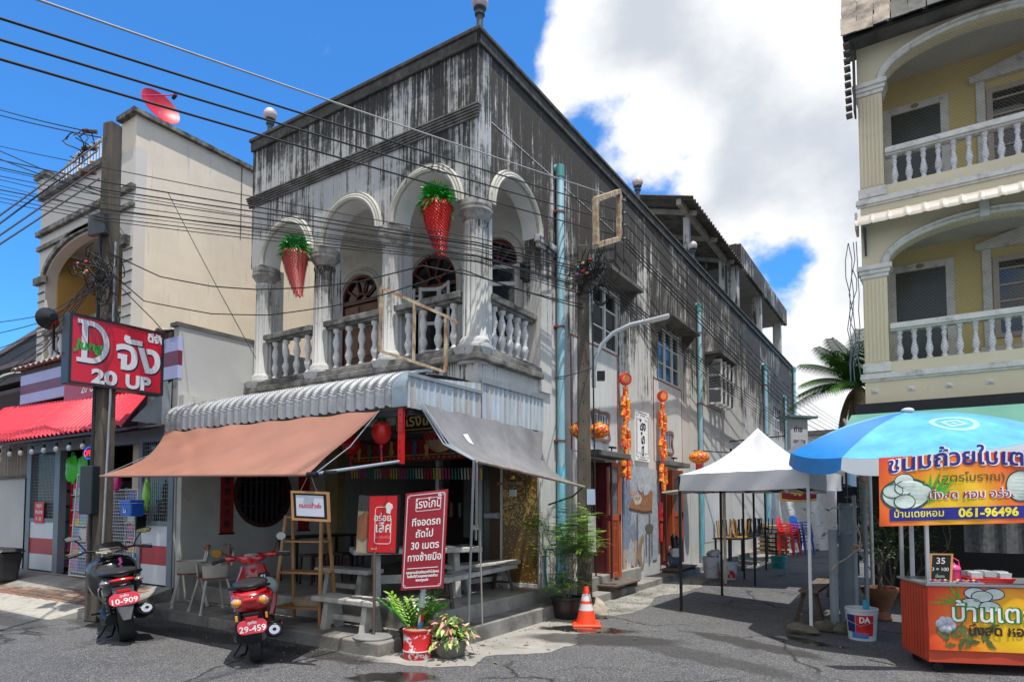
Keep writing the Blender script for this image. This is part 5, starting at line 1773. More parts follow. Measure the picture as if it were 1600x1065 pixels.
build(words(MB(),bf,'นึ่งสด',.035,.10,.04,.002,.0005),'lettering',mt('green_chalk',(.25,.45,.35),.8,.1,20),bb,fix=False)
kt=thing('pink_jug','pink plastic jug with domed lid beside the chalkboard','jug',fcq(.34,.85,-.24),local=True)
M_PINK=mt('pink_plastic',(.70,.05,.18),.35,.1,6)
build(MB().lathe([(.05,0),(.058,.02),(.052,.10),(.056,.115)],n=18),'jug_body',M_PINK,kt,smooth=50)
build(MB().lathe([(.06,.115),(.06,.13),(.045,.15),(.012,.165),(.012,.18)],n=18),'lid',mt('pink_lid',(.80,.08,.25),.35,.1,6),kt,smooth=50)
build(MB().tube([(-.05,0,.13),(-.04,0,.2),(0,0,.225),(.04,0,.2),(.05,0,.13)],.006,6),'handle',M_PINK,kt)
M_CLEAR=mt('clear_film',(.55,.57,.58),.12,.1,12,.2,spec=.8)
tr=thing('dessert_tray','red tray heaped with clear boxes of pandan cups at the stall counter','tray',fcq(.62,.85,-.22),math.atan2(.375,.927),local=True)
build(MB().hexa([(-.17,-.1,0),(.17,-.1,0),(.17,.1,0),(-.17,.1,0),(-.2,-.12,.045),(.2,-.12,.045),(.2,.12,.045),(-.2,.12,.045)]),'tray_base',M_REDP,tr,bevel=.006)
tb=mesh_of(MB().hexa([(-.045,-.045,0),(.045,-.045,0),(.045,.045,0),(-.045,.045,0),(-.05,-.05,.05),(.05,-.05,.05),(.05,.05,.05),(-.05,.05,.05)]),'dessert_box',M_CLEAR)
rd=random.Random(4)
for k in range(9):
 inst(tb,'dessert_box',tr,Matrix.Translation((-.125+(k%3)*.12,-.06+(k//3)*.06,.045+.01*(k%2)))@Matrix.Rotation(rd.uniform(-.3,.3),4,'Z'))
flt=thing('fruit_pack','flat clear pack of purple and yellow sweets at the left counter edge','sweets pack',fcq(.14,.85,-.06),math.atan2(.375,.927),local=True)
build(MB().box(-.11,.11,-.06,.06,0,.012),'pack_tray',M_CLEAR,flt,bevel=.004)
for k in range(8):
 cc=[(.25,.08,.35),(.75,.45,.03),(.45,.03,.2)][k%3]
 build(MB().ball((-.08+.045*(k%4),-.025+.05*(k//4),.02),.018,.018,.012,8,5),'sweet',mt('sweet_%d'%(k%3),cc,.5,.1,9),flt,smooth=60)
f2=dup(flt,fcq(.39,.85,-.07),math.atan2(.375,.927),label='flat clear pack of sweets nearer the middle of the stall counter')
ub=thing('stall_banner','orange and yellow banner with bowls and a phone number hung under the umbrella','banner',(.2,7.1,1.4))
fb=frame((-.31,6.81,1.40),(1.13,.61,.035),(0.0,0.0,1.0))
M_BU=banner_mat('upper_banner_print',.62,.26,.62,.42,(-.31,6.81,1.40),tuple(V((1.13,.61,0)).normalized()))
build(MB().grid(lambda u,v:fb(1.75*u+.012*(v-1),.635*v+.02*math.sin(u*3)*v,.006*math.sin(u*14+v*3)+.004*math.sin(u*37+v*8)),70,16,.003),'banner_cloth',M_BU,ub,smooth=60)
fb0=fb
fb=onwave(fb0,1.75,.635,0,lambda u,v:fb0(1.75*u+.012*(v-1),.635*v+.02*math.sin(u*3)*v,.006*math.sin(u*14+v*3)+.004*math.sin(u*37+v*8)),.0105)
mb=MB().grid(lambda u,v:fb(.09+1.6*u,.045+.11*v,.0135),60,3)
build(mb,'blue_strip',mt('royal_blue_print',(.012,.015,.22),.5,.05,6),ub)
build(words(MB(),fb,'บ้านเตยหอม',.088,.13,.078,.0165,.001,'L',sx=1.05),'lettering',M_YEL,ub,fix=False)
build(words(MB(),fb,'061-96496',.105,.70,.068,.0165,.004,'L',sx=1.15),'lettering',M_YEL,ub,fix=False)
def curve_txt(x,y):return(x,y+.05*math.sin(x*2.2))
build(words(MB(),fb,'ขนมถ้วยใบเตย',.205,.08,.485,.0150,.011,'L',sx=1.12,fn=curve_txt),'lettering',mt('white_halo_print',(.75,.75,.78),.5,.04,6),ub,fix=False)
build(words(MB(),fb,'ขนมถ้วยใบเตย',.205,.08,.485,.0165,.004,'L',sx=1.12,fn=curve_txt),'lettering',mt('bright_navy_print',(.015,.02,.22),.5,.05,6),ub,fix=False)
build(words(MB(),fb,'(สูตรโบราณ)',.10,.52,.385,.0150,.001,'L',sx=1.2),'lettering',mt('green_brown_print',(.10,.10,.02),.5,.05,6),ub,fix=False)
build(words(MB(),fb,'นึ่งสด หอม อร่อย',.10,.44,.235,.0150,.006,'L',sx=1.15),'lettering',MATS['white_halo_print'],ub,fix=False)
build(words(MB(),fb,'นึ่งสด หอม อร่อย',.10,.44,.235,.0165,.0012,'L',sx=1.15),'lettering',mt('maroon_print',(.30,.012,.03),.5,.05,6),ub,fix=False)
bw,br2,lf2=MB(),MB(),MB()
leaf_fan(lf2,fb,.44,.20,.28,[(100,.8),(85,1.0),(70,1.1),(55,1.15),(42,1.2),(30,.9)],.018,.0125)
bowl(bw,br2,fb,.24,.285,.21,.13,.011)
for i,(a,b,r)in enumerate(((.225,.41,.085),(.38,.305,.085),(.12,.32,.085),(.225,.345,.085),(.225,.22,.09))):bowl(bw,br2,fb,a,b,r,r*.68,.0125+.001*i)
bowl(bw,br2,fb,1.25,.33,.12,.13,.012)
build(lf2,'printed_leaves',M_LEAF,ub,fix=False)
build(bw,'printed_bowls',M_DISHW,ub,kind='stuff',fix=False)
build(br2,'printed_bowl_rims',mt('printed_green_rim',(.01,.07,.05),.5,.1,6),ub,kind='stuff',fix=False)
hc=solo(MB().grid(lambda u,v:V((.45+.75*u,9.6,1.02+.5*v))+V((0,.02*math.sin(u*20),0)),20,2,.004),'hanging_cloth',mt('grey_patterned_cloth',(.10,.105,.11),.9,.4,22),'grey patterned cloth hanging in the shade behind the stall','cloth')
# white tent over the side street
def tent(label,P,zt,apex,name='pop_up_tent',mat=None,legm=None,group=None,valance=.24,shapes=None):
 c=sum((V((p[0],p[1],0))for p in P),V())/4
 t_=thing(name,label,'tent',(c.x,c.y,0),group=group)
 m=mat
 A=V((c.x,c.y,apex))
 for i in range(4):
  p,q=V((P[i][0],P[i][1],zt)),V((P[(i+1)%4][0],P[(i+1)%4][1],zt))
  def fn(u,v,p=p,q=q):
   e=p.lerp(q,u)
   w_=e.lerp(A,v)
   w_.z-=(apex-zt)*.28*math.sin(math.pi*v)*(1-.35*abs(2*u-1))+.006*math.sin(u*22)*(1-v)
   return w_
  pn=build(MB().grid(fn,16,14,.003),'roof_panel',m,t_,smooth=60)
  n_=V(((p.y-q.y),(q.x-p.x),0)).normalized()
  def fv(u,v,p=p,q=q,n_=n_):
   e=p.lerp(q,u)
   return e+n_*(-.012*math.sin(u*17+v*2)*v-.004)+V((0,0,-valance*v-.02*math.sin(math.pi*u)*v))
  build(MB().grid(fv,30,5,.003),'valance',m,pn,smooth=60)
 for i,p in enumerate(P):
  mm=legm[i]if isinstance(legm,list)else legm
  l=build(MB().box(p[0]-.018,p[0]+.018,p[1]-.018,p[1]+.018,0.01,zt-.02),'leg',mm,t_)
  build(MB().box(p[0]-.035,p[0]+.035,p[1]-.035,p[1]+.035,0,.012),'foot',mt('rust_foot',(.18,.05,.03),.7,.2,9),l)
 sc_=MB()
 def ins(p):return V((c.x,c.y,p.z)).lerp(p,.965)
 for i in range(4):
  p,q=V((P[i][0],P[i][1],zt)),V((P[(i+1)%4][0],P[(i+1)%4][1],zt))
  for k in range(4):
   a,b=p.lerp(q,k/4),p.lerp(q,(k+1)/4)
   z0,z1=(-.08,-.24)if k%2==0 else(-.24,-.08)
   sc_.bar(ins(a)+V((0,0,z0)),ins(b)+V((0,0,z1)),.012,.025)
   sc_.bar(ins(a)+V((0,0,z1)),ins(b)+V((0,0,z0)),.012,.025)
 build(sc_,'scissor_truss',M_BLACK,t_)
 return t_
M_TENT=mt('white_tent_canvas',(.60,.60,.63),.6,.08,2,.3,grime=.05,gcol=(.3,.3,.3))
tent('white pop up tent with black legs standing nearest over the side street',[(-3.04,9.42),(-1.17,8.69),(-.98,10.75),(-2.97,11.48)],2.05,2.76,mat=M_TENT,legm=[M_BLACK,M_WHITEP,M_BLACK,M_BLACK])
tent('second white tent farther up the side street behind the first',[(-3.2,14.2),(-1.2,14.0),(-1.2,16.4),(-3.2,16.5)],2.25,3.05,mat=M_TENT,legm=M_BLACK)
solo(MB().cyl((-2.77,13.18,0),(-2.77,13.18,1.95),.022,n=8),'canopy_pole',M_BLACK,'thin black pole standing alone behind the nearest tent','pole')
lc=thing('low_canopy','low cream cloth canopy on a pale pole beside the side wall','canopy',(-3.4,13.2,1.7))
build(MB().grid(lambda u,v:V((-4.3+2.6*u,12.2+2.6*v+.6*u,1.86+.10*math.sin(math.pi*u)-.03*math.sin(v*6))),20,8,.03),'canopy_cloth',mt('cream_cloth',(.52,.48,.40),.8,.08,3),lc,smooth=60)
build(MB().cyl((-3.37,13.3,0),(-3.37,13.3,1.88),.03,n=10),'pole',mt('cream_pole',(.48,.42,.32),.6,.15,5,grime=.2),lc)
# gate and posts
gt=thing('metal_gate','open grey metal gate with vertical bars tied by rope at right of the side street','gate',(-.9,9.6,0))
build(MB().cyl((-.95,9.1,0),(-.95,9.1,1.28),.052,n=18),'gate_post',M_STEELG,gt,smooth=50)
fgte=frame((-.89,9.2,0),(.09,1,0))
for k in range(11):build(MB().fbox(fgte,.06+k*.10,.08+k*.10,.95,1.62,-.01,.01),'gate_bar',M_STEELG,gt)
build(MB().fbox(fgte,0,1.2,.12,1.2,-.006,.006),'sheet_panel',mt('grey_gate_sheet',(.17,.19,.21),.45,.12,3),gt)
for z in(.1,1.2,1.55):build(MB().fbox(fgte,0,1.2,z,z+.04,-.018,.018),'rail',M_STEELG,gt)
for x,y,h,r in((-.71,9.25,1.72,.026),(-.60,9.38,1.85,.026)):build(MB().cyl((x,y,0),(x,y,h),r,n=10),'tall_post',M_STEELG,gt,smooth=50)
rm=MB()
for k in range(7):rm.tube([(-.70+.055*math.cos(t_)+.01*k%.02,9.23+.05*math.sin(t_),1.03+.012*k+.02*math.sin(t_+k))for t_ in[j*.63 for j in range(11)]],.007,5)
rm.tube([(-.72,9.2,1.66),(-.70,9.18,1.4),(-.64,9.18,1.2),(-.66,9.2,1.05),(-.80,9.15,.92),(-.92,9.06,.84)],.008,6)
rm.tube([(-.92,9.06,.84),(-.96,9.03,.76)],.018,8)
each(rm,'rope',mt('tan_rope',(.40,.32,.22),.9,.2,30,.3),gt,gap=-.001)
# trestle bench
tbn=thing('wooden_bench','long weathered wooden bench behind the white tent leg','bench',(-1.4,9.6,0))
n0,n1=at(1251,921,Z=.47),at(1303,888,Z=.47)
d_=V((n1.x-n0.x,n1.y-n0.y,0))
BL=d_.length
d_.normalize()
s_=V((d_.y,-d_.x,0))
o_=V((n0.x+.09,n0.y,0))
def tp(a,b,z):return o_+s_*a+d_*b+V((0,0,z))
for k in range(2):
 a=-.12+k*.125
 build(MB().hexa([tp(a,0,.435),tp(a+.12,0,.435),tp(a+.12,BL,.435),tp(a,BL,.435),tp(a,0,.47),tp(a+.12,0,.47),tp(a+.12,BL,.47),tp(a,BL,.47)]),'plank',M_WOOD,tbn,bevel=.005)
M_BLW=mt('brown_leg_wood',(.09,.06,.045),.8,.3,5,.3,grime=.3)
for b in(.12,BL-.2):
 for sgn in(-1,1):build(MB().bar(tp(sgn*.07,b,.43),tp(sgn*.17,b-.06,0),.045,.045),'leg',M_BLW,tbn)
 build(MB().bar(tp(-.14,b-.03,.17),tp(.14,b-.03,.16),.02,.035),'stretcher',M_BLW,tbn)
 # rocks and rubble
def rock(name,label,c,r,seed,mat,sq=.6,group=None):
 rd=random.Random(seed)
 ph=[rd.uniform(0,6)for _ in range(6)]
 mb=MB()
 mb.ball((0,0,r*sq*.72),r,r*rd.uniform(.6,.9),r*sq,14,9,fn=lambda t,p:1+.18*math.sin(2*t+ph[0]+p)+.12*math.sin(3*t+ph[1]-2*p)+.07*math.sin(7*p+ph[2]+t))
 mb.v=[(p[0]+c[0],p[1]+c[1],max(c[2],p[2]+c[2]))for p in mb.v]
 return solo(mb,name,mat,label,'rock',group,smooth=38)
M_ROCK=mt('mossy_rock',(.13,.115,.085),.95,.35,7,.5,grime=.4)
M_RUB=mt('pale_rubble',(.38,.33,.26),.95,.3,6,.6,grime=.3,gcol=(.1,.08,.06))
rock('rock','flat mossy stone slab lying before the wooden bench',(-1.28,8.66,0),.17,1,M_ROCK,.42)
rock('rock','dark stone at the foot of the grey gate post',(-.84,8.92,0),.10,2,M_ROCK,.8)
rock('rock','rusty brown rubble between the tent leg and the gate',(-1.05,8.95,0),.12,3,M_ROCK,.7)
rock('rock','pale broken lump of concrete behind the traffic cone',(-3.98,8.50,0),.15,4,M_RUB,.9)
rock('rock','small tan rubble right of the traffic cone',(-3.86,8.28,0),.15,5,M_RUB,.7)
rock('rock','low lump of rubble between the planter and the cone',(-4.08,8.22,0),.12,6,M_RUB,.6)
# potted tree on a stand, buckets
po_=thing('terracotta_planter','wide terracotta pot with a bare twisted shrub beside the gate','planter',(-.50,10.3,.0),local=True)
M_TERR=mt('terracotta',(.20,.075,.035),.8,.25,6,.2,grime=.3)
build(MB().lathe([(.13,0),(.15,.02),(.13,.08),(.10,.12),(.11,.16),(.16,.24),(.20,.34),(.235,.40),(.235,.45),(.21,.45),(.20,.38),(0,.37)],n=24),'pot',M_TERR,po_,smooth=40)
rd=random.Random(11)
def twig(mb_,p,d,L,r,depth,rd):
 pts=[p]
 for k in range(4):
  d=(d+V((rd.uniform(-.4,.4),rd.uniform(-.4,.4),rd.uniform(-.1,.25)))).normalized()
  p=p+d*L/4
  pts.append(p)
 mb_.tube(pts,[r*(1-.18*k)for k in range(5)],5)
 tips=[pts[-1]]
 if depth:
  for _ in range(3):
   tips+=twig(mb_,pts[rd.choice((2,3,4))],(d+V((rd.uniform(-1,1),rd.uniform(-1,1),rd.uniform(-.1,.9)))).normalized(),L*.62,r*.55,depth-1,rd)
 return tips
mb=MB()
tips=twig(mb,V((0,0,.36)),V((.1,0,1)),.5,.035,2,rd)
build(mb,'trunk',mt('grey_bark',(.11,.095,.08),.9,.3,9,.4),po_,smooth=60)
def leaves(mb_,pts,n,L,wd,rd,spread=.08,droop=.2,up=.3):
 for _ in range(n):
  p=V(rd.choice(pts))+V((rd.gauss(0,spread),rd.gauss(0,spread),rd.gauss(0,spread)))
  d=V((rd.uniform(-1,1),rd.uniform(-1,1),rd.uniform(-droop,up))).normalized()
  s=d.cross(V((rd.uniform(-.4,.4),rd.uniform(-.4,.4),1))).normalized()*wd*rd.uniform(.7,1.2)
  l=L*rd.uniform(.6,1.2)
  mid=p+d*l*.5+V((0,0,-.02*l))
  mb_.add([p,mid-s,p+d*l+V((0,0,-.15*l)),mid+s],[(0,1,2,3)])
M_LF1=mt('green_leaf',(.05,.12,.022),.5,.5,3,spec=.4)
mb=MB()
leaves(mb,tips,120,.06,.015,rd)
build(mb,'leaves',M_LF1,po_,kind='stuff',fix=False)
def bucket(name,label,c,r,h,mat,rim=None,cat='bucket'):
 b_=thing(name,label,cat,c,local=True)
 build(MB().lathe([(r*.86,0),(r*.87,.01),(r,h*.93),(r*1.06,h*.94),(r*1.06,h),(r*.95,h),(r*.84,.02),(0,.02)],n=26),'bucket_body',mat,b_,smooth=40)
 build(MB().tube([(-r*1.05,0,h*.9),(-r*.9,-r*.7,h*.62),(0,-r*1.12,h*.48),(r*.9,-r*.7,h*.62),(r*1.05,0,h*.9)],.005,5),'handle',M_GALV,b_)
 return b_
M_BUCK=mt('white_bucket_plastic',(.55,.57,.60),.4,.08,6,grime=.12)
b1=bucket('paint_bucket','white paint bucket with red label and blue pipe stub beside the gate',(-.62,8.72,0),.17,.37,M_BUCK)
for a0,a1,z0,z1,m in((-150,-112,.10,.30,M_RIM),(-110,-40,.06,.30,M_REDP),(-128,-60,.03,.10,mt('label_blue',(.03,.2,.5),.4,.1,6))):
 build(MB().grid(lambda u,v,a0=a0,a1=a1,z0=z0,z1=z1:V(((.150+.022*(z0+(z1-z0)*v)/.34+.001)*math.cos(R_(a0+(a1-a0)*u)),(.150+.022*(z0+(z1-z0)*v)/.34+.001)*math.sin(R_(a0+(a1-a0)*u)),z0+(z1-z0)*v)),12,2,.001),'label',m,b1,smooth=60)
fbk=frame((-.62,8.72,0),(.8415,.54,0))
build(words(MB(),frame(V((0,0,0))+fbk.n*.176,fbk.u),'DA',.09,-.06,.22,0,.004),'lettering',M_WHITEL,b1,local=True)
build(MB().cyl((.04,0,.05),(.05,0,.46),.035,n=12),'pipe_stub',mt('blue_pvc',(.03,.3,.45),.4,.1,5),b1)
build(MB().cyl((0,0,.30),(0,0,.305),.155,n=24),'slurry',mt('tan_slurry',(.35,.29,.2),.7,.2,6),b1)
bucket('white_bucket','plain white plastic bucket full of rags by the side wall',(-3.88,14.2,0),.20,.46,M_BUCK)
b2=bucket('paint_bucket','white bucket splashed with red paint next to the white bucket',(-3.52,14.1,0),.19,.36,M_BUCK)
rd=random.Random(9)
for k in range(12):
 a0=rd.uniform(-170,-20)
 z0=rd.uniform(.03,.22)
 w2=rd.uniform(8,22)
 build(MB().grid(lambda u,v,a0=a0,z0=z0,w2=w2:V((.193*math.cos(R_(a0+w2*u)),.193*math.sin(R_(a0+w2*u)),z0+.08*v)),4,1,.001),'paint_patch',M_REDP,b2)
mb=MB()
rd=random.Random(8)
for k in range(5):mb.ball((-3.88+rd.uniform(-.08,.12),14.2+rd.uniform(-.08,.08),.5+rd.uniform(-.02,.08)),.10,.08,.07,10,7,fn=lambda t,p:1+.25*math.sin(3*t+5*p))
solo(mb,'rag_bundle',mt('rag_white',(.5,.5,.55),.9,.25,20),'crumpled white rags piled in the white bucket','rags',smooth=60)
bucket('teal_bucket','small teal plastic bucket on the side street before the red chairs',(-3.05,17.3,0),.19,.30,mt('teal_plastic',(.02,.26,.26),.4,.1,5))
# black tables along the side wall with upturned stools
def table(label,c,W,D,H,mat,rz=0,group=None):
 t_=thing('folding_table',label,'table',c,rz,group,local=True)
 build(MB().box(-W/2,W/2,-D/2,D/2,H-.035,H),'tabletop',mat,t_,bevel=.006)
 for x in(-W/2+.06,W/2-.06):
  for y in(-D/2+.05,D/2-.05):build(MB().box(x-.022,x+.022,y-.022,y+.022,0,H-.036),'leg',mat,t_)
 return t_
M_TBK=mt('black_table',(.014,.013,.013),.5,.2,5)
for i,(x,y)in enumerate(((-3.95,16.6),(-3.95,18.1),(-3.95,19.6))):
 table(['black table nearest the paint buckets along the side wall','black table in the middle of the row by the side wall','black table farthest up the row by the side wall'][i],(x,y,0),.75,1.4,.78,M_TBK,0,'black tables along the side wall')
def stool(label,c,col,group=None):
 s=thing('upturned_stool',label,'stool',c,random.Random(c[1]).uniform(0,3),group,local=True)
 build(MB().box(-.15,.15,-.15,.15,0,.03),'seat',col,s,bevel=.006)
 for x in(-.13,.13):
  for y in(-.13,.13):build(MB().bar((x,y,.03),(x*1.25,y*1.25,.43),.025,.025),'leg',col,s)
 return s
M_YW=mt('mustard_plastic',(.45,.24,.03),.45,.12,5)
stool('mustard yellow stool upturned on the nearest black table, left one',(-4.1,16.15,.78),M_YW,'mustard stools on the near table')
stool('mustard yellow stool upturned on the nearest black table, right one',(-3.75,16.4,.78),M_YW,'mustard stools on the near table')
k=0
for x,y in((-4.15,17.0),(-3.8,17.2),(-4.1,17.7),(-3.75,17.9),(-4.15,18.3),(-3.8,18.5),(-4.1,19.1),(-3.75,19.3),(-4.05,19.8)):
 stool('black stool with legs in the air among those piled on the black tables',(x,y,.78),M_BLACK,'black stools upturned on the tables')
 # stacked plastic chairs
def chair_mesh():
 b=MB()
 b.add([(-.2,-.2,.42),(.2,-.2,.42),(.19,.2,.41),(-.19,.2,.41),(-.2,-.2,.44),(.2,-.2,.44),(.19,.2,.43),(-.19,.2,.43)],[(3,2,1,0),(4,5,6,7),(0,1,5,4),(1,2,6,5),(2,3,7,6),(3,0,4,7)])
 return b
def pchair(label,c,rz,col,group):
 s=thing('plastic_chair',label,'chair',c,rz,group,local=True)
 build(chair_mesh(),'seat',col,s,bevel=.01)
 for x in(-1,1):
  build(MB().bar((x*.2,-.19,.42),(x*.235,-.22,0),.04,.03),'leg',col,s)
  build(MB().bar((x*.19,.19,.42),(x*.22,.25,0),.04,.03),'leg',col,s)
  build(MB().tube([(x*.21,-.18,.44),(x*.235,-.19,.62),(x*.235,0,.65),(x*.22,.2,.66)],.018,6),'armrest',col,s)
 build(MB().grid(lambda u,v:V((-.2+.4*u,.2+.09*v+.03*math.sin(math.pi*u),.44+(.42-.08*(2*u-1)**2)*v)),8,6,.015),'backrest',col,s,smooth=60)
 return s
M_RC=mt('red_chair_plastic',(.55,.018,.012),.38,.08,5)
M_BC=mt('blue_chair_plastic',(.008,.07,.38),.38,.08,5)
rc0=pchair('red plastic chair at the bottom of the stack near the tables',(-3.45,21.6,0),R_(75),M_RC,'red plastic chairs in a stack')
lb=['red plastic chair second from the ground in its stack','red plastic chair in the middle of its stack','red plastic chair next to the top of its stack','red plastic chair on top of its stack']
for k in range(4):dup(rc0,(-3.45-.02*(k+1),21.6+.01*k,.085*(k+1)),R_(75),lb[k])
bc0=pchair('blue plastic chair at the bottom of the stack behind the red ones',(-3.2,22.5,0),R_(65),M_BC,'blue plastic chairs in a stack')
lb=['blue plastic chair second from the ground in its stack','blue plastic chair in the middle of its stack','blue plastic chair next to the top of its stack','blue plastic chair on top of its stack']
for k in range(4):dup(bc0,(-3.2-.015*(k+1),22.5,.095*(k+1)),R_(65),lb[k])
pl_=thing('wooden_crate','pile of pale wooden pallets by the chairs','pallets',(-4.2,22.6,0))
for k in range(7):
 build(MB().box(-4.5,-3.7,21.9,22.9,.02+k*.14,.08+k*.14),'board',mt('pallet_wood',(.26,.20,.13),.85,.3,5,.2),pl_)
 build(MB().box(-4.45,-4.3,21.95,22.85,.081+k*.14,.16+k*.14),'block',MATS['pallet_wood'],pl_)
tpn=solo(MB().grid(lambda u,v:V((-4.15+1.7*u-.3*v*(1-u),24.8+.12*math.sin(u*16+v*3)+.25*math.sin(v*2),2.45*v*(1-.12*math.sin(u*5)))),40,14,.004),'plastic_sheet',mt('white_plastic_sheet',(.55,.57,.62),.35,.1,6,.2),'crumpled white plastic sheet hung across the far side street','plastic sheet',smooth=60)
rbn=thing('red_banner','dark red banner with gold border hung under the far tent','banner',(-3.3,21.5,2))
build(MB().grid(lambda u,v:V((-3.75+1.1*u,21.7-.3*u,2.24-.06*math.sin(u*3)-.50*v)),20,6,.004),'banner_cloth',mt('dark_red_cloth',(.22,.01,.015),.6,.1,5),rbn)
g_=MB()
for u0,u1,v0,v1 in((0,1,.88,.98),(0,.05,0,.9),(.3,.65,.4,.5),(.4,.46,.25,.6),(.52,.6,.3,.62)):
 g_.grid(lambda u,v,u0=u0,u1=u1,v0=v0,v1=v1:V((-3.75+1.1*(u0+(u1-u0)*u),21.69-.3*(u0+(u1-u0)*u),2.24-.06*math.sin((u0+(u1-u0)*u)*3)-.50*(v0+(v1-v0)*v))),8,2,.001)
each(g_,'gold_border',M_GOLD,rbn,gap=-.001)
sd_=thing('market_shed','dark roofed market shed closing the far end of the side street','shed',(-2,34,0))
build(MB().box(-4.6,3,36,36.2,0,3.2),'back_wall',mt('dark_shed_wall',(.05,.05,.048),.9,.4,.8),sd_)
build(corr(MB(),V((-4.7,29,2.75)),V((3,29,2.75)),V((0,7.5,.7)),40,.03,6),'roof_sheet',MATS['old_roof_sheet'],sd_)
for x in(-4.3,-1.9,.6):build(MB().box(x-.05,x+.05,29.1,29.2,0,2.72),'post',M_WOOD,sd_)
for k in range(6):build(MB().box(-4.2+k*1.1,-3.5+k*1.1,33.2,33.8,0,.7+(k*37%5)*.25),'stacked_goods',mt('far_goods_%d'%(k%3),[(.20,.18,.15),(.08,.12,.16),(.25,.10,.06)][k%3],.8,.4,3),sd_)
def far_moto(label,c,rz,g):
 t_=thing('parked_motorcycle',label,'motorcycle',c,rz,g,local=True)
 for x in(-.6,.6):
  w2=build(MB().tube([(x+.26*math.cos(a),0,.29+.26*math.sin(a))for a in[k*math.pi/8 for k in range(16)]],.045,6,closed=True),'wheel',M_BLACK,t_,smooth=60)
  build(MB().cyl((x,-.02,.29),(x,.02,.29),.2,n=12),'rim',M_GALV,w2)
 build(MB().ball((-.25,0,.68),.42,.12,.16,12,8),'seat_body',mt('dark_blue_paint',(.012,.016,.03),.3,.2,4),t_,smooth=60)
 build(MB().ball((.42,0,.66),.16,.14,.34,12,8),'front_shield',mt('silver_paint',(.2,.21,.22),.3,.2,4),t_,smooth=60)
 build(MB().tube([(.38,-.32,1.04),(.45,-.1,1.0),(.45,.1,1.0),(.38,.32,1.04)],.016,6),'handlebar',M_BLACK,t_)
 return t_
m0=far_moto('motorcycle parked nearest in the shade under the far shed',(-2.6,26.5,0),1.9,'motorcycles at the far end of the side street')
dup(m0,(-1.9,27.1,0),2.0,'motorcycle parked second in the row under the far shed')
dup(m0,(-1.2,27.6,0),1.8,'motorcycle parked third in the row, nearest the cream building side')
far=thing('distant_building','pale sunlit house far beyond the side street under the palm','building',(-4,52,0))
build(MB().box(-10,-1.2,50,56,0,6.6),'wall',mt('pale_far_wall',(.50,.46,.41),.8,.08,1),far)
build(MB().box(-10.2,-1,49.7,56.2,6.6,6.9),'roof_edge',MATS['hood_concrete'],far)
for k in range(4):build(MB().box(-9+k*2,-8+k*2,49.95,50.02,3.8,5.2),'window',M_DARKGL,far)
sg=thing('light_box_sign','grey double sided light box sign projecting above the far tent','sign',(-2.9,19.6,3))
f0=frame((-3.02,19.3,3.05),(.62,.78,0))
build(MB().fbox(f0,0,.62,0,.98,-.16,0),'sign_box',mt('pale_blue_grey_box',(.42,.48,.52),.5,.08,4),sg,bevel=.01)
build(MB().fbox(f0,.05,.57,.05,.93,.001,.006),'sign_face',mt('pale_sign_face',(.50,.52,.56),.5,.1,4),sg)
build(words(words(MB(),f0,'ถ่าย',.2,.26,.62,.009,.006),f0,'เอกสาร',.15,.3,.3,.009,.004),'lettering',M_RIM,sg,fix=False)
build(words(MB(),f0,'สี',.2,.3,.1,.009,.006),'lettering',mt('pink_print',(.6,.1,.2),.5,.1,5),sg,fix=False)
build(MB().fbox(f0,-.1,.9,1.02,1.08,-.45,.1),'sign_hood',mt('teal_hood',(.12,.2,.21),.5,.1,5),sg)
build(MB().bar(f0(-.1,.5,-.1),(-4.78,19.6,3.5),.03,.03),'bracket',M_BLACK,sg)
# palm behind
pm_=thing('palm_tree','palm with arching green fronds and brown dead fronds behind the cream building','palm tree',(-1.6,30,0))
PC=at(1340,604,d=23)
build(MB().tube([(PC.x+.2,PC.y,0),(PC.x+.1,PC.y,PC.z*.5),(PC.x,PC.y,PC.z)],[.2,.16,.13],12),'trunk',mt('palm_trunk',(.16,.13,.10),.9,.3,8,.4),pm_,smooth=60)
rd=random.Random(22)
M_FR=mt('palm_frond_green',(.045,.13,.02),.8,.35,2,spec=.1)
M_FD=mt('palm_frond_dead',(.22,.155,.085),.8,.3,3)
for k in range(24):
 dead=k>=15
 az=rd.uniform(0,6.28)if k>7 else math.pi+YAW+(k-3.5)*.32
 el=rd.uniform(.3,1.2)if not dead else rd.uniform(-.5,.05)
 L=rd.uniform(2.0,2.7)if not dead else rd.uniform(1.4,2.0)
 p=V(PC)
 d=V((math.cos(az)*math.cos(el),math.sin(az)*math.cos(el),math.sin(el)))
 pts=[p.copy()]
 for j in range(14):
  d=(d+V((0,0,-.075 if not dead else-.25))).normalized()
  p=p+d*L/14
  pts.append(p.copy())
 fm=MB().tube(pts,[.03*(1-.06*j)for j in range(15)],5)
 for j in range(1,15):
  for sub in(0,.33,.66):
   q=pts[j-1].lerp(pts[j],sub)
   dd=(pts[j]-pts[j-1]).normalized()
   side=dd.cross(V((0,0,1))).normalized()
   ll=.62*math.sin(math.pi*(j+.6)/16.5)**.6
   for sg_ in(-1,1):
    e=(side*sg_*.8+dd*.55+V((0,0,-.45 if not dead else-1.2))).normalized()
    w_=dd*.022
    m_=q+e*ll*.5+V((0,0,.05))
    fm.add([q-w_,m_-w_,q+e*ll+V((0,0,-.1*ll)),m_+w_,q+w_],[(0,1,2,3,4)])
 build(fm,'dead_frond' if dead else 'frond',M_FD if dead else M_FR,pm_,fix=False)
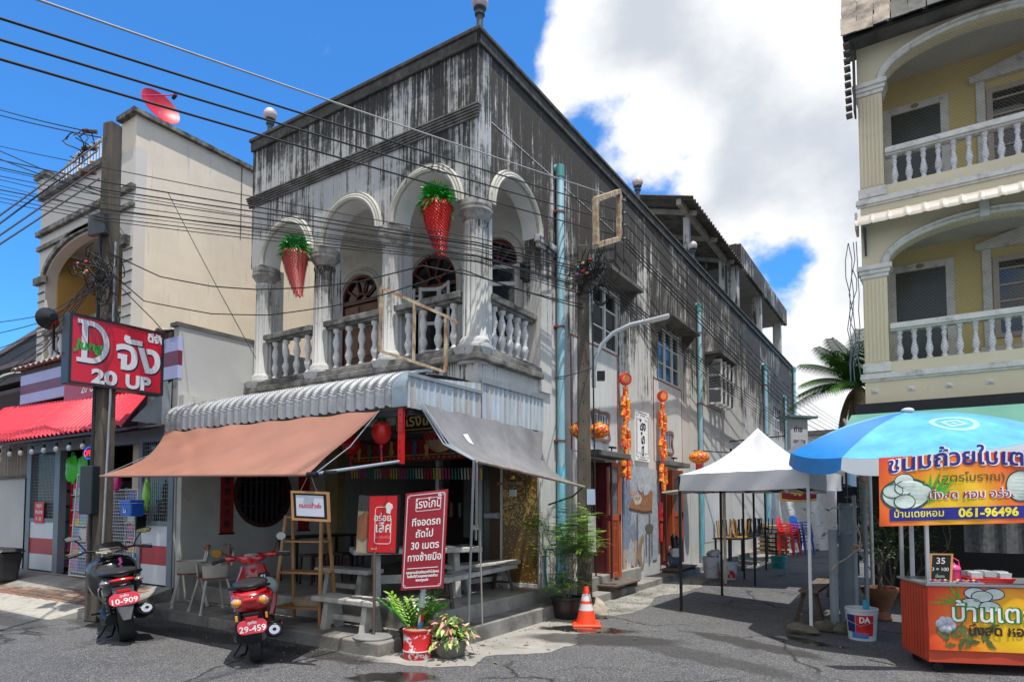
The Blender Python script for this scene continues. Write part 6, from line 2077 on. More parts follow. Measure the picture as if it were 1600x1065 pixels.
 # shrubs in the shade deeper in
def bush(name,label,c,r,n,mat,seed,cat='shrub',lw=.03,L=.13):
 t_=thing(name,label,cat,(c[0],c[1],0))
 rd=random.Random(seed)
 mb=MB()
 tips=[]
 for k in range(6):tips+=twig(mb,V((c[0],c[1],0)),V((rd.uniform(-.5,.5),rd.uniform(-.5,.5),1)),c[2],.02,1,rd)
 build(mb,'stem',MATS['grey_bark'],t_)
 mb=MB()
 leaves(mb,tips,n,L,lw,rd,spread=r)
 build(mb,'leaves',mat,t_,kind='stuff',fix=False)
 return t_
bush('shrub','dark leafy shrub in the shade at the far right of the side street',(-1.2,24,1.6),.35,900,M_LF1,5)
bush('shrub','green shrub behind the metal gate',(-.35,12.2,1.2),.2,500,M_LF1,6)
# poles and street lamp
def conc_pole(name,label,x,y,h,b,t_,rz=.4):
 r=thing(name,label,'utility pole',(x,y,0),rz,local=True)
 m=mt('pole_concrete',(.10,.082,.062),.9,.3,3,.5,stretch=(2,2,.5),grime=.5,gcol=(.045,.04,.034),gscale=4)
 build(MB().hexa([(-b,-b,0),(b,-b,0),(b,b,0),(-b,b,0),(-t_,-t_,h),(t_,-t_,h),(t_,t_,h),(-t_,t_,h)]),'shaft',m,r,bevel=.02)
 hm=MB()
 for k in range(int(h/.3)):
  z=.8+k*.3
  if z<h-.1:hm.cyl((-.01,-b+(b-t_)*z/h-.002,z),(-.01,-b+(b-t_)*z/h+.02,z),.011,n=8)
 build(hm,'bolt_hole',M_BLACK,r,kind='stuff')
 return r
pl=conc_pole('utility_pole','tall concrete utility pole in front of the market shop carrying the red sign',-9.61,4.355,7.05,.115,.088,.25)
pr_=conc_pole('utility_pole','shorter concrete utility pole beside the side wall wrapped in cables',-4.42,8.98,5.72,.115,.085,.5)
def putb(root,c,sx,sy,sz,name,mat,**k):return build(MB().cbox(c,sx,sy,sz),name,mat,root,**k)
putb(pl,(.02,-.19,1.80),.23,.12,.66,'junction_box',mt('dark_blue_box',(.012,.016,.022),.4,.1,5),bevel=.012)
putb(pl,(-.02,-.15,5.52),.32,.08,.30,'cable_clamp_box',mt('dark_grey_box',(.04,.045,.05),.5,.2,5),bevel=.01)
build(MB().tube([(.02,-.15,5.4),(.03,-.16,4),(.03,-.18,2.2),(.05,-.17,.4)],.022,8),'conduit',M_CABLE,pl)
for z in(6.3,6.65,6.9):build(MB().cyl((-.15,-.12,z),(-.32,-.2,z),.03,n=8),'insulator',mt('brown_insulator',(.08,.03,.02),.3,.2,9),pl)
build(MB().tube([(.15,-.02,5.3),(.16,-.04,3),(.14,-.08,.4)],.016,6),'earth_wire',M_GALV,pl)
putb(pr_,(.10,-.12,1.72),.13,.02,.24,'blue_notice',mt('pale_blue_notice',(.35,.45,.6),.5,.1,5))
putb(pr_,(.11,-.127,1.15),.12,.015,.55,'torn_poster',mt('torn_white_poster',(.5,.5,.5),.8,.4,14,grime=.5,gcol=(.1,.1,.1)))
build(MB().tube([(.14,-.10,4.6),(.15,-.12,3),(.16,-.12,2),(.17,-.10,.5)],.014,6),'conduit',M_CABLE,pr_)
build(MB().tube([(-.15,-.02,5.6),(-.17,-.05,3.6),(-.19,-.04,2),(-.19,0,.6)],.007,5),'stay_rope',mt('frayed_rope',(.15,.10,.07),.9,.3,20),pr_)
putb(pr_,(.16,-.02,3.62),.06,.10,.34,'lamp_bracket',M_GALV)
putb(pr_,(.27,-.03,3.62),.12,.12,.14,'control_box',M_BLACK)
lp=thing('street_lamp','curved grey street lamp arm reaching over the side street from the concrete pole','street lamp',(-4.42,8.98,3.4))
A0=at(926,592,d=10.1)
pts=[at(927,590,d=10.1),at(930,560,d=10.1),at(940,538,d=10.1),at(958,520,d=10.05),at(985,507,d=10.0),at(1012,501,d=9.95)]
build(MB().tube(pts,.034,10),'lamp_arm',mt('pale_grey_tube',(.38,.42,.45),.4,.1,5,metal=.3),lp,smooth=60)
a_,b_=at(1006,503,d=9.96),at(1046,493,d=9.85)
hd=MB()
hd.bar(a_,b_,.13,.05)
build(hd,'lamp_head',mt('pale_lamp_head',(.45,.47,.48),.4,.1,5),lp,bevel=.015)
build(MB().bar(a_.lerp(b_,.3)+V((0,0,-.028)),a_.lerp(b_,.95)+V((0,0,-.028)),.10,.01),'lamp_lens',mt('lamp_lens',(.5,.47,.38),.2,.1,5),lp)
# the red D sign on the left pole
ds2=thing('light_box_sign','big red light box sign with white D and Thai letters on the left pole','sign',(-9.44,4.7,3.2))
SXp=-9.435
tl,tr,bl_,br_=(at(108.8,485.5,X=SXp),at(256.3,521.6,X=SXp),at(107.6,598.2,X=SXp),at(256.3,618.2,X=SXp))
zt_,zb_=(tl.z+tr.z)/2,(bl_.z+br_.z)/2
y0_,y1_=tl.y,tr.y
fd=frame((SXp,y0_,zb_),(0,1,0))
Wd,Hd=y1_-y0_,zt_-zb_
build(MB().fbox(fd,0,Wd,0,Hd,-.20,-.004),'sign_box',mt('black_sign_box',(.018,.022,.028),.45,.2,5),ds2,bevel=.008)
mb=MB()
for r in((0,.035,0,Hd),(Wd-.035,Wd,0,Hd),(.035,Wd-.035,0,.03),(.035,Wd-.035,Hd-.03,Hd)):mb.fbox(fd,*r,-.004,.018)
build(mb,'sign_frame',mt('black_sign_frame',(.012,.012,.014),.4,.1,5),ds2)
build(MB().fbox(fd,.035,Wd-.035,.03,Hd-.03,-.004,.004),'sign_face',mt('signal_red_face',(.50,.004,.022),.3,.06,2,spec=.6),ds2)
def sp(cx,cy):
 p=at(cx/3.328,460+cy/3.328,X=SXp)
 return p.y-y0_,p.z-zb_
M_LSH=mt('sign_letter_shadow',(.01,.01,.012),.5,0,5)
M_LGR=mt('sign_letter_grey',(.55,.56,.60),.4,.04,5)
def two(fr,s,size,a,b,bold,align='L',sx=1.0,parent=None,shear=0,off=.016):
 build(words(MB(),fr,s,size,a+off,b-off,.0065,bold,align,sx,shear),'lettering',M_LSH,parent,fix=False)
 build(words(MB(),fr,s,size,a,b,.0105,bold,align,sx,shear),'lettering',M_LGR,parent,fix=False)
a0,b0=sp(395,345);a1,b1=sp(570,160)
dW,dH=a1-a0,b1-b0
def dshape(da,db,c,m,nm):
 mb=MB()
 A=lambda a,b:(a0+da+a*dW,b0+db+b*dH)
 s_o=[]
 outer=[A(0,1),A(.42,1)]+[A(.42+.58*math.sin(R_(t)),.5+.5*math.cos(R_(t)))for t in range(5,180,8)]+[A(.42,0),A(0,0),A(0,.10),A(.14,.10),A(.14,.90),A(0,.90)]
 inner=[A(.32,.88),A(.32,.12),A(.42,.12)]+[A(.42+.40*math.sin(R_(t)),.5-.38*math.cos(R_(t)))for t in range(5,180,8)]+[A(.42,.88)]
 mb.plate(fd,outer,.003,[inner],c=c)
 build(mb,nm,m,ds2)
dshape(.018,-.018,.0075,M_LSH,'lettering')
dshape(0,0,.0115,M_LGR,'lettering')
a,b=sp(380,262)
build(words(MB(),fd,'Jung',.185,a,b-.03,.014,.007,'L',1.05,shear=.15),'lettering',mt('green_print',(.02,.28,.03),.4,.05,5),ds2,fix=False)
a,b=sp(600,385);a2,b2=sp(828,385)
vs_,_=glyphs('จัง',1,.02)
wj=max(p[0]for p in vs_)-min(p[0]for p in vs_)
sz=.60
two(fd,'จัง',sz,a,b+.02,.016,sx=(a2-a)/(wj*sz),parent=ds2,off=.02)
a,b=sp(765,240)
build(words(MB(),fd,'ดีจัง',.16,a,b-.01,.012,.008,'L',.95),'lettering',M_LGR,ds2,fix=False)
a,b=sp(472,440);two(fd,'20',.26,a,b-.035,.012,sx=1.25,parent=ds2)
a,b=sp(650,470);two(fd,'UP',.26,a,b-.03,.012,sx=1.1,parent=ds2)
build(MB().tube([(-9.6,4.4,4.0),(-9.55,4.4,3.8),(-9.55,4.4,3.3)],.02,6),'hanger',M_GALV,ds2)
spk=thing('loudspeaker','black horn loudspeaker on a bracket left of the red light box sign','speaker',(-11.0,4.2,4))
c_=at(82,495,d=8.5)
build(MB().cyl(c_+V((-.14,.0,0)),c_+V((.1,-.02,-.02)),.15,.05,16),'horn',M_BLACK,spk,smooth=40)
build(MB().tube([c_+V((.05,0,-.1)),c_+V((0,.03,-.45)),at(92,552,d=8.4)],.018,6),'bracket',M_BLACK,spk)
# rusty empty sign frames
def frame_sign(name,label,P,t_,mids=()):
 r=thing(name,label,'sign frame',P[3])
 for i in range(4):build(MB().bar(P[i],P[(i+1)%4],t_,t_),'frame_bar',M_RUST,r)
 for m in mids:build(MB().bar(P[0].lerp(P[1],m),P[3].lerp(P[2],m),t_*.9,t_*.9),'frame_bar',M_RUST,r)
 return r
f1=frame_sign('empty_sign_frame','empty rusty cream steel sign frame sticking out of the balcony',[at(596,449,X=-5.95),at(697,494,X=-4.95-.1),at(696,581,X=-5.05),at(594,548,X=-5.95)],.035,(.52,))
build(MB().bar(at(697,494,X=-5.05),at(715,505,X=-4.85),.03,.03),'stub_bar',M_RUST,f1)
f2_=frame_sign('empty_sign_frame','empty rusty rectangular sign frame high above the concrete pole',[at(930,312,X=-3.95),at(967,299,X=-4.45),at(967,373,X=-4.45),at(932,383,X=-3.95)],.075)
rk=thing('insulator_rack','wall rack of small insulators where the thin wires end','insulator rack',(-4.7,10.1,6))
RK=[at(975,y,X=-4.55)for y in(312,331,350,371)]
build(MB().bar(RK[0]+V((-.05,0,.1)),RK[3]+V((-.05,0,-.1)),.04,.03),'rack_bar',M_GALV,rk)
for p in RK:build(MB().lathe([(.02,-.04),(.045,-.03),(.025,0),(.045,.03),(.02,.04)],p,10),'insulator',mt('grey_insulator',(.2,.17,.16),.3,.2,8),rk,smooth=50)
# wires
def wire(P,r,label,sag=.0,mat=None,name='overhead_wire',group=None,n=22):
 pts=[]
 P=[V(p)for p in P]
 for i in range(len(P)-1):
  for k in range(n):
   t_=k/n
   q=P[i].lerp(P[i+1],t_)
   q.z-=sag*4*t_*(1-t_)*(P[i+1]-P[i]).length/6
   pts.append(q)
 pts.append(P[-1])
 return solo(MB().tube(pts,r,5),name,mat or M_CABLE,label,'cable',group,fix=False,smooth=80)
M_WL=mt('pale_wire',(.34,.33,.32),.6,.1,5)
WG='wires crossing in front of the corner house'
L4=[('pale grey wire, uppermost of the four running down to the wall rack',(-50,-38),RK[0],M_WL,.008),('black wire just below the pale one on its way to the wall rack',(-50,13),RK[1],None,.009),('black wire, third of the four running to the wall rack',(-50,47),RK[2],None,.009),('black wire, lowest of the four running to the wall rack',(-50,78),RK[3],None,.009)]
for lb_,p,q,m,r in L4:wire([at(p[0],p[1],d=3.3),q],r,lb_,.012,m,group=WG)
rd=random.Random(31)
bun=[(215,262,372,412),(236,284,380,420),(252,300,388,428),(262,306,392,438),(266,318,397,446),(284,326,401,450),(290,333,404,453),(297,340,408,457),(303,345,411,462),(248,296,384,424),(275,329,399,449)]
nm_=['topmost','second','third','fourth','fifth','sixth','seventh','eighth','ninth','tenth','last']
for i,(y0,y1,y2,y3)in enumerate(bun):
 mid=at(430+rd.uniform(-20,20),y1+(y2-y1)*.46+rd.uniform(-3,3),d=8.75)
 wire([at(-60,y0,d=11),at(163,y1,d=8.55),mid,at(745,y2+rd.uniform(-2,2),d=7.85),at(916,y3,d=9.95)],(.007,.011,.0055,.008)[i%4]*.9,'%s wire of the sagging bundle strung between the two concrete poles'%nm_[i].capitalize(),.018*rd.uniform(.2,1),group='sagging wires strung between the two concrete poles',n=12)
wire([at(165,392,d=8.55),at(250,432,d=9.3),at(330,447,d=9.1),at(400,452,d=8.9),at(480,449,d=8.6),at(560,440,d=8.3),at(660,415,d=7.9),at(748,432,d=7.8),at(912,482,d=9.9)],.009,'loose black wire dipping lowest across the cream wall and balcony columns',.02,group='loose wires drooping by the balcony',n=6)
wire([at(165,418,d=8.55),at(225,470,d=9.2),at(330,490,d=9.0),at(420,492,d=8.8),at(520,478,d=8.5),at(600,460,d=8.2),at(720,420,d=7.8),at(800,450,d=8.4),at(912,476,d=9.9)],.008,'thin wavy wire drooping over the balcony arch bases',.02,group='loose wires drooping by the balcony',n=6)
wire([at(190,450,d=8.5),at(240,500,d=8.8),at(262,525,d=8.9)],.007,'short wire dropping from the left pole to the shop roof corner',.03)
wire([at(262,300,d=9.5),at(400,560,d=8.9)],.006,'thin wire dropping to the grey wall beside the balcony',.05)
fan=[((158,221),(-30,358)),((152,236),(-30,371)),((152,262),(-30,388)),((155,279),(-30,401))]
for i,(a,b)in enumerate(fan):wire([at(*a,d=8.6),at(*b,d=6.8)],.010,['uppermost','second','third','lowest'][i]+' of the four black wires slanting down left from the pole top',.01,group='wires slanting down left from the pole top')
for i,(a,b)in enumerate((((150,208),(-30,163)),((158,215),(-30,172)),((158,300),(-30,222)),((160,306),(-30,236)))):wire([at(*a,d=8.65),at(*b,d=11)],.009,['Upper','Second upper','Third upper','Fourth upper'][i]+' wire running left from the pole top out of the picture',.03,group='wires running left from the pole top')
for i,y in enumerate((548,560,580,598,612,500,520)):
 wire([at(158-i,415+i*5,d=8.5),at(70,(415+y)/2+34,d=10.5),at(-30,y+6,d=11.5)],.007,['first','second','third','fourth','fifth','sixth','seventh'][i].capitalize()+' thin service wire fanning down left from the tangle on the pole',.05,group='service wires fanning down left from the tangle')
def tangle(name,label,c,r,n,seed,cols=(),d=None):
 rd=random.Random(seed)
 t_=thing(name,label,'cable tangle',c)
 for k in range(n):
  a=V(c)+V((rd.uniform(-r,r),rd.uniform(-r,r)*.5,rd.uniform(-r,r)*1.4))
  pts=[a]
  dr=V((rd.uniform(-1,1),rd.uniform(-.5,.5),rd.uniform(-1,1)))
  for j in range(9):
   dr=(dr+V((rd.uniform(-1,1),rd.uniform(-.5,.5),rd.uniform(-1,1)))*.8+(V(c)-a)*2.2).normalized()
   a=a+dr*r*.45
   pts.append(a)
  build(MB().tube(pts,.008,5),'cable_loop',M_CABLE,t_,smooth=80)
 for k,cc in enumerate(cols):
  a=V(c)+V((rd.uniform(-r,r)*.7,-.16,rd.uniform(-r,r)))
  build(MB().ball(a,.035,.02,.018,8,6),'taped_joint',mt('tape_%d'%int(cc[0]*900+cc[2]*70),cc,.5,.1,9),t_,smooth=60)
 return t_
TC=at(152,430,d=8.45)
tangle('cable_tangle','tangle of black cables with coloured joints on the left pole above the red sign',TC,.28,16,3,((.6,.02,.05),(.6,.15,.3),(.7,.25,.05),(.3,.3,.3)))
tangle('cable_tangle','dense tangle of black cables with red and purple joints on the right pole',at(922,425,d=9.8),.27,24,5,((.6,.02,.02),(.6,.05,.02),(.3,.12,.4),(.55,.15,.15),(.05,.3,.3),(.5,.4,.2)))
tangle('cable_tangle','small loop cluster of cables near the top of the left pole',at(128,225,d=8.65),.17,6,8)
ring=MB()
for k in range(4):ring.tube([at(939,462,d=9.8)+V((.13*math.cos(a),0,.16*math.sin(a)+.01*k))for a in[j*math.pi/8 for j in range(16)]],.008,5,closed=True)
solo(ring,'cable_coil',M_CABLE,'coiled loop of spare cable hanging on the right pole','cable coil',fix=False)
for i in range(6):
 p=RK[min(i,3)]+V((.02,.05,-.08*max(0,i-3)))
 wire([p,V((-4.1+.1*i,24,6.05-.28*i)),V((-3.6+.25*i,48,6.6-.35*i))],.009 if i<4 else.012,['Topmost','Second','Third','Fourth','Fifth','Lowest'][i]+' wire running from the wall rack along the side street',.03,group='wires running from the rack along the side street')
for i in range(5):
 wire([at(935,425+i*6,d=9.9),V((-4.45,14.5,5.25-.07*i)),V((-4.4,19,5.05-.08*i)),V((-4.3,31,4.9-.15*i)),V((-2.5,48,5.2-.2*i))],.012 if i<2 else.008,['Thick upper','Thick lower','Thin upper','Thin middle','Thin lower'][i]+' cable from the right pole tangle slung below the side windows',.03,group='cables slung below the side windows')
wire([V((-4.7,8.9,3.62)),at(866,590,d=8.55),at(925,575,d=10)],.008,'short cable sagging from the blue pipe to the pole lamp box',.06)
# things on the side wall
FM=frame((XR,0,0),(0,1,0))
def wp(px,py,X=XR):
 p=at(px,py,X=X)
 return(p.y,p.z)
pq=thing('wall_plaque','white vertical name plaque with black Thai letters and stepped corners on the side wall','plaque',(XR,12.3,2.4))
q0,q1=11.93,12.70
zq0,zq1=2.48,3.50
build(MB().fbox(FM,q0,q1,zq0,zq1,.019,.05),'plaque_board',M_WHITEL,pq,bevel=.004)
bm_=mt('brown_plaque_line',(.16,.075,.04),.6,.1,5)
for k,o in enumerate((.03,.075)):
 m_=MB()
 s_=.12 if k==0 else.18
 a,b,c,d=q0+o,q1-o,zq0+o,zq1-o
 path=[(a+s_,c),(b-s_,c),(b-s_,c+s_*.5),(b,c+s_*.5),(b,d-s_*.5),(b-s_,d-s_*.5),(b-s_,d),(a+s_,d),(a+s_,d-s_*.5),(a,d-s_*.5),(a,c+s_*.5),(a+s_,c+s_*.5)]
 m_.sweep(FM,path,[(0,.05),(0,.054),(.012,.054),(.012,.05)],closed=True)
 build(m_,'border_line',bm_,pq)
lt_=MB()
words(lt_,FM,'โรง',.25,(q0+q1)/2,3.12,.053,.010)
words(lt_,FM,'โก',.25,(q0+q1)/2,2.86,.053,.010)
words(lt_,FM,'ปี๊',.25,(q0+q1)/2,2.60,.053,.010)
build(lt_,'lettering',M_BLKL,pq,fix=False)
for i,(c,z,lab)in enumerate(((10.35,3.0,'brown lobed false window behind the concrete pole beside the first doorway'),(13.92,3.0,'brown lobed false window right of the farther firecracker string'))):
 t_=thing('lobed_window',lab,'window frame',(XR,c,z))
 def lob(r):return[(c+(.40+.07*math.cos(4*R_(a))*-1)*r*math.copysign(abs(math.cos(R_(a)))**.8,math.cos(R_(a))),z+(.30+.035*math.cos(4*R_(a))*-1)*r*math.copysign(abs(math.sin(R_(a)))**.8,math.sin(R_(a))))for a in range(0,360,6)]
 build(MB().plate(FM,lob(1.0),.02,[lob(.78)[::-1]],c=.042),'lobed_frame',mt('dusty_brown_frame',(.20,.10,.075),.7,.15,6),t_)
 build(MB().plate(FM,lob(.79),.01,c=.026),'grey_board',mt('grey_picture_board',(.38,.40,.44),.6,.2,5),t_)
 for k in range(5):build(MB().fbox(FM,c-.24+k*.11,c-.20+k*.11,z-.12,z+.19,.026,.034),'painted_bar',mt('dark_painted_bar',(.05,.055,.07),.6,.2,8),t_)
M_FC=bpy.data.materials.new('firecracker_paper')
t=NT(M_FC)
n1=t.noise(t.pos(),22,3,.6)
t.l.new(t.mix(t.rng(n1,.5,.54),(.72,.04,.02),(.80,.42,.03)),t.p.inputs['Base Color'])
t.p.inputs['Roughness'].default_value=.35
for i,(yy,zt,nrow,lab)in enumerate(((11.22,3.98,9,'string of red and gold paper firecrackers under a red disc beside the first doorway'),(13.28,3.95,10,'string of red and gold paper firecrackers right of the white plaque'))):
 t_=thing('firecracker_string',lab,'firecracker decoration',(XR+.1,yy,zt-2))
 cd=V((XR+.14,yy,zt))
 n_=V((.75,-.6,0)).normalized()
 build(MB().cyl(cd-n_*.035,cd+n_*.035,.125,n=10),'top_disc',mt('red_disc',(.65,.03,.02),.4,.1,8),t_,bevel=.01)
 build(MB().cyl(cd+n_*.036,cd+n_*.04,.075,n=12),'gold_centre',mt('orange_gold',(.75,.25,.04),.4,.2,20),t_)
 build(MB().tube([cd,(cd.x,cd.y,zt-2.05)],.008,5),'cord',M_REDP,t_)
 fcm=mesh_of(MB().lathe([(.034,-.10),(.052,-.095),(.052,.085),(.038,.10),(.0,.10)],n=12),'firecracker',M_FC,40)
 rd=random.Random(i+4)
 for k in range(nrow):
  z=zt-.24-k*.19
  for s_ in((-1,1)if k%3 else(0,)):
   M_=Matrix.Translation((cd.x+.02*s_,cd.y+.062*s_,z-(.05 if s_>0 else 0)))@Matrix.Rotation(rd.uniform(-.2,.2)+.15*s_,4,'X')
   inst(fcm,'firecracker',t_,M_)
def lantern(name,label,c,r,body,tassel=.2,group=None,squash=.75):
 t_=thing(name,label,'lantern',c,group=group,local=True)
 build(MB().ball((0,0,0),r,r,r*squash,28,12,fn=lambda t,p:1+.02*math.cos(14*t)),'lantern_body',body,t_,smooth=60)
 for s_ in(-1,1):build(MB().cyl((0,0,s_*r*squash*.97),(0,0,s_*r*squash*1.12),r*.38,n=16),'gold_collar',M_GOLD,t_)
 if tassel:build(MB().cyl((0,0,-r*squash*1.12),(0,0,-r*squash*1.12-tassel),r*.33,r*.36,14,caps=True),'fringe',mt('red_fringe',(.6,.02,.03),.6,.3,30,stretch=(4,4,.3)),t_)
 build(MB().cyl((0,0,r*squash*1.1),(0,0,r*squash*1.1+.25),.004,n=5),'cord',M_BLACK,t_)
 return t_
lantern('paper_lantern','red and gold flattened lantern with tassel hung near the white tent',(-4.38,15.05,2.72),.24,M_FC,.2,squash=.6)
lantern('paper_lantern','red and gold lantern half hidden left behind the concrete pole',(-4.50,9.02,2.78),.17,M_FC,.0)
lantern('paper_lantern','red lantern showing at the right edge of the concrete pole',(-4.42,9.55,2.82),.17,M_FC,.0)
for y,l in((9.6,'small black floodlight over the first side doorway'),(14.2,'small black floodlight over the second side doorway')):
 pass
fl_=thing('floodlight','small black floodlight on an arm above the far doorway','floodlight',(-4.4,17.2,2.9))
build(MB().bar((XR,16.6,2.95),(XR+.02,17.1,2.95),.02,.03).bar((XR+.02,15.9,2.96),(-4.2,17.6,3.0),.02,.025),'arm',M_BLACK,fl_)
build(MB().cbox((-4.2,17.45,3.0),.06,.2,.2),'lamp_body',M_BLACK,fl_,bevel=.01)
build(MB().cbox((-4.165,17.45,3.0),.012,.16,.16),'lens',M_WHITEP,fl_)
for i,(y,z)in enumerate(((10.5,2.56),(13.9,2.58))):
 t_=thing('door_spotlight',['tiny black spotlight on the slab over the first side doorway','tiny black spotlight on the slab over the second side doorway'][i],'spotlight',(-4.6,y,z))
 build(MB().cbox((-4.6,y,z+.06),.07,.2,.03),'lamp_body',M_BLACK,t_)
 build(MB().cyl((-4.62,y,z-.03),(-4.62,y,z+.05),.012,n=6),'stem',M_BLACK,t_)
mu=thing('wall_mural','wall painting of a man in blue serving coffee at a table with a cat below','mural',(XR,12.2,0))
layer=[.0188]
def paint(name,px,col,var=.25,sc=14):
 layer[0]+=.0007
 m=mt('mural_'+name+'_%02x%02x'%(int(col[0]*255),int(col[2]*255)),col,.85,var,sc,.1,grime=.15,gcol=(.3,.3,.3),gscale=8)
 pts=[wp(*p)for p in px]
 build(MB().plate(FM,pts,.001,c=layer[0]),name,m,mu)
paint('backdrop',[(972,722),(1030,735),(1030,800),(1026,872),(1010,878),(985,882),(972,870),(976,800)],(.34,.37,.40))
paint('hair',[(974,716),(980,709),(986,716),(988,728),(984,735),(977,738),(973,730)],(.22,.20,.19))
paint('face',[(975,730),(979,724),(984,727),(985,738),(981,748),(977,752),(973,745)],(.42,.25,.18))
paint('shirt',[(972,752),(981,748),(984,762),(986,790),(984,815),(980,830),(972,832),(971,790)],(.18,.22,.30))
paint('arm',[(982,762),(989,768),(993,766),(994,771),(988,774),(982,771)],(.45,.27,.19))
paint('shorts',[(972,830),(980,828),(990,812),(993,830),(994,842),(988,846),(984,838),(980,856),(972,858)],(.20,.23,.30))
paint('leg',[(972,858),(977,857),(976,880),(977,896),(972,900)],(.48,.30,.22))
paint('leg',[(989,845),(993,843),(995,856),(991,868),(988,880),(985,884),(986,872),(990,858)],(.48,.30,.22))
paint('sandal',[(968,896),(978,894),(982,900),(980,906),(972,905)],(.14,.07,.05))
paint('sandal',[(984,882),(989,884),(991,893),(987,893)],(.14,.07,.05))
paint('tabletop',[(981,793),(985,777),(1015,765),(1018,768),(1017,797),(1004,798)],(.30,.13,.055))
paint('table_edge',[(981,793),(1004,798),(1017,797),(1017,800),(1004,801),(981,796)],(.10,.04,.02))
paint('coffee_cup',[(987,778),(991,773),(999,773),(1001,779),(998,787),(991,788)],(.50,.46,.40))
paint('coffee',[(989,778),(992,775),(998,775),(999,779),(995,782),(991,781)],(.30,.28,.18))
paint('glasses',[(1003,768),(1006,757),(1013,756),(1015,764),(1010,772),(1005,774)],(.42,.44,.46))
paint('teapot',[(994,756),(998,751),(1003,755),(1004,765),(999,769),(995,765)],(.40,.40,.40))
for x0,x1 in((993,995),(1012,1014)):paint('table_leg',[(x0,800),(x1,800),(x1,880),(x0,880)],(.13,.13,.14))
paint('stool_seat',[(1006,822),(1009,818),(1016,818),(1019,823),(1017,830),(1009,831)],(.12,.09,.07))
for x0 in(1007,1012,1016):paint('stool_leg',[(x0,831),(x0+1.2,831),(x0+1.6,868),(x0+.4,868)],(.14,.13,.13))
paint('cat',[(999,838),(1002,834),(1004,839),(1003,850),(1005,862),(1004,884),(1001,888),(998,884),(995,872),(992,884),(990,883),(994,858),(997,848)],(.26,.18,.12))
paint('cat_belly',[(1001,848),(1003,852),(1003,874),(1001,880),(1000,866)],(.50,.46,.42))
ch=solo(MB().tube([(XR+.05,13.33,1.95),(XR+.05,13.33,1.6)],.012,6).cbox((XR+.06,13.33,1.45),.04,.16,.4).cbox((XR+.06,13.33,1.0),.03,.12,.4),'red_charm',M_REDP,'long red hanging charm beside the second doorway frame','charm')
def platform(label,y0,y1,x1,z):
 t_=thing('wooden_step',label,'step',(XR+.3,(y0+y1)/2,0))
 n=4
 w_=(x1-XR-.04)/n
 for k in range(n):build(MB().box(XR+.03+k*w_,XR+.03+(k+1)*w_-.01,y0,y1,z-.03,z),'board',M_WOOD,t_,bevel=.003)
 for y in(y0+.05,y1-.1):build(MB().box(XR+.06,x1-.05,y,y+.05,.12,z-.031),'block',MATS['brown_leg_wood'],t_)
 return t_
platform('low dark wooden step on the kerb before the first side doorway',9.95,11.05,-4.30,.24)
platform('low dark wooden step on which the child sits',13.3,14.7,-4.33,.22)
# the terrace: table, benches, shelf
M_BST=mt('terrazzo_stone',(.44,.43,.39),.7,.25,9,.25,grime=.3,gcol=(.09,.085,.075))
def stone_bench(name,label,cat,c,rz,W,D,H,th=.06,group=None,mosaic=False):
 t_=thing(name,label,cat,c,rz,group,local=True)
 build(MB().box(-W/2,W/2,-D/2,D/2,H-th,H),'slab',M_BST,t_,bevel=.012)
 for s_ in(-1,1):
  x=s_*W*.31
  f=frame((x+.035,0,0),(0,1,0))
  d1,d2=D*.47,D*.30
  hh=H-th
  build(MB().plate(f,[(-d1,0),(-d1*.35,0),(-d1*.3,.05),(d1*.3,.05),(d1*.35,0),(d1,0),(d2,hh),(-d2,hh)],.075),'leg',M_BST,t_,bevel=.006)
 build(MB().box(-W*.31+.04,W*.31-.04,-.03,.03,H*.28,H*.45),'stretcher',M_BST,t_)
 if mosaic:
  rd=random.Random(3)
  for k in range(12):
   for j in range(2):
    m=mt('mosaic_%d'%rd.choice((0,1,2)),[(.05,.04,.035),(.18,.16,.13),(.34,.33,.31)][rd.choice((0,1,2))],.5,.3,9)
    x=-W/2+.06+k*(W-.12)/12
    y=-D/2+.04+j*(D-.08)/2
    build(MB().box(x,x+(W-.12)/12-.008,y,y+(D-.08)/2-.008,H,H+.004),'tile',m,t_)
 return t_
stone_bench('stone_bench','low white stone bench at the edge of the pavement slab','bench',(-5.60,5.26,.145),.02,1.0,.34,.38)
stone_bench('stone_bench','pale stone bench behind the low one and beside the wooden shelf','bench',(-6.50,6.05,.37),.05,.95,.34,.38)
stone_bench('stone_table','long pale stone table under the red sign boards','table',(-5.75,6.55,.37),.9,1.7,.62,.66,.07,mosaic=True)
lb2=thing('long_bench','long mosaic topped bench on dark legs nearest the terrace steps','bench',(-4.98,6.85,.37),math.pi/2+.14,local=True)
build(MB().box(-1.0,1.0,-.17,.17,.31,.37),'slab',M_BST,lb2,bevel=.01)
rd=random.Random(8)
for k in range(14):
 for j in range(2):
  m=MATS['mosaic_%d'%rd.choice((0,1,2))]if 'mosaic_0' in MATS and 'mosaic_1' in MATS and 'mosaic_2' in MATS else M_BLACK
  build(MB().box(-.95+k*.135,-.95+k*.135+.127,-.14+j*.14,-.14+j*.14+.13,.37,.374),'tile',m,lb2)
for x in(-.8,.8):
 for s_ in(-1,1):build(MB().bar((x,s_*.08,.31),(x*1.08,s_*.16,0),.04,.04),'leg',mt('dark_brown_leg',(.045,.025,.018),.5,.2,5),lb2)
 build(MB().bar((x*1.04,-.12,.12),(x*1.04,.12,.12),.03,.03),'stretcher',MATS['dark_brown_leg'],lb2)
stone_bench('stone_bench','stone bench farthest back on the terrace beyond the long bench','bench',(-5.35,7.55,.37),1.4,1.3,.34,.40)
shf=thing('ladder_shelf','tapering varnished wooden display shelf on the pavement slab','shelf',(-6.45,5.30,.145),.30,local=True)
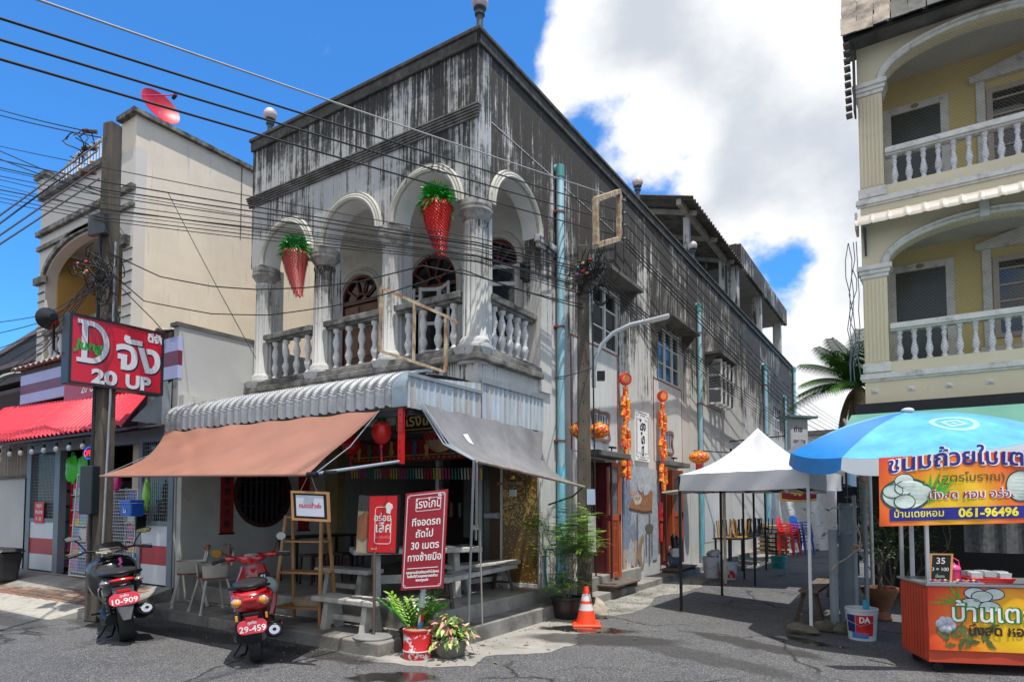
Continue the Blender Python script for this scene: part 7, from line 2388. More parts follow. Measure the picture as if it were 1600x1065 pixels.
for s_ in(-1,1):
 build(MB().bar((s_*.33,-.2,0),(s_*.25,-.07,1.32),.03,.035),'leg',M_TAN,shf)
 build(MB().bar((s_*.31,.22,0),(s_*.25,.07,1.32),.03,.035),'leg',M_TAN,shf)
for z,w_,d_2 in((.20,.64,.36),(.62,.60,.28),(1.0,.54,.20),(1.30,.50,.16)):
 build(MB().box(-w_/2,w_/2,-d_2/2,d_2/2,z-.012,z+.012),'shelf_board',M_TAN,shf,bevel=.003)
bk=thing('basket_tray','pale woven tray with a cloth on the lowest board of the wooden shelf','tray',(-6.36,5.34,.36),.3,local=True)
build(MB().hexa([(-.18,-.11,0),(.18,-.11,0),(.18,.11,0),(-.18,.11,0),(-.23,-.14,.08),(.23,-.14,.08),(.23,.14,.08),(-.23,.14,.08)]),'tray',mt('straw',(.42,.36,.25),.8,.3,40,.4),bk)
build(MB().ball((0,0,.085),.16,.1,.03,12,6,fn=lambda t,p:1+.2*math.sin(3*t)),'cloth',mt('pinkish_cloth',(.35,.25,.28),.9,.3,20),bk,smooth=60)
hf=thing('hanging_notice','wooden framed notice hanging by cords from the brown awning corner','framed notice',(-4.98,4.1,1.4))
c0,c1,c2,c3=at(455,766,d=6.15),at(519,775,d=6.05),at(516,815,d=6.05),at(457,812,d=6.15)
fh=frame(c3,c2-c3,c0-c3)
Wh,Hh=(c2-c3).length,(c0-c3).length
mb=MB()
for r in((0,.022,0,Hh),(Wh-.022,Wh,0,Hh),(.022,Wh-.022,0,.022),(.022,Wh-.022,Hh-.022,Hh)):mb.fbox(fh,*r,-.012,.012)
build(mb,'notice_frame',M_TAN,hf)
build(MB().fbox(fh,.022,Wh-.022,.022,Hh-.022,-.01,0),'backing',M_BLACK,hf)
build(MB().fbox(fh,.05,Wh-.06,.045,Hh-.04,.001,.004),'paper',mt('bluish_paper',(.50,.53,.62),.5,.05,5),hf)
build(words(MB(),fh,'หมดแล้วค่ะ',.055,Wh/2,Hh*.45,.006,.002),'lettering',mt('red_ink',(.5,.03,.06),.5,.1,5),hf,fix=False)
for a in(.25,.68):build(MB().tube([fh(Wh*a,Hh,0),AB[1]+V((.0+.06*(a>.5),0,-.02))],.004,5),'cord',mt('pinkish_cord',(.3,.12,.09),.8,.1,9),hf)
for i,(y0,y1)in enumerate(((6.04,6.27),(7.56,7.80))):
 t_=thing('couplet_scroll',['red scroll with five black characters left of the round window','red scroll right of the round window beside the framed notice'][i],'scroll',(-9.42,y0,1.1))
 f=frame((-9.436,y0,1.14),(0,1,0))
 build(MB().fbox(f,0,y1-y0,0,.98,0,.008),'scroll_sheet',mt('dark_red_paper',(.30,.008,.012),.6,.15,6),t_)
 build(MB().cyl(f(-.02,-.005,.01),f(y1-y0+.02,-.005,.01),.014,n=8),'scroll_rod',M_BLACK,t_)
 lt_=MB()
 for k,chh in enumerate('富貴於花春' if i==0 else ''):words(lt_,f,chh,.135,(y1-y0)/2,.80-k*.175,.010,.003)
 if lt_.v:build(lt_,'lettering',M_BLKL,t_,fix=False)
table('black side table with dark stools under the round window',(-8.6,7.3,.37),1.3,.5,.72,M_TBK,math.pi/2*1.0)
for k,y in enumerate((6.7,7.2,7.75)):
 s_=thing('wooden_stool',['dark red stool under the black side table, nearest the pavement','dark red stool under the black side table, middle one','dark red stool under the black side table, farthest in'][k],'stool',(-8.0+.05*k,y,.37),.2*k,'dark red stools at the side table',local=True)
 m_=mt('dark_red_wood',(.06,.018,.014),.5,.2,5)
 build(MB().box(-.15,.15,-.15,.15,.42,.46),'seat',m_,s_,bevel=.006)
 for x in(-.12,.12):
  for yy in(-.12,.12):build(MB().bar((x,yy,.42),(x*1.15,yy*1.15,0),.035,.035),'leg',m_,s_)
bd=thing('name_board','black hanging board with gold Thai letters under the canopy behind the red post','sign',(-5.6,6.38,2.7))
fbd=frame(at(618,676,Y=6.38),(1,0,0))
build(MB().fbox(fbd,0,.95,0,.30,-.03,0),'board',mt('black_lacquer',(.012,.011,.010),.3,.1,5),bd)
mb=MB()
for r in((.02,.93,.02,.03),(.02,.93,.27,.28),(.02,.03,.03,.27),(.92,.93,.03,.27)):mb.fbox(fbd,*r,0,.006)
build(mb,'gold_border',M_GOLD,bd)
build(words(MB(),fbd,'โรงโกปี๊',.22,.48,.075,.004,.004),'lettering',mt('cream_gold',(.65,.5,.22),.5,.1,9),bd,fix=False)
eb=thing('embroidered_banner','dark red embroidered valance with gold figures across the shop opening','banner',(-7.2,7.9,2.3))
e0,e1=at(548,725,Y=7.95),at(742,680,Y=7.95)
W2,H2=e1.x-e0.x,e1.z-e0.z
fe=frame(e0,(1,0,0))
build(MB().grid(lambda u,v:fe(W2*u,H2*v,.015*math.sin(u*30)*(1-v)),60,5,.004),'banner_cloth',mt('dark_crimson_cloth',(.28,.008,.014),.6,.2,6),eb,smooth=60)
mb=MB()
mb.fbox(fe,.06,W2-.06,.09,.105,.018,.022)
mb.fbox(fe,.06,.075,.105,H2-.04,.018,.022)
each(mb,'gold_border',M_GOLD,eb)
rd=random.Random(6)
for k in range(9):
 x=.22+k*(W2-.4)/9
 m=[M_GOLD,mt('embroidered_green',(.05,.2,.08),.6,.2,20),mt('embroidered_blue',(.06,.15,.3),.6,.2,20)][k%3]
 mm=MB().ball(fe(x,H2*.55,.02),.05,.008,.11,10,8,fn=lambda t,p:1+.3*math.sin(4*p+k))
 mm.ball(fe(x,H2*.55+.13,.02),.035,.008,.035,8,6)
 build(mm,'embroidered_figure',m,eb,smooth=60)
gm=MB()
for k in range(24):
 gm.fbox(fe,.1+k*(W2-.2)/24,.1+(k+.6)*(W2-.2)/24,.03,.065,.018,.022)
build(gm,'gold_fringe_print',mt('dull_gold',(.4,.22,.05),.6,.4,30),eb,kind='stuff')
ts=thing('tassel_garland','row of coloured paper tassels hanging under the red valance','garland',(-7,7.7,2))
TCOL=[(.75,.6,.02),(.6,.05,.25),(.02,.28,.2),(.55,.55,.52),(.55,.02,.03)]
g0,g1=at(548,730,Y=7.75),at(754,729,Y=7.75)
build(MB().cyl(g0+V((0,0,.0)),g1,.006,n=5),'cord',M_BLACK,ts)
for k in range(46):
 x=g0.x+(g1.x-g0.x)*(k+.5)/46
 z=g0.z+(g1.z-g0.z)*k/46
 kk=(k//3)%5
 build(MB().cyl((x,7.75,z-.02),(x+.012,7.75,z-.19),.009,.012,6),'tassel',mt('tassel_%d'%kk,TCOL[kk],.6,.2,20),ts)
dr=thing('drum_sign','hanging round drum sign with red lettering behind the grey awning edge','sign',(-5.9,7.3,2.4))
cd=at(688,685,Y=7.2)
build(MB().ball(cd,.24,.12,.20,20,12),'drum_body',mt('cream_drum',(.38,.26,.16),.6,.2,8),dr,smooth=60)
fdr=frame(cd+V((0,-.125,0)),(1,0,0))
build(words(MB(),fdr,'โรงโกปี๊',.15,0,-.02,.004,.006),'lettering',mt('drum_red',(.4,.01,.02),.6,.1,6),dr,fix=False)
def pineapple(label,c,s):
 t_=thing('pineapple_lantern',label,'lantern',c,local=True)
 build(MB().ball((0,0,0),.155*s,.155*s,.19*s,24,16,fn=lambda t,p:1+.05*math.sin(8*t+6*p)*math.sin(8*t-6*p)),'lantern_body',mt('glossy_red_paper',(.55,.012,.012),.35,.2,30),t_,smooth=30)
 mb=MB()
 rd=random.Random(3)
 for k in range(40):
  a=rd.uniform(0,6.28);el=rd.uniform(.0,.9)
  d=V((math.cos(a)*math.cos(el),math.sin(a)*math.cos(el),math.sin(el)))
  p=V((0,0,.15*s))
  sd=d.cross(V((0,0,1))).normalized()*.03*s
  mb.add([p-sd,p+d*.09*s-sd,p+d*.17*s+V((0,0,-.03)),p+d*.09*s+sd,p+sd],[(0,1,2,3,4)])
 build(mb,'leaves',mt('green_foil',(.01,.22,.05),.35,.3,20),t_,fix=False)
 build(MB().ball((0,0,-.22*s),.03*s,nu=8,nv=6).cyl((0,0,-.24*s),(.01,0,-.46*s),.012*s,.016*s,6),'tassel',MATS['red_fringe'],t_)
 build(MB().cyl((0,0,.15*s),(0,0,.42*s),.003,n=5),'cord',M_BLACK,t_)
pineapple('red pineapple shaped lantern with green crown hanging left of the red post',tuple(at(596,675,Y=5.34)),.74)
pineapple('red lantern partly hidden behind the brown awning edge',tuple(at(548,693,Y=6.6)),.9)
ct=thing('shop_counter','dark counter with jars deep inside the coffee shop','counter',(-7,10.2,.37))
build(MB().box(-8.2,-6.1,10.0,10.6,.37,1.35),'counter_body',M_DARKIN,ct)
rd=random.Random(2)
for k in range(9):build(MB().cyl((-8.0+k*.22,10.2,1.35),(-8.0+k*.22,10.2,1.5+rd.random()*.15),.06,n=10),'jar',mt('jar_%d'%(k%3),[(.2,.12,.05),(.12,.14,.13),(.25,.22,.18)][k%3],.3,.2,9),ct,smooth=40)
gd_=thing('poster_panel','grey panel with black Thai lettering and a maroon diamond inside the shop','poster',(-6.3,9.6,.4))
fgd=frame((-7.1,9.4,1.0),(1,0,0))
build(MB().fbox(fgd,0,1.9,0,1.3,-.02,0),'panel',mt('dim_grey_panel',(.13,.125,.12),.7,.2,2),gd_)
build(words(words(MB(),fgd,'โรง',.28,.35,.85,.004,.012),fgd,'โกปี๊',.28,.4,.45,.004,.012),'lettering',M_BLKL,gd_,fix=False)
build(MB().plate(fgd,[(1.05,.75),(1.3,.45),(1.55,.75),(1.3,1.05)],.004,c=.006),'diamond',mt('maroon_diamond',(.12,.01,.012),.6,.1,5),gd_)
lt3=thing('wall_altar','small shelf altar with a lamp above the gold mosaic panel','altar',(-5.3,8.0,2.0))
ap=at(797,755,Y=8.0)
build(MB().cbox(ap,.34,.2,.04),'altar_shelf',mt('carved_pinkish_wood',(.22,.12,.09),.6,.3,20,.3),lt3)
build(MB().ball(ap+V((.05,-.02,.08)),.05,nu=10,nv=8),'brass_lamp',mt('brass',(.5,.3,.06),.3,.1,9,metal=.8),lt3,smooth=60)
build(MB().cbox(ap+V((.02,.05,-.14)),.10,.06,.1),'switch_box',M_WHITEP,lt3)
mh=thing('metal_box','silver letter box fixed on the green tiled panel','letter box',(-5.9,8.1,1.5))
mp_=at(768,805,Y=8.1)
build(MB().cbox(mp_,.26,.1,.10),'box_body',M_GALV,mh,bevel=.02)
cn=thing('wall_conduit','white conduit pipes and a socket box on the corner pier','conduit',(-4.75,8.3,.4))
for k,(px_,y0,y1)in enumerate(((845,752,800),(843,800,915),(848,800,945))):
 a,b=at(px_,y0,Y=8.17),at(px_,y1,Y=8.17)
 build(MB().cyl(a,b,.012,n=8),'conduit',M_WHITEP,cn,smooth=50)
build(MB().cbox(at(849,827,Y=8.15),.12,.06,.09),'socket_box',M_WHITEP,cn,bevel=.008)
tp_=at(852,860,Y=8.3)
build(MB().tube([tp_+V((.14,0,.02)),tp_+V((.04,0,.03)),tp_,tp_+V((0,0,-.3)),tp_+V((.05,.02,-.85))],.018,8),'tap_pipe',mt('teal_pvc',(.04,.28,.32),.4,.1,5),cn,smooth=50)
# signs on stands
sA=thing('stand_sign','tall maroon parking sign with white Thai lines planted in the red drum','sign',(-4.44,5.1,0))
c0,c1,c2,c3=at(634,771,d=6.75),at(700,777,d=6.6),at(692,918,d=6.6),at(626,922,d=6.75)
fa_=frame(c3,c2-c3,c0-c3)
WA,HA=(c2-c3).length,(c0-c3).length
build(MB().fbox(fa_,0,WA,0,HA,-.02,0),'sign_panel',mt('maroon_sign',(.30,.010,.022),.35,.06,3,spec=.5),sA,bevel=.003)
M_PWH=mt('pinkish_white_line',(.66,.55,.57),.5,.05,6)
def rrect(a,b,c,d,r,n=5,concave=False):
 out=[]
 for(cx,cy,s0)in((c-r,b+r,-90),(c-r,d-r,0),(a+r,d-r,90),(a+r,b+r,180)):
  for k in range(n+1):
   t_=R_(s0+90*k/n)
   if concave:
    ox,oy=(c,b)if s0==-90 else(c,d)if s0==0 else(a,d)if s0==90 else(a,b)
    t2=R_(s0+180+90*(n-k)/n-0)
    out.append((ox+r*math.cos(t2+0),oy+r*math.sin(t2+0)))
   else:out.append((cx+r*math.cos(t_),cy+r*math.sin(t_)))
 return out
def outline(fr,path,w_,c,mat,parent,name='border_line'):
 return build(MB().sweep(fr,path[::-1],[(0,c),(0,c+.002),(-w_,c+.002),(-w_,c)],closed=True),name,mat,parent)
outline(fa_,rrect(.022,.022,WA-.022,HA-.022,.03),.010,.0005,M_PWH,sA)
outline(fa_,rrect(WA*.26,HA*.80,WA*.86,HA*.935,.02),.008,.0005,M_PWH,sA)
for a,b in((.04,.04),(WA-.04,.04),(.04,HA-.04),(WA-.04,HA-.04)):
 outline(fa_,[(a+.015*math.cos(R_(q)),b+.015*math.sin(R_(q)))for q in range(0,360,30)],.005,.0005,M_PWH,sA,'corner_scroll')
build(words(MB(),fa_,'โรงโกปี๊',.125,WA*.56,HA*.835,.002,.0012,sx=.85),'lettering',M_WHITEL,sA,fix=False)
for s,f_,sz_ in(('ที่จอดรถ',.655,.105),('ถัดไป',.535,.105),('30 เมตร',.415,.105),('ทางซ้ายมือ',.295,.105)):
 build(words(MB(),fa_,s,sz_,WA*(.53 if s!='ถัดไป' else.50),HA*f_,.002,.0018,sx=.95 if len(s)<9 else.88),'lettering',M_WHITEL,sA,fix=False)
build(MB().fbox(fa_,WA*.13,WA*.86,HA*.215,HA*.222,0,.002),'ruled_line',M_WHITEL,sA)
for s,f_ in(('ขอความร่วมมือลูกค้าไม่จอด',.165),('ในพื้นที่ส่วนบุคคลตรงข้าม',.125),('ขอบคุณค่ะ',.085)):
 build(words(MB(),fa_,s,.035,WA*.5,HA*f_,.002,.0015),'lettering',M_WHITEL,sA,fix=False)
pb=at(656,985,d=6.85)
pt_=at(664,915,d=6.85)
build(MB().cyl(pb,pt_+V((0,0,.2)),.028,n=12),'pole',M_WHITEP,sA,smooth=50)
q_=pb.lerp(pt_,.52)
build(MB().cyl(pb+V((0,0,.01)),q_,.0285,n=12),'red_band',M_REDP,sA,smooth=50)
q2_=pb.lerp(pt_,.2)
build(MB().cyl(pb+V((0,0,.012)),q2_,.0292,n=12),'blue_band',mt('blue_band',(.03,.25,.5),.4,.1,5),sA,smooth=50)
dc=V((-4.46,5.12,0))
drm=thing('red_drum','short red drum of concrete with flaking white patches holding the sign pole','drum',tuple(dc),local=True)
M_DRUM=bpy.data.materials.new('flaking_red_drum')
t=NT(M_DRUM)
v=t.pos(False)
n_1=t.noise(v,9,6,.7,.3)
base=t.mix(t.rng(n_1,.56,.585),(.50,.010,.012),(.62,.60,.60))
t.l.new(t.mix(t.rng(t.noise(v,22,5,.7),.62,.70),base,(.10,.05,.04)),t.p.inputs['Base Color'])
t.p.inputs['Roughness'].default_value=.5
t.bump(n_1,.3,.006)
build(MB().lathe([(.148,0),(.152,.01),(.15,.08),(.153,.085),(.153,.10),(.15,.105),(.15,.285),(.156,.29),(.156,.305),(.14,.305),(.14,.285),(0,.285)],n=32),'drum_body',M_DRUM,drm,smooth=40)
build(MB().lathe([(.1545,.085),(.1565,.09),(.1545,.098)],n=32),'white_band',M_WHITEP,drm)
build(MB().cyl((0,0,.27),(0,0,.292),.138,n=24),'concrete_fill',mt('tan_concrete',(.28,.21,.13),.9,.3,8,.4),drm)
sB=thing('stand_sign','smaller bright red sign with chef hat mark on a thin pole','sign',(-5.05,5.2,.14))
c0,c1,c2,c3=at(578,775,d=7.1),at(624,779,d=6.95),at(618,863,d=6.95),at(575,862,d=7.1)
fbb=frame(c3,c2-c3,c0-c3)
WB,HB=(c2-c3).length,(c0-c3).length
build(MB().fbox(fbb,-.012,WB+.012,-.012,HB+.012,-.05,-.001),'sign_box',M_BLACK,sB,bevel=.003)
build(MB().fbox(fbb,0,WB,0,HB,-.001,.003),'sign_face',mt('bright_red_sign',(.62,.006,.008),.35,.04,3),sB)
rr2=rrect(WB*.24,HB*.16,WB*.80,HB*.80,.03)
m_=MB().sweep(fbb,[(WB*.62,HB*.80)]+[p for p in rr2 if p[0]<WB*.6 and p[1]>HB*.5]+[p for p in rr2 if p[0]<WB*.6 and p[1]<HB*.5]+[p for p in rr2 if p[0]>WB*.6 and p[1]<HB*.5]+[(WB*.80,HB*.60)],[(0,.003),(0,.005),(-.007,.005),(-.007,.003)])
build(m_,'border_line',M_WHITEL,sB)
hat=[(.0,0),(.5,-.12),(.62,.3),(.85,.5),(.75,.85),(.5,.95),(.3,1.05),(.02,.95),(-.15,.7),(-.05,.45)]
build(MB().plate(fbb,[(WB*.64+p[0]*.095,HB*.70+p[1]*.11)for p in hat],.002,c=.0055),'chef_hat',M_WHITEL,sB)
build(words(MB(),fbb,'อร่อย',.105,WB*.50,HB*.56,.0045,.002),'lettering',M_WHITEL,sB,fix=False)
build(words(MB(),fbb,'เลิศ',.15,WB*.55,HB*.36,.0045,.003),'lettering',M_WHITEL,sB,fix=False)
build(words(MB(),fbb,'กับ คุณหรีด',.045,WB*.50,HB*.25,.0045,.0004),'lettering',mt('pink_lettering',(.75,.25,.28),.5,.05,6),sB,fix=False)
build(words(MB(),fbb,'โรงโกปี๊',.025,WB*.22,HB*.05,.0045,.0004),'lettering',M_WHITEL,sB,fix=False)
build(MB().cyl(fbb(WB*.86,HB*.06,.003),fbb(WB*.86,HB*.06,.005),.012,n=12),'round_logo',mt('teal_logo',(.05,.2,.25),.5,.2,40),sB)
bp_=at(584,994,Z=.15)
build(MB().cyl(bp_,(bp_.x,bp_.y,1.08),.018,n=10),'pole',mt('brown_steel_pole',(.14,.10,.08),.4,.2,5,metal=.3),sB,smooth=50)
build(MB().lathe([(.23,0),(.23,.012),(.20,.022),(0,.026)],tuple(bp_),30),'base_plate',mt('grey_base',(.22,.225,.22),.5,.15,5),sB,smooth=40)
sC=thing('picture_board','narrow old picture board with brown shape leaning beside the bright red sign','picture',(-5.4,5.3,1))
c0,c2,c3=at(561,773,d=7.2),at(576,864,d=7.15),at(556,862,d=7.2)
fcc=frame(c3,c2-c3,c0-c3)
WC,HC=(c2-c3).length,(c0-c3).length
build(MB().fbox(fcc,0,WC,0,HC,-.03,0),'board',mt('sand_board',(.34,.28,.18),.6,.3,7),sC)
build(MB().plate(fcc,[(.0,HC*.25),(WC*.5,HC*.20),(WC,HC*.30),(WC,HC*.62),(WC*.6,HC*.72),(0,HC*.62)],.002,c=.004),'brown_shape',mt('printed_brown',(.26,.10,.045),.6,.2,6),sC)
build(MB().fbox(fcc,0,WC,HC*.73,HC,.001,.003),'dark_pattern',mt('dark_pattern',(.05,.055,.05),.6,.9,60),sC)
# traffic cone and planters
co=thing('traffic_cone','orange traffic cone with two white bands standing at the side street corner','traffic cone',(-3.78,7.72,0),.5,local=True)
M_CO=mt('orange_cone',(.80,.06,.012),.45,.08,5)
build(MB().hexa([(-.19,-.19,.0),(.19,-.19,.0),(.19,.19,.0),(-.19,.19,.0),(-.18,-.18,.035),(.18,-.18,.035),(.18,.18,.035),(-.18,.18,.035)]),'base',M_CO,co,bevel=.012)
def cr2(z):return.135-.105*(z-.035)/.48
build(MB().lathe([(cr2(.035),.035),(cr2(.515),.515),(cr2(.515)-.008,.515),(cr2(.4),.4)],n=28),'cone_body',M_CO,co,smooth=50)
for z0,z1 in((.20,.285),(.325,.415)):build(MB().lathe([(cr2(z0)+.0015,z0),(cr2(z1)+.0015,z1)],n=28),'reflective_band',mt('reflective_white',(.62,.60,.60),.35,.1,8),co,smooth=50)
pt1=thing('potted_shrub','dark glazed pot with a tall feathery green shrub at the blue drain pipe','potted plant',(-4.22,8.02,0),local=True)
M_POT=mt('dark_glazed_pot',(.035,.026,.028),.3,.2,5)
build(MB().lathe([(.14,0),(.17,.02),(.205,.14),(.225,.27),(.245,.285),(.245,.31),(.215,.31),(.205,.25),(0,.24)],n=30),'pot',M_POT,pt1,smooth=40)
rd=random.Random(44)
mb=MB()
tips=[]
for k in range(8):
 a=rd.uniform(0,6.28)
 tips+=twig(mb,V((.06*math.cos(a),.06*math.sin(a),.25)),V((.28*math.cos(a),.28*math.sin(a),1)).normalized(),rd.uniform(.55,.95),.010,2,rd)
build(mb,'stem',mt('pale_stem',(.22,.19,.13),.8,.2,8),pt1,smooth=60)
M_FERN=mt('yellow_green_leaf',(.20,.36,.045),.5,.4,4,spec=.4)
mb=MB()
tt=[p for p in tips]+[V((rd.gauss(0,.13),rd.gauss(0,.13),rd.uniform(.36,.8)))for _ in range(14)]
def frondlets(mb_,tips_,n,rd):
 for _ in range(n):
  p=V(rd.choice(tips_))+V((rd.gauss(0,.05),rd.gauss(0,.05),rd.gauss(0,.06)))
  az=rd.uniform(0,6.28)
  d=V((math.cos(az),math.sin(az),rd.uniform(-.25,.35))).normalized()
  L=rd.uniform(.10,.20)
  sd=d.cross(V((0,0,1))).normalized()
  for j in range(5):
   q=p+d*L*j/5+V((0,0,-.03*(j/5)**2))
   for s_ in(-1,1):
    e_=q+(sd*s_*.8+d*.6).normalized()*.052
    w_=d*.013
    m_=q.lerp(e_,.5)
    mb_.add([q,m_-w_,e_,m_+w_],[(0,1,2,3)])
frondlets(mb,tt,1500,rd)
build(mb,'leaves',M_FERN,pt1,kind='stuff',fix=False)
pt1b=thing('small_pot','small black plastic pot behind the dark glazed pot','pot',(-4.1,8.35,0),local=True)
build(MB().lathe([(.10,0),(.14,.25),(.15,.26),(.13,.26),(0,.22)],n=20),'pot',M_BLACK,pt1b,smooth=40)
def zz_plant(name,label,c,pot,seed):
 t_=thing(name,label,'potted plant',c,local=True)
 build(MB().lathe([(.12,0),(.16,.2),(.17,.24),(.14,.24),(0,.2)],n=22),'pot',pot,t_,smooth=40)
 rd=random.Random(seed)
 mlf=mt('glossy_leaf',(.045,.17,.02),.3,.35,5,spec=.6)
 myl=mt('light_glossy_leaf',(.20,.38,.03),.35,.25,5,spec=.5)
 for k in range(26):
  a=rd.uniform(0,6.28)
  L=rd.uniform(.34,.56)
  d=V((math.cos(a)*.55,math.sin(a)*.55,1)).normalized()
  p=V((.05*math.cos(a),.05*math.sin(a),.2))
  pts=[p.copy()]
  for j in range(8):
   d=(d+V((math.cos(a)*.07,math.sin(a)*.05,-.02))).normalized()
   p=p+d*L/8
   pts.append(p.copy())
  mb=MB()
  mb.tube(pts,[.008*(1-.08*j)for j in range(9)],5)
  for j in range(2,9):
   dd=(pts[j]-pts[j-1]).normalized()
   sd=dd.cross(V((0,0,1))).normalized()
   for s_ in(-1,1):
    e_=pts[j]+(sd*s_+dd*.9).normalized()*rd.uniform(.075,.105)
    m_=pts[j].lerp(e_,.5)
    w_=dd.cross(sd*s_).normalized()*.004+dd*.026
    up_=dd.cross(sd)*.006*s_
    mb.add([pts[j],m_-w_,e_,m_+w_,m_+up_],[(0,1,4),(1,2,4),(2,3,4),(3,0,4)])
  build(mb,'leafy_stem',myl if k%4==0 else mlf,t_,fix=False)
 return t_
zz_plant('leafy_plant','glossy green leafy plant in a black pot behind the red drum',(-4.72,5.36,0),M_BLACK,4)
vp=thing('variegated_plant','grey bowl of cream and pink variegated leaves right of the red drum','potted plant',(-4.20,5.34,0),local=True)
build(MB().lathe([(.11,0),(.15,.05),(.18,.16),(.185,.19),(.16,.19),(0,.15)],n=26),'pot',mt('grey_stone_pot',(.17,.16,.13),.8,.3,5,.3,grime=.3),vp,smooth=40)
rd=random.Random(17)
LM=[mt('cream_leaf',(.52,.52,.24),.5,.25,30),mt('pink_leaf',(.55,.24,.19),.5,.25,30),mt('lime_leaf',(.22,.38,.05),.5,.3,30),mt('dull_green_leaf',(.09,.16,.04),.5,.3,30)]
arrow=[(0,0,0),(-.030,-.018,0),(-.034,.03,.004),(-.018,.075,.002),(0,.11,-.008),(.018,.075,.002),(.034,.03,.004),(.030,-.018,0),(0,.04,-.006)]
am2=[mesh_of(MB().add(arrow,[(0,1,2,8),(2,3,8),(3,4,8),(4,5,8),(5,6,8),(6,7,0,8)]),'leaf',m,fix=False)for m in LM]
for k in range(250):
 a=rd.uniform(0,6.28);el=rd.uniform(-.25,1.4)
 r=rd.uniform(.08,.27)
 p=V((r*math.cos(a)*math.cos(el)*1.0,r*math.sin(a)*math.cos(el),.20+r*math.sin(el)*.95))
 M_=Matrix.Translation(p)@Matrix.Rotation(a-math.pi/2,4,'Z')@Matrix.Rotation(rd.uniform(-1.2,.5),4,'X')@Matrix.Rotation(rd.uniform(-.5,.5),4,'Y')@Matrix.Scale(rd.uniform(.5,.85),4)
 inst(am2[rd.choice((0,0,1,2,2,3))],'leaf',vp,M_)
 # chilli shaped decorations in the arches
def chilli(label,c,s,bend,pale):
 t_=thing('vegetable_lantern',label,'hanging decoration',c,local=True)
 mb=MB()
 nV,nU=26,26
 vs,fs=[],[]
 for j in range(nV+1):
  k=j/nV
  r=(.192*s)*(math.sin(min(1,k*5+.35)*math.pi/2))*(1-k)**.95*(1+.0*k)+.05*s*(k>.02)
  if k>.93:r*=(1-k)/.07*.8+.2
  cx=bend*s*.42*k*k
  z=-.88*s*k
  for i in range(nU):
   a=2*math.pi*i/nU
   q=r*(1+.07*((i+j)%2))
   vs.append((cx+q*math.cos(a),q*math.sin(a),z))
 for j in range(nV):
  fs+=[(j*nU+i,j*nU+(i+1)%nU,(j+1)*nU+(i+1)%nU,(j+1)*nU+i)for i in range(nU)]
 fs.append(tuple(range(nU)))
 fs.append(tuple(nV*nU+i for i in range(nU)))
 mb.add(vs,fs)
 build(mb,'red_body',mt('red_plastic_petals_%d'%pale,(.62,.012,.008)if not pale else(.50,.045,.04),.5,.35,40,spec=.6),t_)
 rd=random.Random(pale+2)
 pet=MB()
 for j in range(1,36):
  k=j/37
  r=((.192*s)*(1-k)**.95+.05*s)
  cx=bend*s*.42*k*k
  n=max(7,int(24*r/(.2*s)))
  for i in range(n):
   a=2*math.pi*(i+.5*(j%2))/n
   o=V((cx+r*math.cos(a),r*math.sin(a),-.88*s*k))
   d=V((math.cos(a),math.sin(a),0))
   sd=V((-d.y,d.x,0))*.022*s
   pet.add([o-sd,o+sd,o+d*.03*s+V((0,0,-.055*s))],[(0,1,2)])
 build(pet,'petals',mt('red_petal_%d'%pale,(.68,.02,.012)if not pale else(.58,.12,.10),.5,.3,30,spec=.6),t_,kind='stuff',fix=False)
 gr=MB()
 for k in range(600):
  a=rd.uniform(0,6.28);el=rd.uniform(-1.0,1.1)
  d=V((math.cos(a)*math.cos(el),math.sin(a)*math.cos(el),math.sin(el)))
  p=V((0,0,.06*s))+d*.20*s*rd.uniform(.3,1)
  L=.19*s*rd.uniform(.6,1.1)
  sd=d.cross(V((rd.uniform(-1,1),rd.uniform(-1,1),1))).normalized()*.016*s
  dr_=V((0,0,-.05*s))
  gr.add([p-sd*.5,p+d*L*.5-sd,p+d*L+dr_,p+d*L*.5+sd,p+sd*.5],[(0,1,2,3,4)])
 build(gr,'green_top',mt('green_plastic_leaf',(.01,.30,.025),.35,.5,20,spec=.6),t_,kind='stuff',fix=False)
 build(MB().cyl((0,0,.1*s),(.0,0,.42*s),.004,n=5),'cord',M_REDP,t_)
 return t_
chilli('big glossy red chilli decoration with green top in the arch left of the corner column',tuple(at(683,318,Y=6.35)),.84,.25,0)
chilli('faded red carrot shaped decoration with green top hanging in the leftmost arch',tuple(at(461,393,Y=6.35)),.84,.35,1)
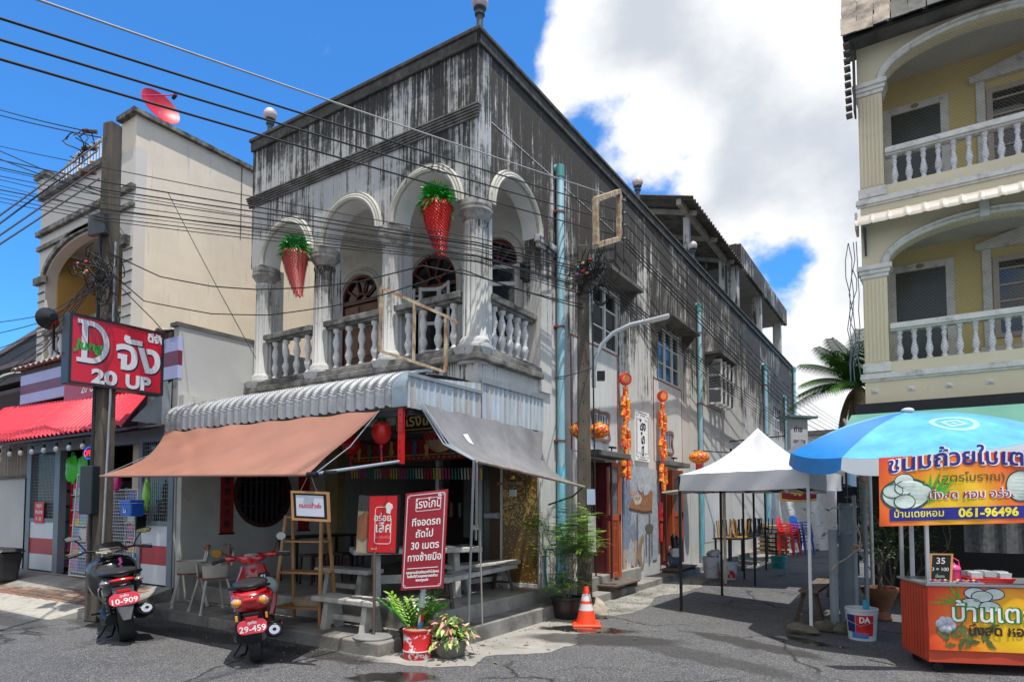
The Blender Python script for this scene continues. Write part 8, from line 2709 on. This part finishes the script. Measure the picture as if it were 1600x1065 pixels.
# high chairs
M_HC=mt('yellowed_white_plastic',(.46,.43,.37),.45,.1,5)
M_HL=mt('dirty_white_leg',(.50,.48,.45),.5,.15,6,grime=.2)
def highchair(label,c,rz,cushion):
 t_=thing('high_chair',label,'high chair',c,rz,'old high chairs by the party wall',local=True)
 for sx in(-1,1):
  for sy in(-1,1):
   build(MB().tube([(sx*.15,sy*.13,.46),(sx*.24,sy*.22,.04)],[.017,.015],8),'leg',M_HL,t_,smooth=60)
   build(MB().cyl((sx*.245,sy*.225,0),(sx*.24,sy*.22,.045),.028,.02,10),'foot',M_HL,t_)
 build(MB().box(-.19,.19,-.17,.17,.455,.475),'seat_rim',mt('rust_red_rim',(.20,.07,.04),.7,.3,9),t_)
 mb=MB()
 def tub(u,v):
  a=R_(-60+300*u)
  rx,ry=.20+.02*v,.185+.02*v
  h=.16+(.0)
  return V((rx*math.copysign(abs(math.cos(a))**.7,math.cos(a)),ry*math.copysign(abs(math.sin(a))**.7,math.sin(a)),.475+h*v))
 mb.grid(tub,30,3,.018)
 build(mb,'seat_tub',M_HC,t_,smooth=50)
 build(MB().grid(lambda u,v:V((-.13+.26*u,.19+.03*v+.03*math.sin(math.pi*u)-.02,.62+.23*v*(1-.25*(2*u-1)**2))),10,6,.03),'backrest',M_HC,t_,smooth=50)
 if cushion:build(MB().grid(lambda u,v:V((-.14+.28*u,(.14 if v>.5 else-.12+.52*v)+.05*max(0,v-.5),.52+(.0 if v<.5 else(v-.5)*.76)+.015*math.sin(u*9))),10,12,.02),'cover',mt('brown_cover',(.13,.075,.045),.7,.2,6),t_,smooth=60)
 else:build(MB().grid(lambda u,v:V((-.14+.28*u,.17+.035*v+.03*math.sin(math.pi*u),.80+.065*v)),10,3,.04),'cushion',mt('rust_brown_cushion',(.22,.075,.04),.7,.15,6),t_,smooth=60)
 return t_
highchair('old white high chair with rust brown headrest nearer the striped shop panel',(-8.95,5.28,.15),-.5,False)
highchair('old white high chair draped with a brown cover nearer the red scooter',(-8.13,5.12,.15),-.25,True)
# the child on the step
from mathutils import Quaternion
ch_=thing('person','small child with long black hair in white top and jeans crouching on the wooden step','person',(-4.56,13.75,.22),R_(118),local=True)
def skin(name,verts,edges,rad,mat,parent,sub=2):
 me=bpy.data.meshes.new(name)
 me.from_pydata(verts,edges,[])
 o=bpy.data.objects.new(name,me)
 COL.objects.link(o)
 s_=o.modifiers.new('skin','SKIN')
 s_.use_smooth_shade=True
 if not me.skin_vertices:me.skin_vertices.new()if hasattr(me.skin_vertices,'new')else None
 for i,r in enumerate(rad):me.skin_vertices[0].data[i].radius=(r,r)
 me.skin_vertices[0].data[0].use_root=True
 o.modifiers.new('sub','SUBSURF').levels=sub
 o.modifiers['sub'].render_levels=sub
 dg=bpy.context.evaluated_depsgraph_get()
 m2=bpy.data.meshes.new_from_object(o.evaluated_get(dg))
 bpy.data.objects.remove(o)
 bpy.data.meshes.remove(me)
 m2.materials.clear()
 m2.materials.append(mat)
 m2.name=name
 o2=bpy.data.objects.new(name,m2)
 COL.objects.link(o2)
 m2.shade_smooth()
 o2.parent=parent
 INV[o2.name]=None
 return o2
M_SKIN=mt('skin',(.36,.20,.13),.55,.06,6)
B=[(0,0,.17),(.0,0,.30),(.03,0,.42),(.05,0,.49),(.06,0,.54),(.07,0,.60),(.03,.09,.43),(.12,.13,.35),(.22,.10,.33),(.27,.07,.33),(.03,-.09,.43),(.12,-.13,.35),(.22,-.10,.33),(.27,-.07,.33),(.02,.06,.15),(.20,.09,.30),(.15,.08,.05),(.23,.08,.03),(.02,-.06,.15),(.20,-.09,.30),(.15,-.08,.05),(.23,-.08,.03)]
E_=[(0,1),(1,2),(2,3),(3,4),(4,5),(2,6),(6,7),(7,8),(8,9),(2,10),(10,11),(11,12),(12,13),(0,14),(14,15),(15,16),(16,17),(0,18),(18,19),(19,20),(20,21)]
Rr=[.10,.085,.08,.035,.035,.05,.035,.028,.022,.018,.035,.028,.022,.018,.065,.05,.035,.025,.065,.05,.035,.025]
skin('body',B,E_,Rr,M_SKIN,ch_)
build(MB().ball((.085,0,.61),.085,.075,.10,18,14,fn=lambda t,p:1+.05*max(0,math.cos(t))*(1 if 1.2<p<1.7 else 0)),'head',M_SKIN,ch_,smooth=60)
hr=MB().ball((.055,0,.635),.10,.092,.095,18,14)
hr.ball((-.02,0,.53),.06,.085,.16,16,12,fn=lambda t,p:1+.05*math.sin(9*t))
hr.ball((-.05,.0,.42),.04,.07,.13,14,10,fn=lambda t,p:1+.07*math.sin(8*t))
build(hr,'hair',mt('black_hair',(.008,.007,.008),.35,.3,40),ch_,smooth=60)
for s_ in(-1,1):
 build(MB().ball((.163,.028*s_,.625),.008,.011,.008,8,6),'eye',M_BLACK,ch_)
 build(MB().ball((.08,.076*s_,.61),.015,.008,.022,8,6),'ear',M_SKIN,ch_)
 sh_v=[(.14,.08*s_,.035),(.25,.08*s_,.03)]
 build(MB().ball((.20,.08*s_,.04),.095,.045,.04,12,8),'shoe',M_WHITEL,ch_,smooth=60)
build(MB().ball((.172,0,.605),.012,.010,.012,8,6),'nose',M_SKIN,ch_)
build(MB().ball((.158,0,.575),.006,.018,.005,8,6),'mouth',mt('lips',(.3,.08,.07),.5,.05,6),ch_)
for s_ in(-1,1):
 for f in range(4):build(MB().tube([(.275,(.055+.011*f)*s_,.333),(.30,(.052+.011*f)*s_,.325),(.31,(.05+.011*f)*s_,.31)],[.006,.0055,.005],5),'finger',M_SKIN,ch_)
 build(MB().tube([(.268,.05*s_,.33),(.285,.038*s_,.335),(.298,.036*s_,.33)],[.0065,.006,.005],5),'thumb',M_SKIN,ch_)
skin('shirt',[(0,0,.20),(.0,0,.30),(.03,0,.42),(.05,0,.475),(.03,.09,.43),(.09,.12,.375),(.03,-.09,.43),(.09,-.12,.375)],[(0,1),(1,2),(2,3),(2,4),(4,5),(2,6),(6,7)],[.115,.10,.092,.045,.048,.042,.048,.042],mt('pinkish_white_shirt',(.58,.50,.54),.7,.15,12),ch_)
skin('jeans',[(0,0,.16),(.02,.06,.15),(.20,.09,.30),(.15,.08,.09),(.02,-.06,.15),(.20,-.09,.30),(.15,-.08,.09)],[(0,1),(1,2),(2,3),(0,4),(4,5),(5,6)],[.112,.078,.060,.044,.078,.060,.044],mt('blue_jeans',(.07,.11,.16),.8,.2,20),ch_)
bk_=build(MB().cbox((-.10,0,.33),.08,.17,.20),'backpack',mt('white_backpack',(.55,.55,.6),.6,.1,9),ch_,bevel=.03)
rd=random.Random(77)
gm=MB()
for k in range(600):
 if k%3:x,y=-4.3+abs(rd.gauss(0,.35)),rd.uniform(5,20)
 else:x,y=rd.uniform(-10,-4.5),4.85-abs(rd.gauss(0,.25))
 r=rd.uniform(.004,.016)
 a=rd.uniform(0,3)
 z=.014
 gm.add([(x+r*math.cos(a),y+r*math.sin(a),z-.01),(x-r*math.sin(a),y+r*math.cos(a),z-.01),(x-r*math.cos(a),y-r*math.sin(a),z-.01),(x+r*math.sin(a),y-r*math.cos(a),z-.01),(x,y,z+r*.5)],[(0,1,4),(1,2,4),(2,3,4),(3,0,4)])
solo(gm,'grit',mt('grit_stone',(.10,.09,.075),.9,.6,30),'loose grit and small stones scattered along the kerbs','grit',kind='stuff',fix=False)
lt5=MB()
for k in range(70):
 x,y=rd.uniform(-9,-1.5),rd.uniform(4.0,12)
 if x<-4.7 and y>4.8:continue
 a=rd.uniform(0,6.28);r=rd.uniform(.02,.05)
 lt5.add([(x,y,.012),(x+r*math.cos(a+.5),y+r*math.sin(a+.5),.022),(x+1.9*r*math.cos(a),y+1.9*r*math.sin(a),.014),(x+r*math.cos(a-.5),y+r*math.sin(a-.5),.016)],[(0,1,2,3)])
solo(lt5,'fallen_leaves',mt('dry_leaf',(.22,.13,.05),.8,.5,9),'dry leaves scattered on the road by the kerb','leaves',kind='stuff',fix=False)
# scooters seen from behind
def loft(mb,secs,n=20,caps=True):
 vs,fs=[],[]
 for x,y,z,w_,hu,hd,p in secs:
  for k in range(n):
   a=2*math.pi*k/n
   c,s=math.cos(a),math.sin(a)
   e_=2/p
   vs.append((x,y+w_*math.copysign(abs(c)**e_,c),z+(hu if s>0 else hd)*math.copysign(abs(s)**e_,s)))
 m=len(secs)
 for j in range(m-1):fs+=[(j*n+k,j*n+(k+1)%n,(j+1)*n+(k+1)%n,(j+1)*n+k)for k in range(n)]
 if caps:fs+=[tuple(range(n))[::-1],tuple((m-1)*n+k for k in range(n))]
 return mb.add(vs,fs)
M_TYRE=mt('tyre_rubber',(.014,.014,.014),.75,.3,9,.3)
M_CHR=mt('chrome',(.60,.60,.62),.12,.05,5,metal=1.0)
M_ALU=mt('dull_alloy',(.30,.30,.31),.35,.2,8,metal=.7,grime=.2)
M_TAIL=mt('red_lens',(.55,.008,.008),.12,.1,30,spec=.8)
M_AMB=mt('amber_lens',(.75,.28,.03),.15,.2,30,spec=.8)
M_SMOKE=mt('smoked_lens',(.22,.19,.17),.1,.2,20,spec=.8)
M_MIR=mt('mirror_glass',(.55,.58,.60),.03,.02,5,metal=1.0)
M_SEAT=mt('black_seat_vinyl',(.020,.020,.022),.5,.15,9,.1)
M_PLT=mt('faded_red_plate',(.62,.035,.065),.4,.1,9)
def wheel(t_,x,r,w_,nm='wheel'):
 mb=MB()
 prof=[(r-.062,-w_*.42),(r-.02,-w_*.5),(r-.004,-w_*.3),(r,0),(r-.004,w_*.3),(r-.02,w_*.5),(r-.062,w_*.42)]
 n=48
 vs,fs=[],[]
 for k in range(n):
  a=2*math.pi*k/n
  for i,(q,y)in enumerate(prof):
   q2=q-(.006 if(k%3==0 and 1<i<5)else 0)
   vs.append((x+q2*math.cos(a),y,r+q2*math.sin(a)))
 m=len(prof)
 for k in range(n):
  for i in range(m-1):fs.append((k*m+i,((k+1)%n)*m+i,((k+1)%n)*m+i+1,k*m+i+1))
 mb.add(vs,fs)
 ty=build(mb,nm,M_TYRE,t_,smooth=50)
 rm=MB()
 rm.tube([(x+(r-.065)*math.cos(a),0,r+(r-.065)*math.sin(a))for a in[k*math.pi/12 for k in range(24)]],w_*.28,6,closed=True)
 for k in range(5):
  a=k*2*math.pi/5
  rm.bar((x,0,r),(x+(r-.07)*math.cos(a),0,r+(r-.07)*math.sin(a)),.03,.02,up=(0,1,0))
 rm.cyl((x,-.05,r),(x,.05,r),.035,n=12)
 build(rm,'rim',M_ALU,ty)
def scooter(name,label,loc,rz,body,red,plate,group,lean):
 t_=thing(name,label,'scooter',loc,rz,group,local=True)
 t_.rotation_euler=(lean,0,rz)
 WB=1.30
 wheel(t_,0,.26 if not red else.25,.125 if not red else.10,'rear_wheel')
 wheel(t_,WB,.25,.10,'front_wheel')
 mb=MB()
 loft(mb,[(-.06,.10,.27,.05,.05,.05,3),(.10,.11,.27,.075,.085,.085,3),(.32,.10,.28,.08,.09,.09,3),(.48,.06,.30,.09,.10,.10,3)])
 build(mb,'engine_cover',M_BLACK,t_,smooth=40)
 mb=MB()
 loft(mb,[(.30,0,.22,.09,.08,.08,3),(.50,0,.24,.10,.10,.09,3),(.62,0,.26,.08,.07,.07,3)])
 build(mb,'crankcase',M_ALU,t_,smooth=40)
 for s_ in((1,-1)if not red else(1,)):
  build(MB().tube([(-.02,.10*s_,.30),(.09,.11*s_,.62)],.024,8),'shock_absorber',M_BLACK,t_)
  sp_c=MB().tube([(-.02+.09*k/30+.0,.10*s_+.032*math.cos(k*1.3),.33+.27*k/30+.032*math.sin(k*1.3)*.2)for k in range(31)],.007,5)
  build(sp_c,'spring',M_ALU,t_)
 mb=MB()
 y=-.17
 e0,e1=V((-.20,y,.36 if not red else.33)),V((.26,y+.02,.24))
 mb.tube([e1,e1.lerp(e0,.2),e1.lerp(e0,.9),e0],[.045,.070,.078,.066],18)
 mu_=build(mb,'silencer',M_BLACK,t_,smooth=45)
 dr_=(e0-e1).normalized()
 build(MB().cyl(e0-dr_*.004,e0+dr_*.018,.060,.045,18).cyl(e0+dr_*.018,e0+dr_*.05,.022,.022,14),'end_cap',M_CHR,mu_,smooth=40)
 build(MB().cyl(e0+dr_*.047,e0+dr_*.0515,.017,n=12),'outlet',M_BLACK,mu_)
 build(MB().bar(e0.lerp(e1,.25)+V((0,-.068,.02)),e0.lerp(e1,.8)+V((0,-.07,.02)),.012,.09),'heat_shield',body if red else M_BLACK,mu_,bevel=.004)
 mb=MB()
 if not red:
  loft(mb,[(-.33,0,.73,.05,.02,.02,2.5),(-.28,0,.71,.105,.055,.07,2.6),(-.15,0,.68,.145,.09,.12,2.8),(.05,0,.66,.155,.10,.17,3),(.28,0,.62,.15,.12,.20,3),(.50,0,.52,.13,.14,.20,3),(.66,0,.40,.12,.10,.12,3)])
 else:
  loft(mb,[(-.30,0,.64,.07,.05,.05,2.2),(-.26,0,.645,.135,.085,.10,2.2),(-.16,0,.655,.17,.10,.13,2.3),(.02,0,.66,.185,.10,.16,2.5),(.25,0,.62,.175,.12,.20,2.6),(.48,0,.50,.14,.14,.20,2.8),(.64,0,.38,.12,.10,.12,3)])
 build(mb,'tail_body',body,t_,smooth=50)
 mb=MB()
 if not red:
  loft(mb,[(-.30,0,.785,.06,.025,.02,2.3),(-.20,0,.80,.125,.045,.03,2.4),(.0,0,.80,.145,.045,.04,2.5),(.22,0,.775,.15,.05,.05,2.5),(.30,0,.74,.145,.045,.05,2.5),(.55,0,.70,.13,.045,.05,2.5),(.70,0,.68,.09,.03,.04,2.5)])
 else:
  loft(mb,[(-.24,0,.77,.07,.025,.02,2.2),(-.16,0,.785,.125,.045,.03,2.3),(.05,0,.785,.15,.045,.04,2.4),(.30,0,.765,.145,.045,.05,2.4),(.55,0,.75,.12,.04,.05,2.4),(.66,0,.74,.07,.03,.04,2.4)])
 build(mb,'seat',M_SEAT,t_,smooth=55)
 build(MB().tube([(.02,.15,.75),(-.18,.16,.80 if not red else.775),(-.31,.10,.81 if not red else.79),(-.335,0,.812 if not red else.79),(-.31,-.10,.81 if not red else.79),(-.18,-.16,.80 if not red else.775),(.02,-.15,.75)],.015,8),'grab_rail',M_BLACK,t_,smooth=60)
 if not red:
  build(MB().ball((-.318,0,.735),.03,.10,.022,16,8),'tail_light',M_TAIL,t_,smooth=60)
  for s_ in(-1,1):build(MB().ball((-.26,.125*s_,.715),.05,.045,.026,12,8),'indicator',M_SMOKE,t_,smooth=60)
  build(MB().cbox((-.325,.0,.615),.02,.11,.032),'reflector',M_TAIL,t_,bevel=.004)
  fen=[(-.30,.0,.67),(-.36,0,.44)]
 else:
  for s_ in(-1,1):
   i_=build(MB().ball((-.285,.105*s_,.645),.03,.040,.036,14,10),'indicator',M_AMB,t_,smooth=60)
   build(MB().ball((-.278,.105*s_,.645),.025,.052,.047,14,10),'lamp_bezel',M_CHR,i_,smooth=60)
  build(MB().ball((-.31,0,.665),.02,.06,.030,14,8),'tail_light',M_TAIL,t_,smooth=60)
  build(MB().cbox((-.315,0,.50),.05,.13,.09),'lamp_housing',M_BLACK,t_,bevel=.012)
  build(MB().cbox((-.345,0,.492),.012,.10,.034),'reflector',M_TAIL,t_,bevel=.004)
  for s_ in(-1,1):build(MB().cbox((-.30,.12*s_,.50),.03,.02,.055),'side_reflector',M_AMB,t_,bevel=.004)
 mb=MB()
 if not red:
  mb.add([(-.30,-.085,.66),(-.30,.085,.66),(-.335,.075,.47),(-.40,.03,.30),(-.40,-.03,.30),(-.335,-.075,.47),(-.285,-.085,.66),(-.285,.085,.66),(-.32,.075,.47),(-.385,.03,.30),(-.385,-.03,.30),(-.32,-.075,.47)],[(0,5,4,3,2,1),(6,7,8,9,10,11),(0,1,7,6),(1,2,8,7),(2,3,9,8),(3,4,10,9),(4,5,11,10),(5,0,6,11)])
  build(mb,'rear_mudguard',mt('dark_grey_plastic',(.07,.072,.08),.45,.1,6),t_,bevel=.004)
  pc,pz=-.352,.525
  pu=V((0,-1,0));pv=V((.18,0,1)).normalized()
 else:
  mb.grid(lambda u,v:V((-.27*math.cos(v*.9-.25)-.03*0,-.06+.12*u,.27+.27*math.sin(v*.9-.1))),6,10,.01)
  build(mb,'rear_mudguard',M_BLACK,t_,smooth=60)
  build(MB().cbox((-.30,0,.42),.06,.06,.12),'plate_bracket',M_BLACK,t_)
  pc,pz=-.352,.415
  pu=V((0,-1,0));pv=V((.12,0,1)).normalized()
 fp=frame((pc,0,pz),pu,pv)
 pw,ph=.118,.066
 pl_p=rrect(-pw,-ph,pw,ph,.052,6)
 pt=build(MB().plate(fp,pl_p,.006),'license_plate',M_PLT,t_,bevel=.001)
 build(words(words(MB(),fp,plate,.080,.002,-.046,.0015,.0012,sx=.95),fp,'ภูเก็ต',.034,0,.026,.0015,.0005),'lettering',M_WHITEL,pt,fix=False)
 mb=MB()
 if not red:loft(mb,[(.55,0,.50,.10,.10,.18,3),(.80,0,.46,.12,.12,.20,3),(.98,0,.52,.15,.18,.22,3)])
 loft(mb,[(.50,0,.25,.15,.04,.04,4),(.75,0,.23,.18,.04,.04,4),(1.0,0,.25,.16,.05,.04,4)])
 build(mb,'floor_board',M_BLACK,t_,smooth=40)
 mb=MB()
 if not red:
  loft(mb,[(.93,0,.60,.12,.18,.28,2.6),(1.02,0,.66,.20,.20,.34,2.6),(1.10,0,.70,.23,.21,.36,2.6),(1.22,0,.70,.20,.20,.30,2.5),(1.34,0,.66,.12,.16,.16,2.3),(1.42,0,.60,.04,.06,.06,2)])
  build(mb,'front_cowl',body,t_,smooth=50)
  build(MB().grid(lambda u,v:V((1.04+.14*v,(-.16+.32*u)*(1-.35*v),.95+.10*v+.02*math.sin(math.pi*u))),10,5,.012),'wind_screen',M_BLACK,t_,smooth=60)
  build(MB().hexa([(.93,-.13,.955),(.93,.13,.955),(1.03,.10,.985),(1.03,-.10,.985),(.93,-.12,.975),(.93,.12,.975),(1.03,.09,1.02),(1.03,-.09,1.02)]),'dash',M_SMOKE,t_,bevel=.006)
  for s_ in(-1,1):build(MB().tube([(.90,.03*s_,.955),(.93,.10*s_,.975),(1.0,.15*s_,1.0)],.011,6),'chrome_trim',M_CHR,t_)
 else:
  mb.grid(lambda u,v:V((.98+.05*math.sin(math.pi*u)+.06*v,(-.20+.40*u)*(1-.30*v*v)*(.82+.3*math.sin(math.pi*min(1,v*1.1))),.30+.58*v)),16,14,.03)
  build(mb,'leg_shield',body,t_,smooth=50)
  loft_=loft(MB(),[(1.05,0,.62,.15,.22,.30,2.4),(1.16,0,.62,.16,.22,.28,2.3),(1.27,0,.58,.10,.16,.18,2.2),(1.33,0,.55,.03,.05,.05,2)])
  build(loft_,'front_cowl',body,t_,smooth=50)
  build(MB().cbox((.955,-.10,.74),.03,.11,.09),'glove_box',M_BLACK,t_,bevel=.01)
  build(words(MB(),frame((.938,-.10,.74),(0,-1,0)),'SL',.07,0,-.025,.001,.002),'lettering',M_WHITEL,t_,fix=False)
  build(words(MB(),frame((.945,.055,.80),(0,-1,0)),'i',.09,0,-.02,.001,.004),'emblem',M_CHR,t_,fix=False)
 hz=.99 if not red else.98
 hx=.98
 build(MB().tube([(hx-.10,.33,hz-.01),(hx-.04,.22,hz+.015),(hx,.08,hz),(hx,-.08,hz),(hx-.04,-.22,hz+.015),(hx-.10,-.33,hz-.01)],.014,8),'handlebar',M_BLACK if not red else body,t_,smooth=60)
 if red:
  build(loft(MB(),[(.90,0,.955,.06,.03,.05,2.5),(.95,0,.965,.13,.05,.06,2.4),(1.02,0,.965,.14,.055,.06,2.3),(1.10,0,.95,.07,.04,.05,2)]),'handlebar_cover',body,t_,smooth=50)
  build(MB().ball((.945,0,1.0),.05,.075,.028,16,8),'dash',M_SMOKE,t_,smooth=60)
  for s_ in(-1,1):build(MB().ball((.93,.20*s_,.985),.04,.06,.035,10,8),'switch_pod',body,t_,smooth=60)
 for s_ in(-1,1):
  build(MB().cyl((hx-.125,.36*s_,hz-.02),(hx-.065,.25*s_,hz+.005),.019,n=12),'grip',mt('grip_rubber',(.02,.02,.02),.6,.1,30,.3),t_,smooth=40)
  build(MB().tube([(hx+.02,.14*s_,hz),(hx+.0,.26*s_,hz+.02),(hx-.07,.37*s_,hz+.01)],.007,6),'brake_lever',M_ALU,t_)
  mc=V((hx-.02,.30*s_,hz+.20))if not(red and s_>0)else V((hx+.0,.32,hz+.08))
  st_m=build(MB().tube([(hx-.02,.20*s_,hz+.01),(hx-.01,.24*s_,hz+.10 if not(red and s_>0)else hz+.06),tuple(mc)],.007,6),'mirror_stem',M_BLACK,t_)
  mb=MB()
  if red:
   mb.ball(tuple(mc),.018,.055,.050,16,10)
   build(mb,'mirror',M_BLACK if s_<0 else mt('brown_mirror_shell',(.12,.06,.02),.3,.2,9),st_m,smooth=50)
   build(MB().cyl(mc+V((-.016,0,0)),mc+V((-.020,0,0)),.046,n=18),'mirror_glass',M_MIR if s_<0 else mt('amber_mirror',(.30,.16,.03),.1,.2,9,metal=.5),st_m)
  else:
   mb.add([mc+V(p)for p in((-.015,-.07*s_,-.03),(-.015,.06*s_,-.035),(-.015,.085*s_,.01),(-.015,.04*s_,.035),(-.015,-.06*s_,.02),(.02,0,0))],[(0,1,2,3,4),(0,1,5),(1,2,5),(2,3,5),(3,4,5),(4,0,5)])
   build(mb,'mirror',M_BLACK,st_m)
   build(MB().add([mc+V(p)for p in((-.018,-.06*s_,-.022),(-.018,.055*s_,-.027),(-.018,.07*s_,.008),(-.018,.035*s_,.027),(-.018,-.05*s_,.014))],[(0,1,2,3,4)]),'mirror_glass',M_MIR if s_>0 else mt('cracked_mirror_cover',(.45,.38,.15),.5,.4,30),st_m)
  build(MB().bar((.22,.13*s_,.33),(.18,.24*s_,.34),.02,.02),'footrest',M_CHR if red else M_BLACK,t_)
 build(MB().tube([(.42,.10,.20),(.36,.17,.08),(.33,.22,.015)],.010,6).cbox((.33,.22,.01),.05,.03,.008),'side_stand',M_BLACK,t_)
 build(MB().tube([(.30,.06,.16),(.18,.10,.06),(.12,.14,.06)],.011,6),'centre_stand',M_BLACK,t_)
 if red:build(MB().ball((.78,-.13,.64),.10,.10,.11,16,12),'storage_pod',mt('grey_green_cover',(.32,.38,.36),.4,.1,6),t_,smooth=60)
 else:
  build(MB().tube([(.92,-.07,.88),(.91,-.08,.82),(.90,-.06,.80),(.91,-.08,.76)],.014,6),'key_charm',mt('pink_charm',(.6,.12,.35),.4,.2,30),t_)
  for s_ in(-1,1):build(MB().tube([(-.10,.16*s_,.66),(.15,.162*s_,.60),(.40,.15*s_,.50)],.012,6),'side_trim',M_CHR if s_>0 else M_BLACK,t_)
  build(MB().cbox((.50,.15,.55),.10,.02,.06),'blue_panel',mt('blue_trim',(.03,.09,.22),.3,.1,5),t_)
 return t_
M_BKP=mt('gloss_black_paint',(.012,.013,.015),.22,.1,4,spec=.6,coat=.6)
M_RDP=mt('gloss_candy_red',(.42,.006,.012),.22,.06,4,spec=.6,coat=.8)
sb=at(198,1000,Z=0);sr=at(402,1033,Z=0)
s1=scooter('parked_scooter','black scooter seen from behind with red plate 10-909 before the market shop',(sb.x,sb.y,0),math.atan2(.36,-.93),M_BKP,False,'10-909','scooters parked at the kerb',R_(-7))
s2=scooter('parked_scooter','glossy red retro scooter with red plate 29-459 before the coffee shop',(sr.x,sr.y,0),math.atan2(.60,-.80),M_RDP,True,'29-459','scooters parked at the kerb',R_(-6))
s1.scale=(1.04,1.28,1.03)
s2.scale=(1.02,1.14,1.02)
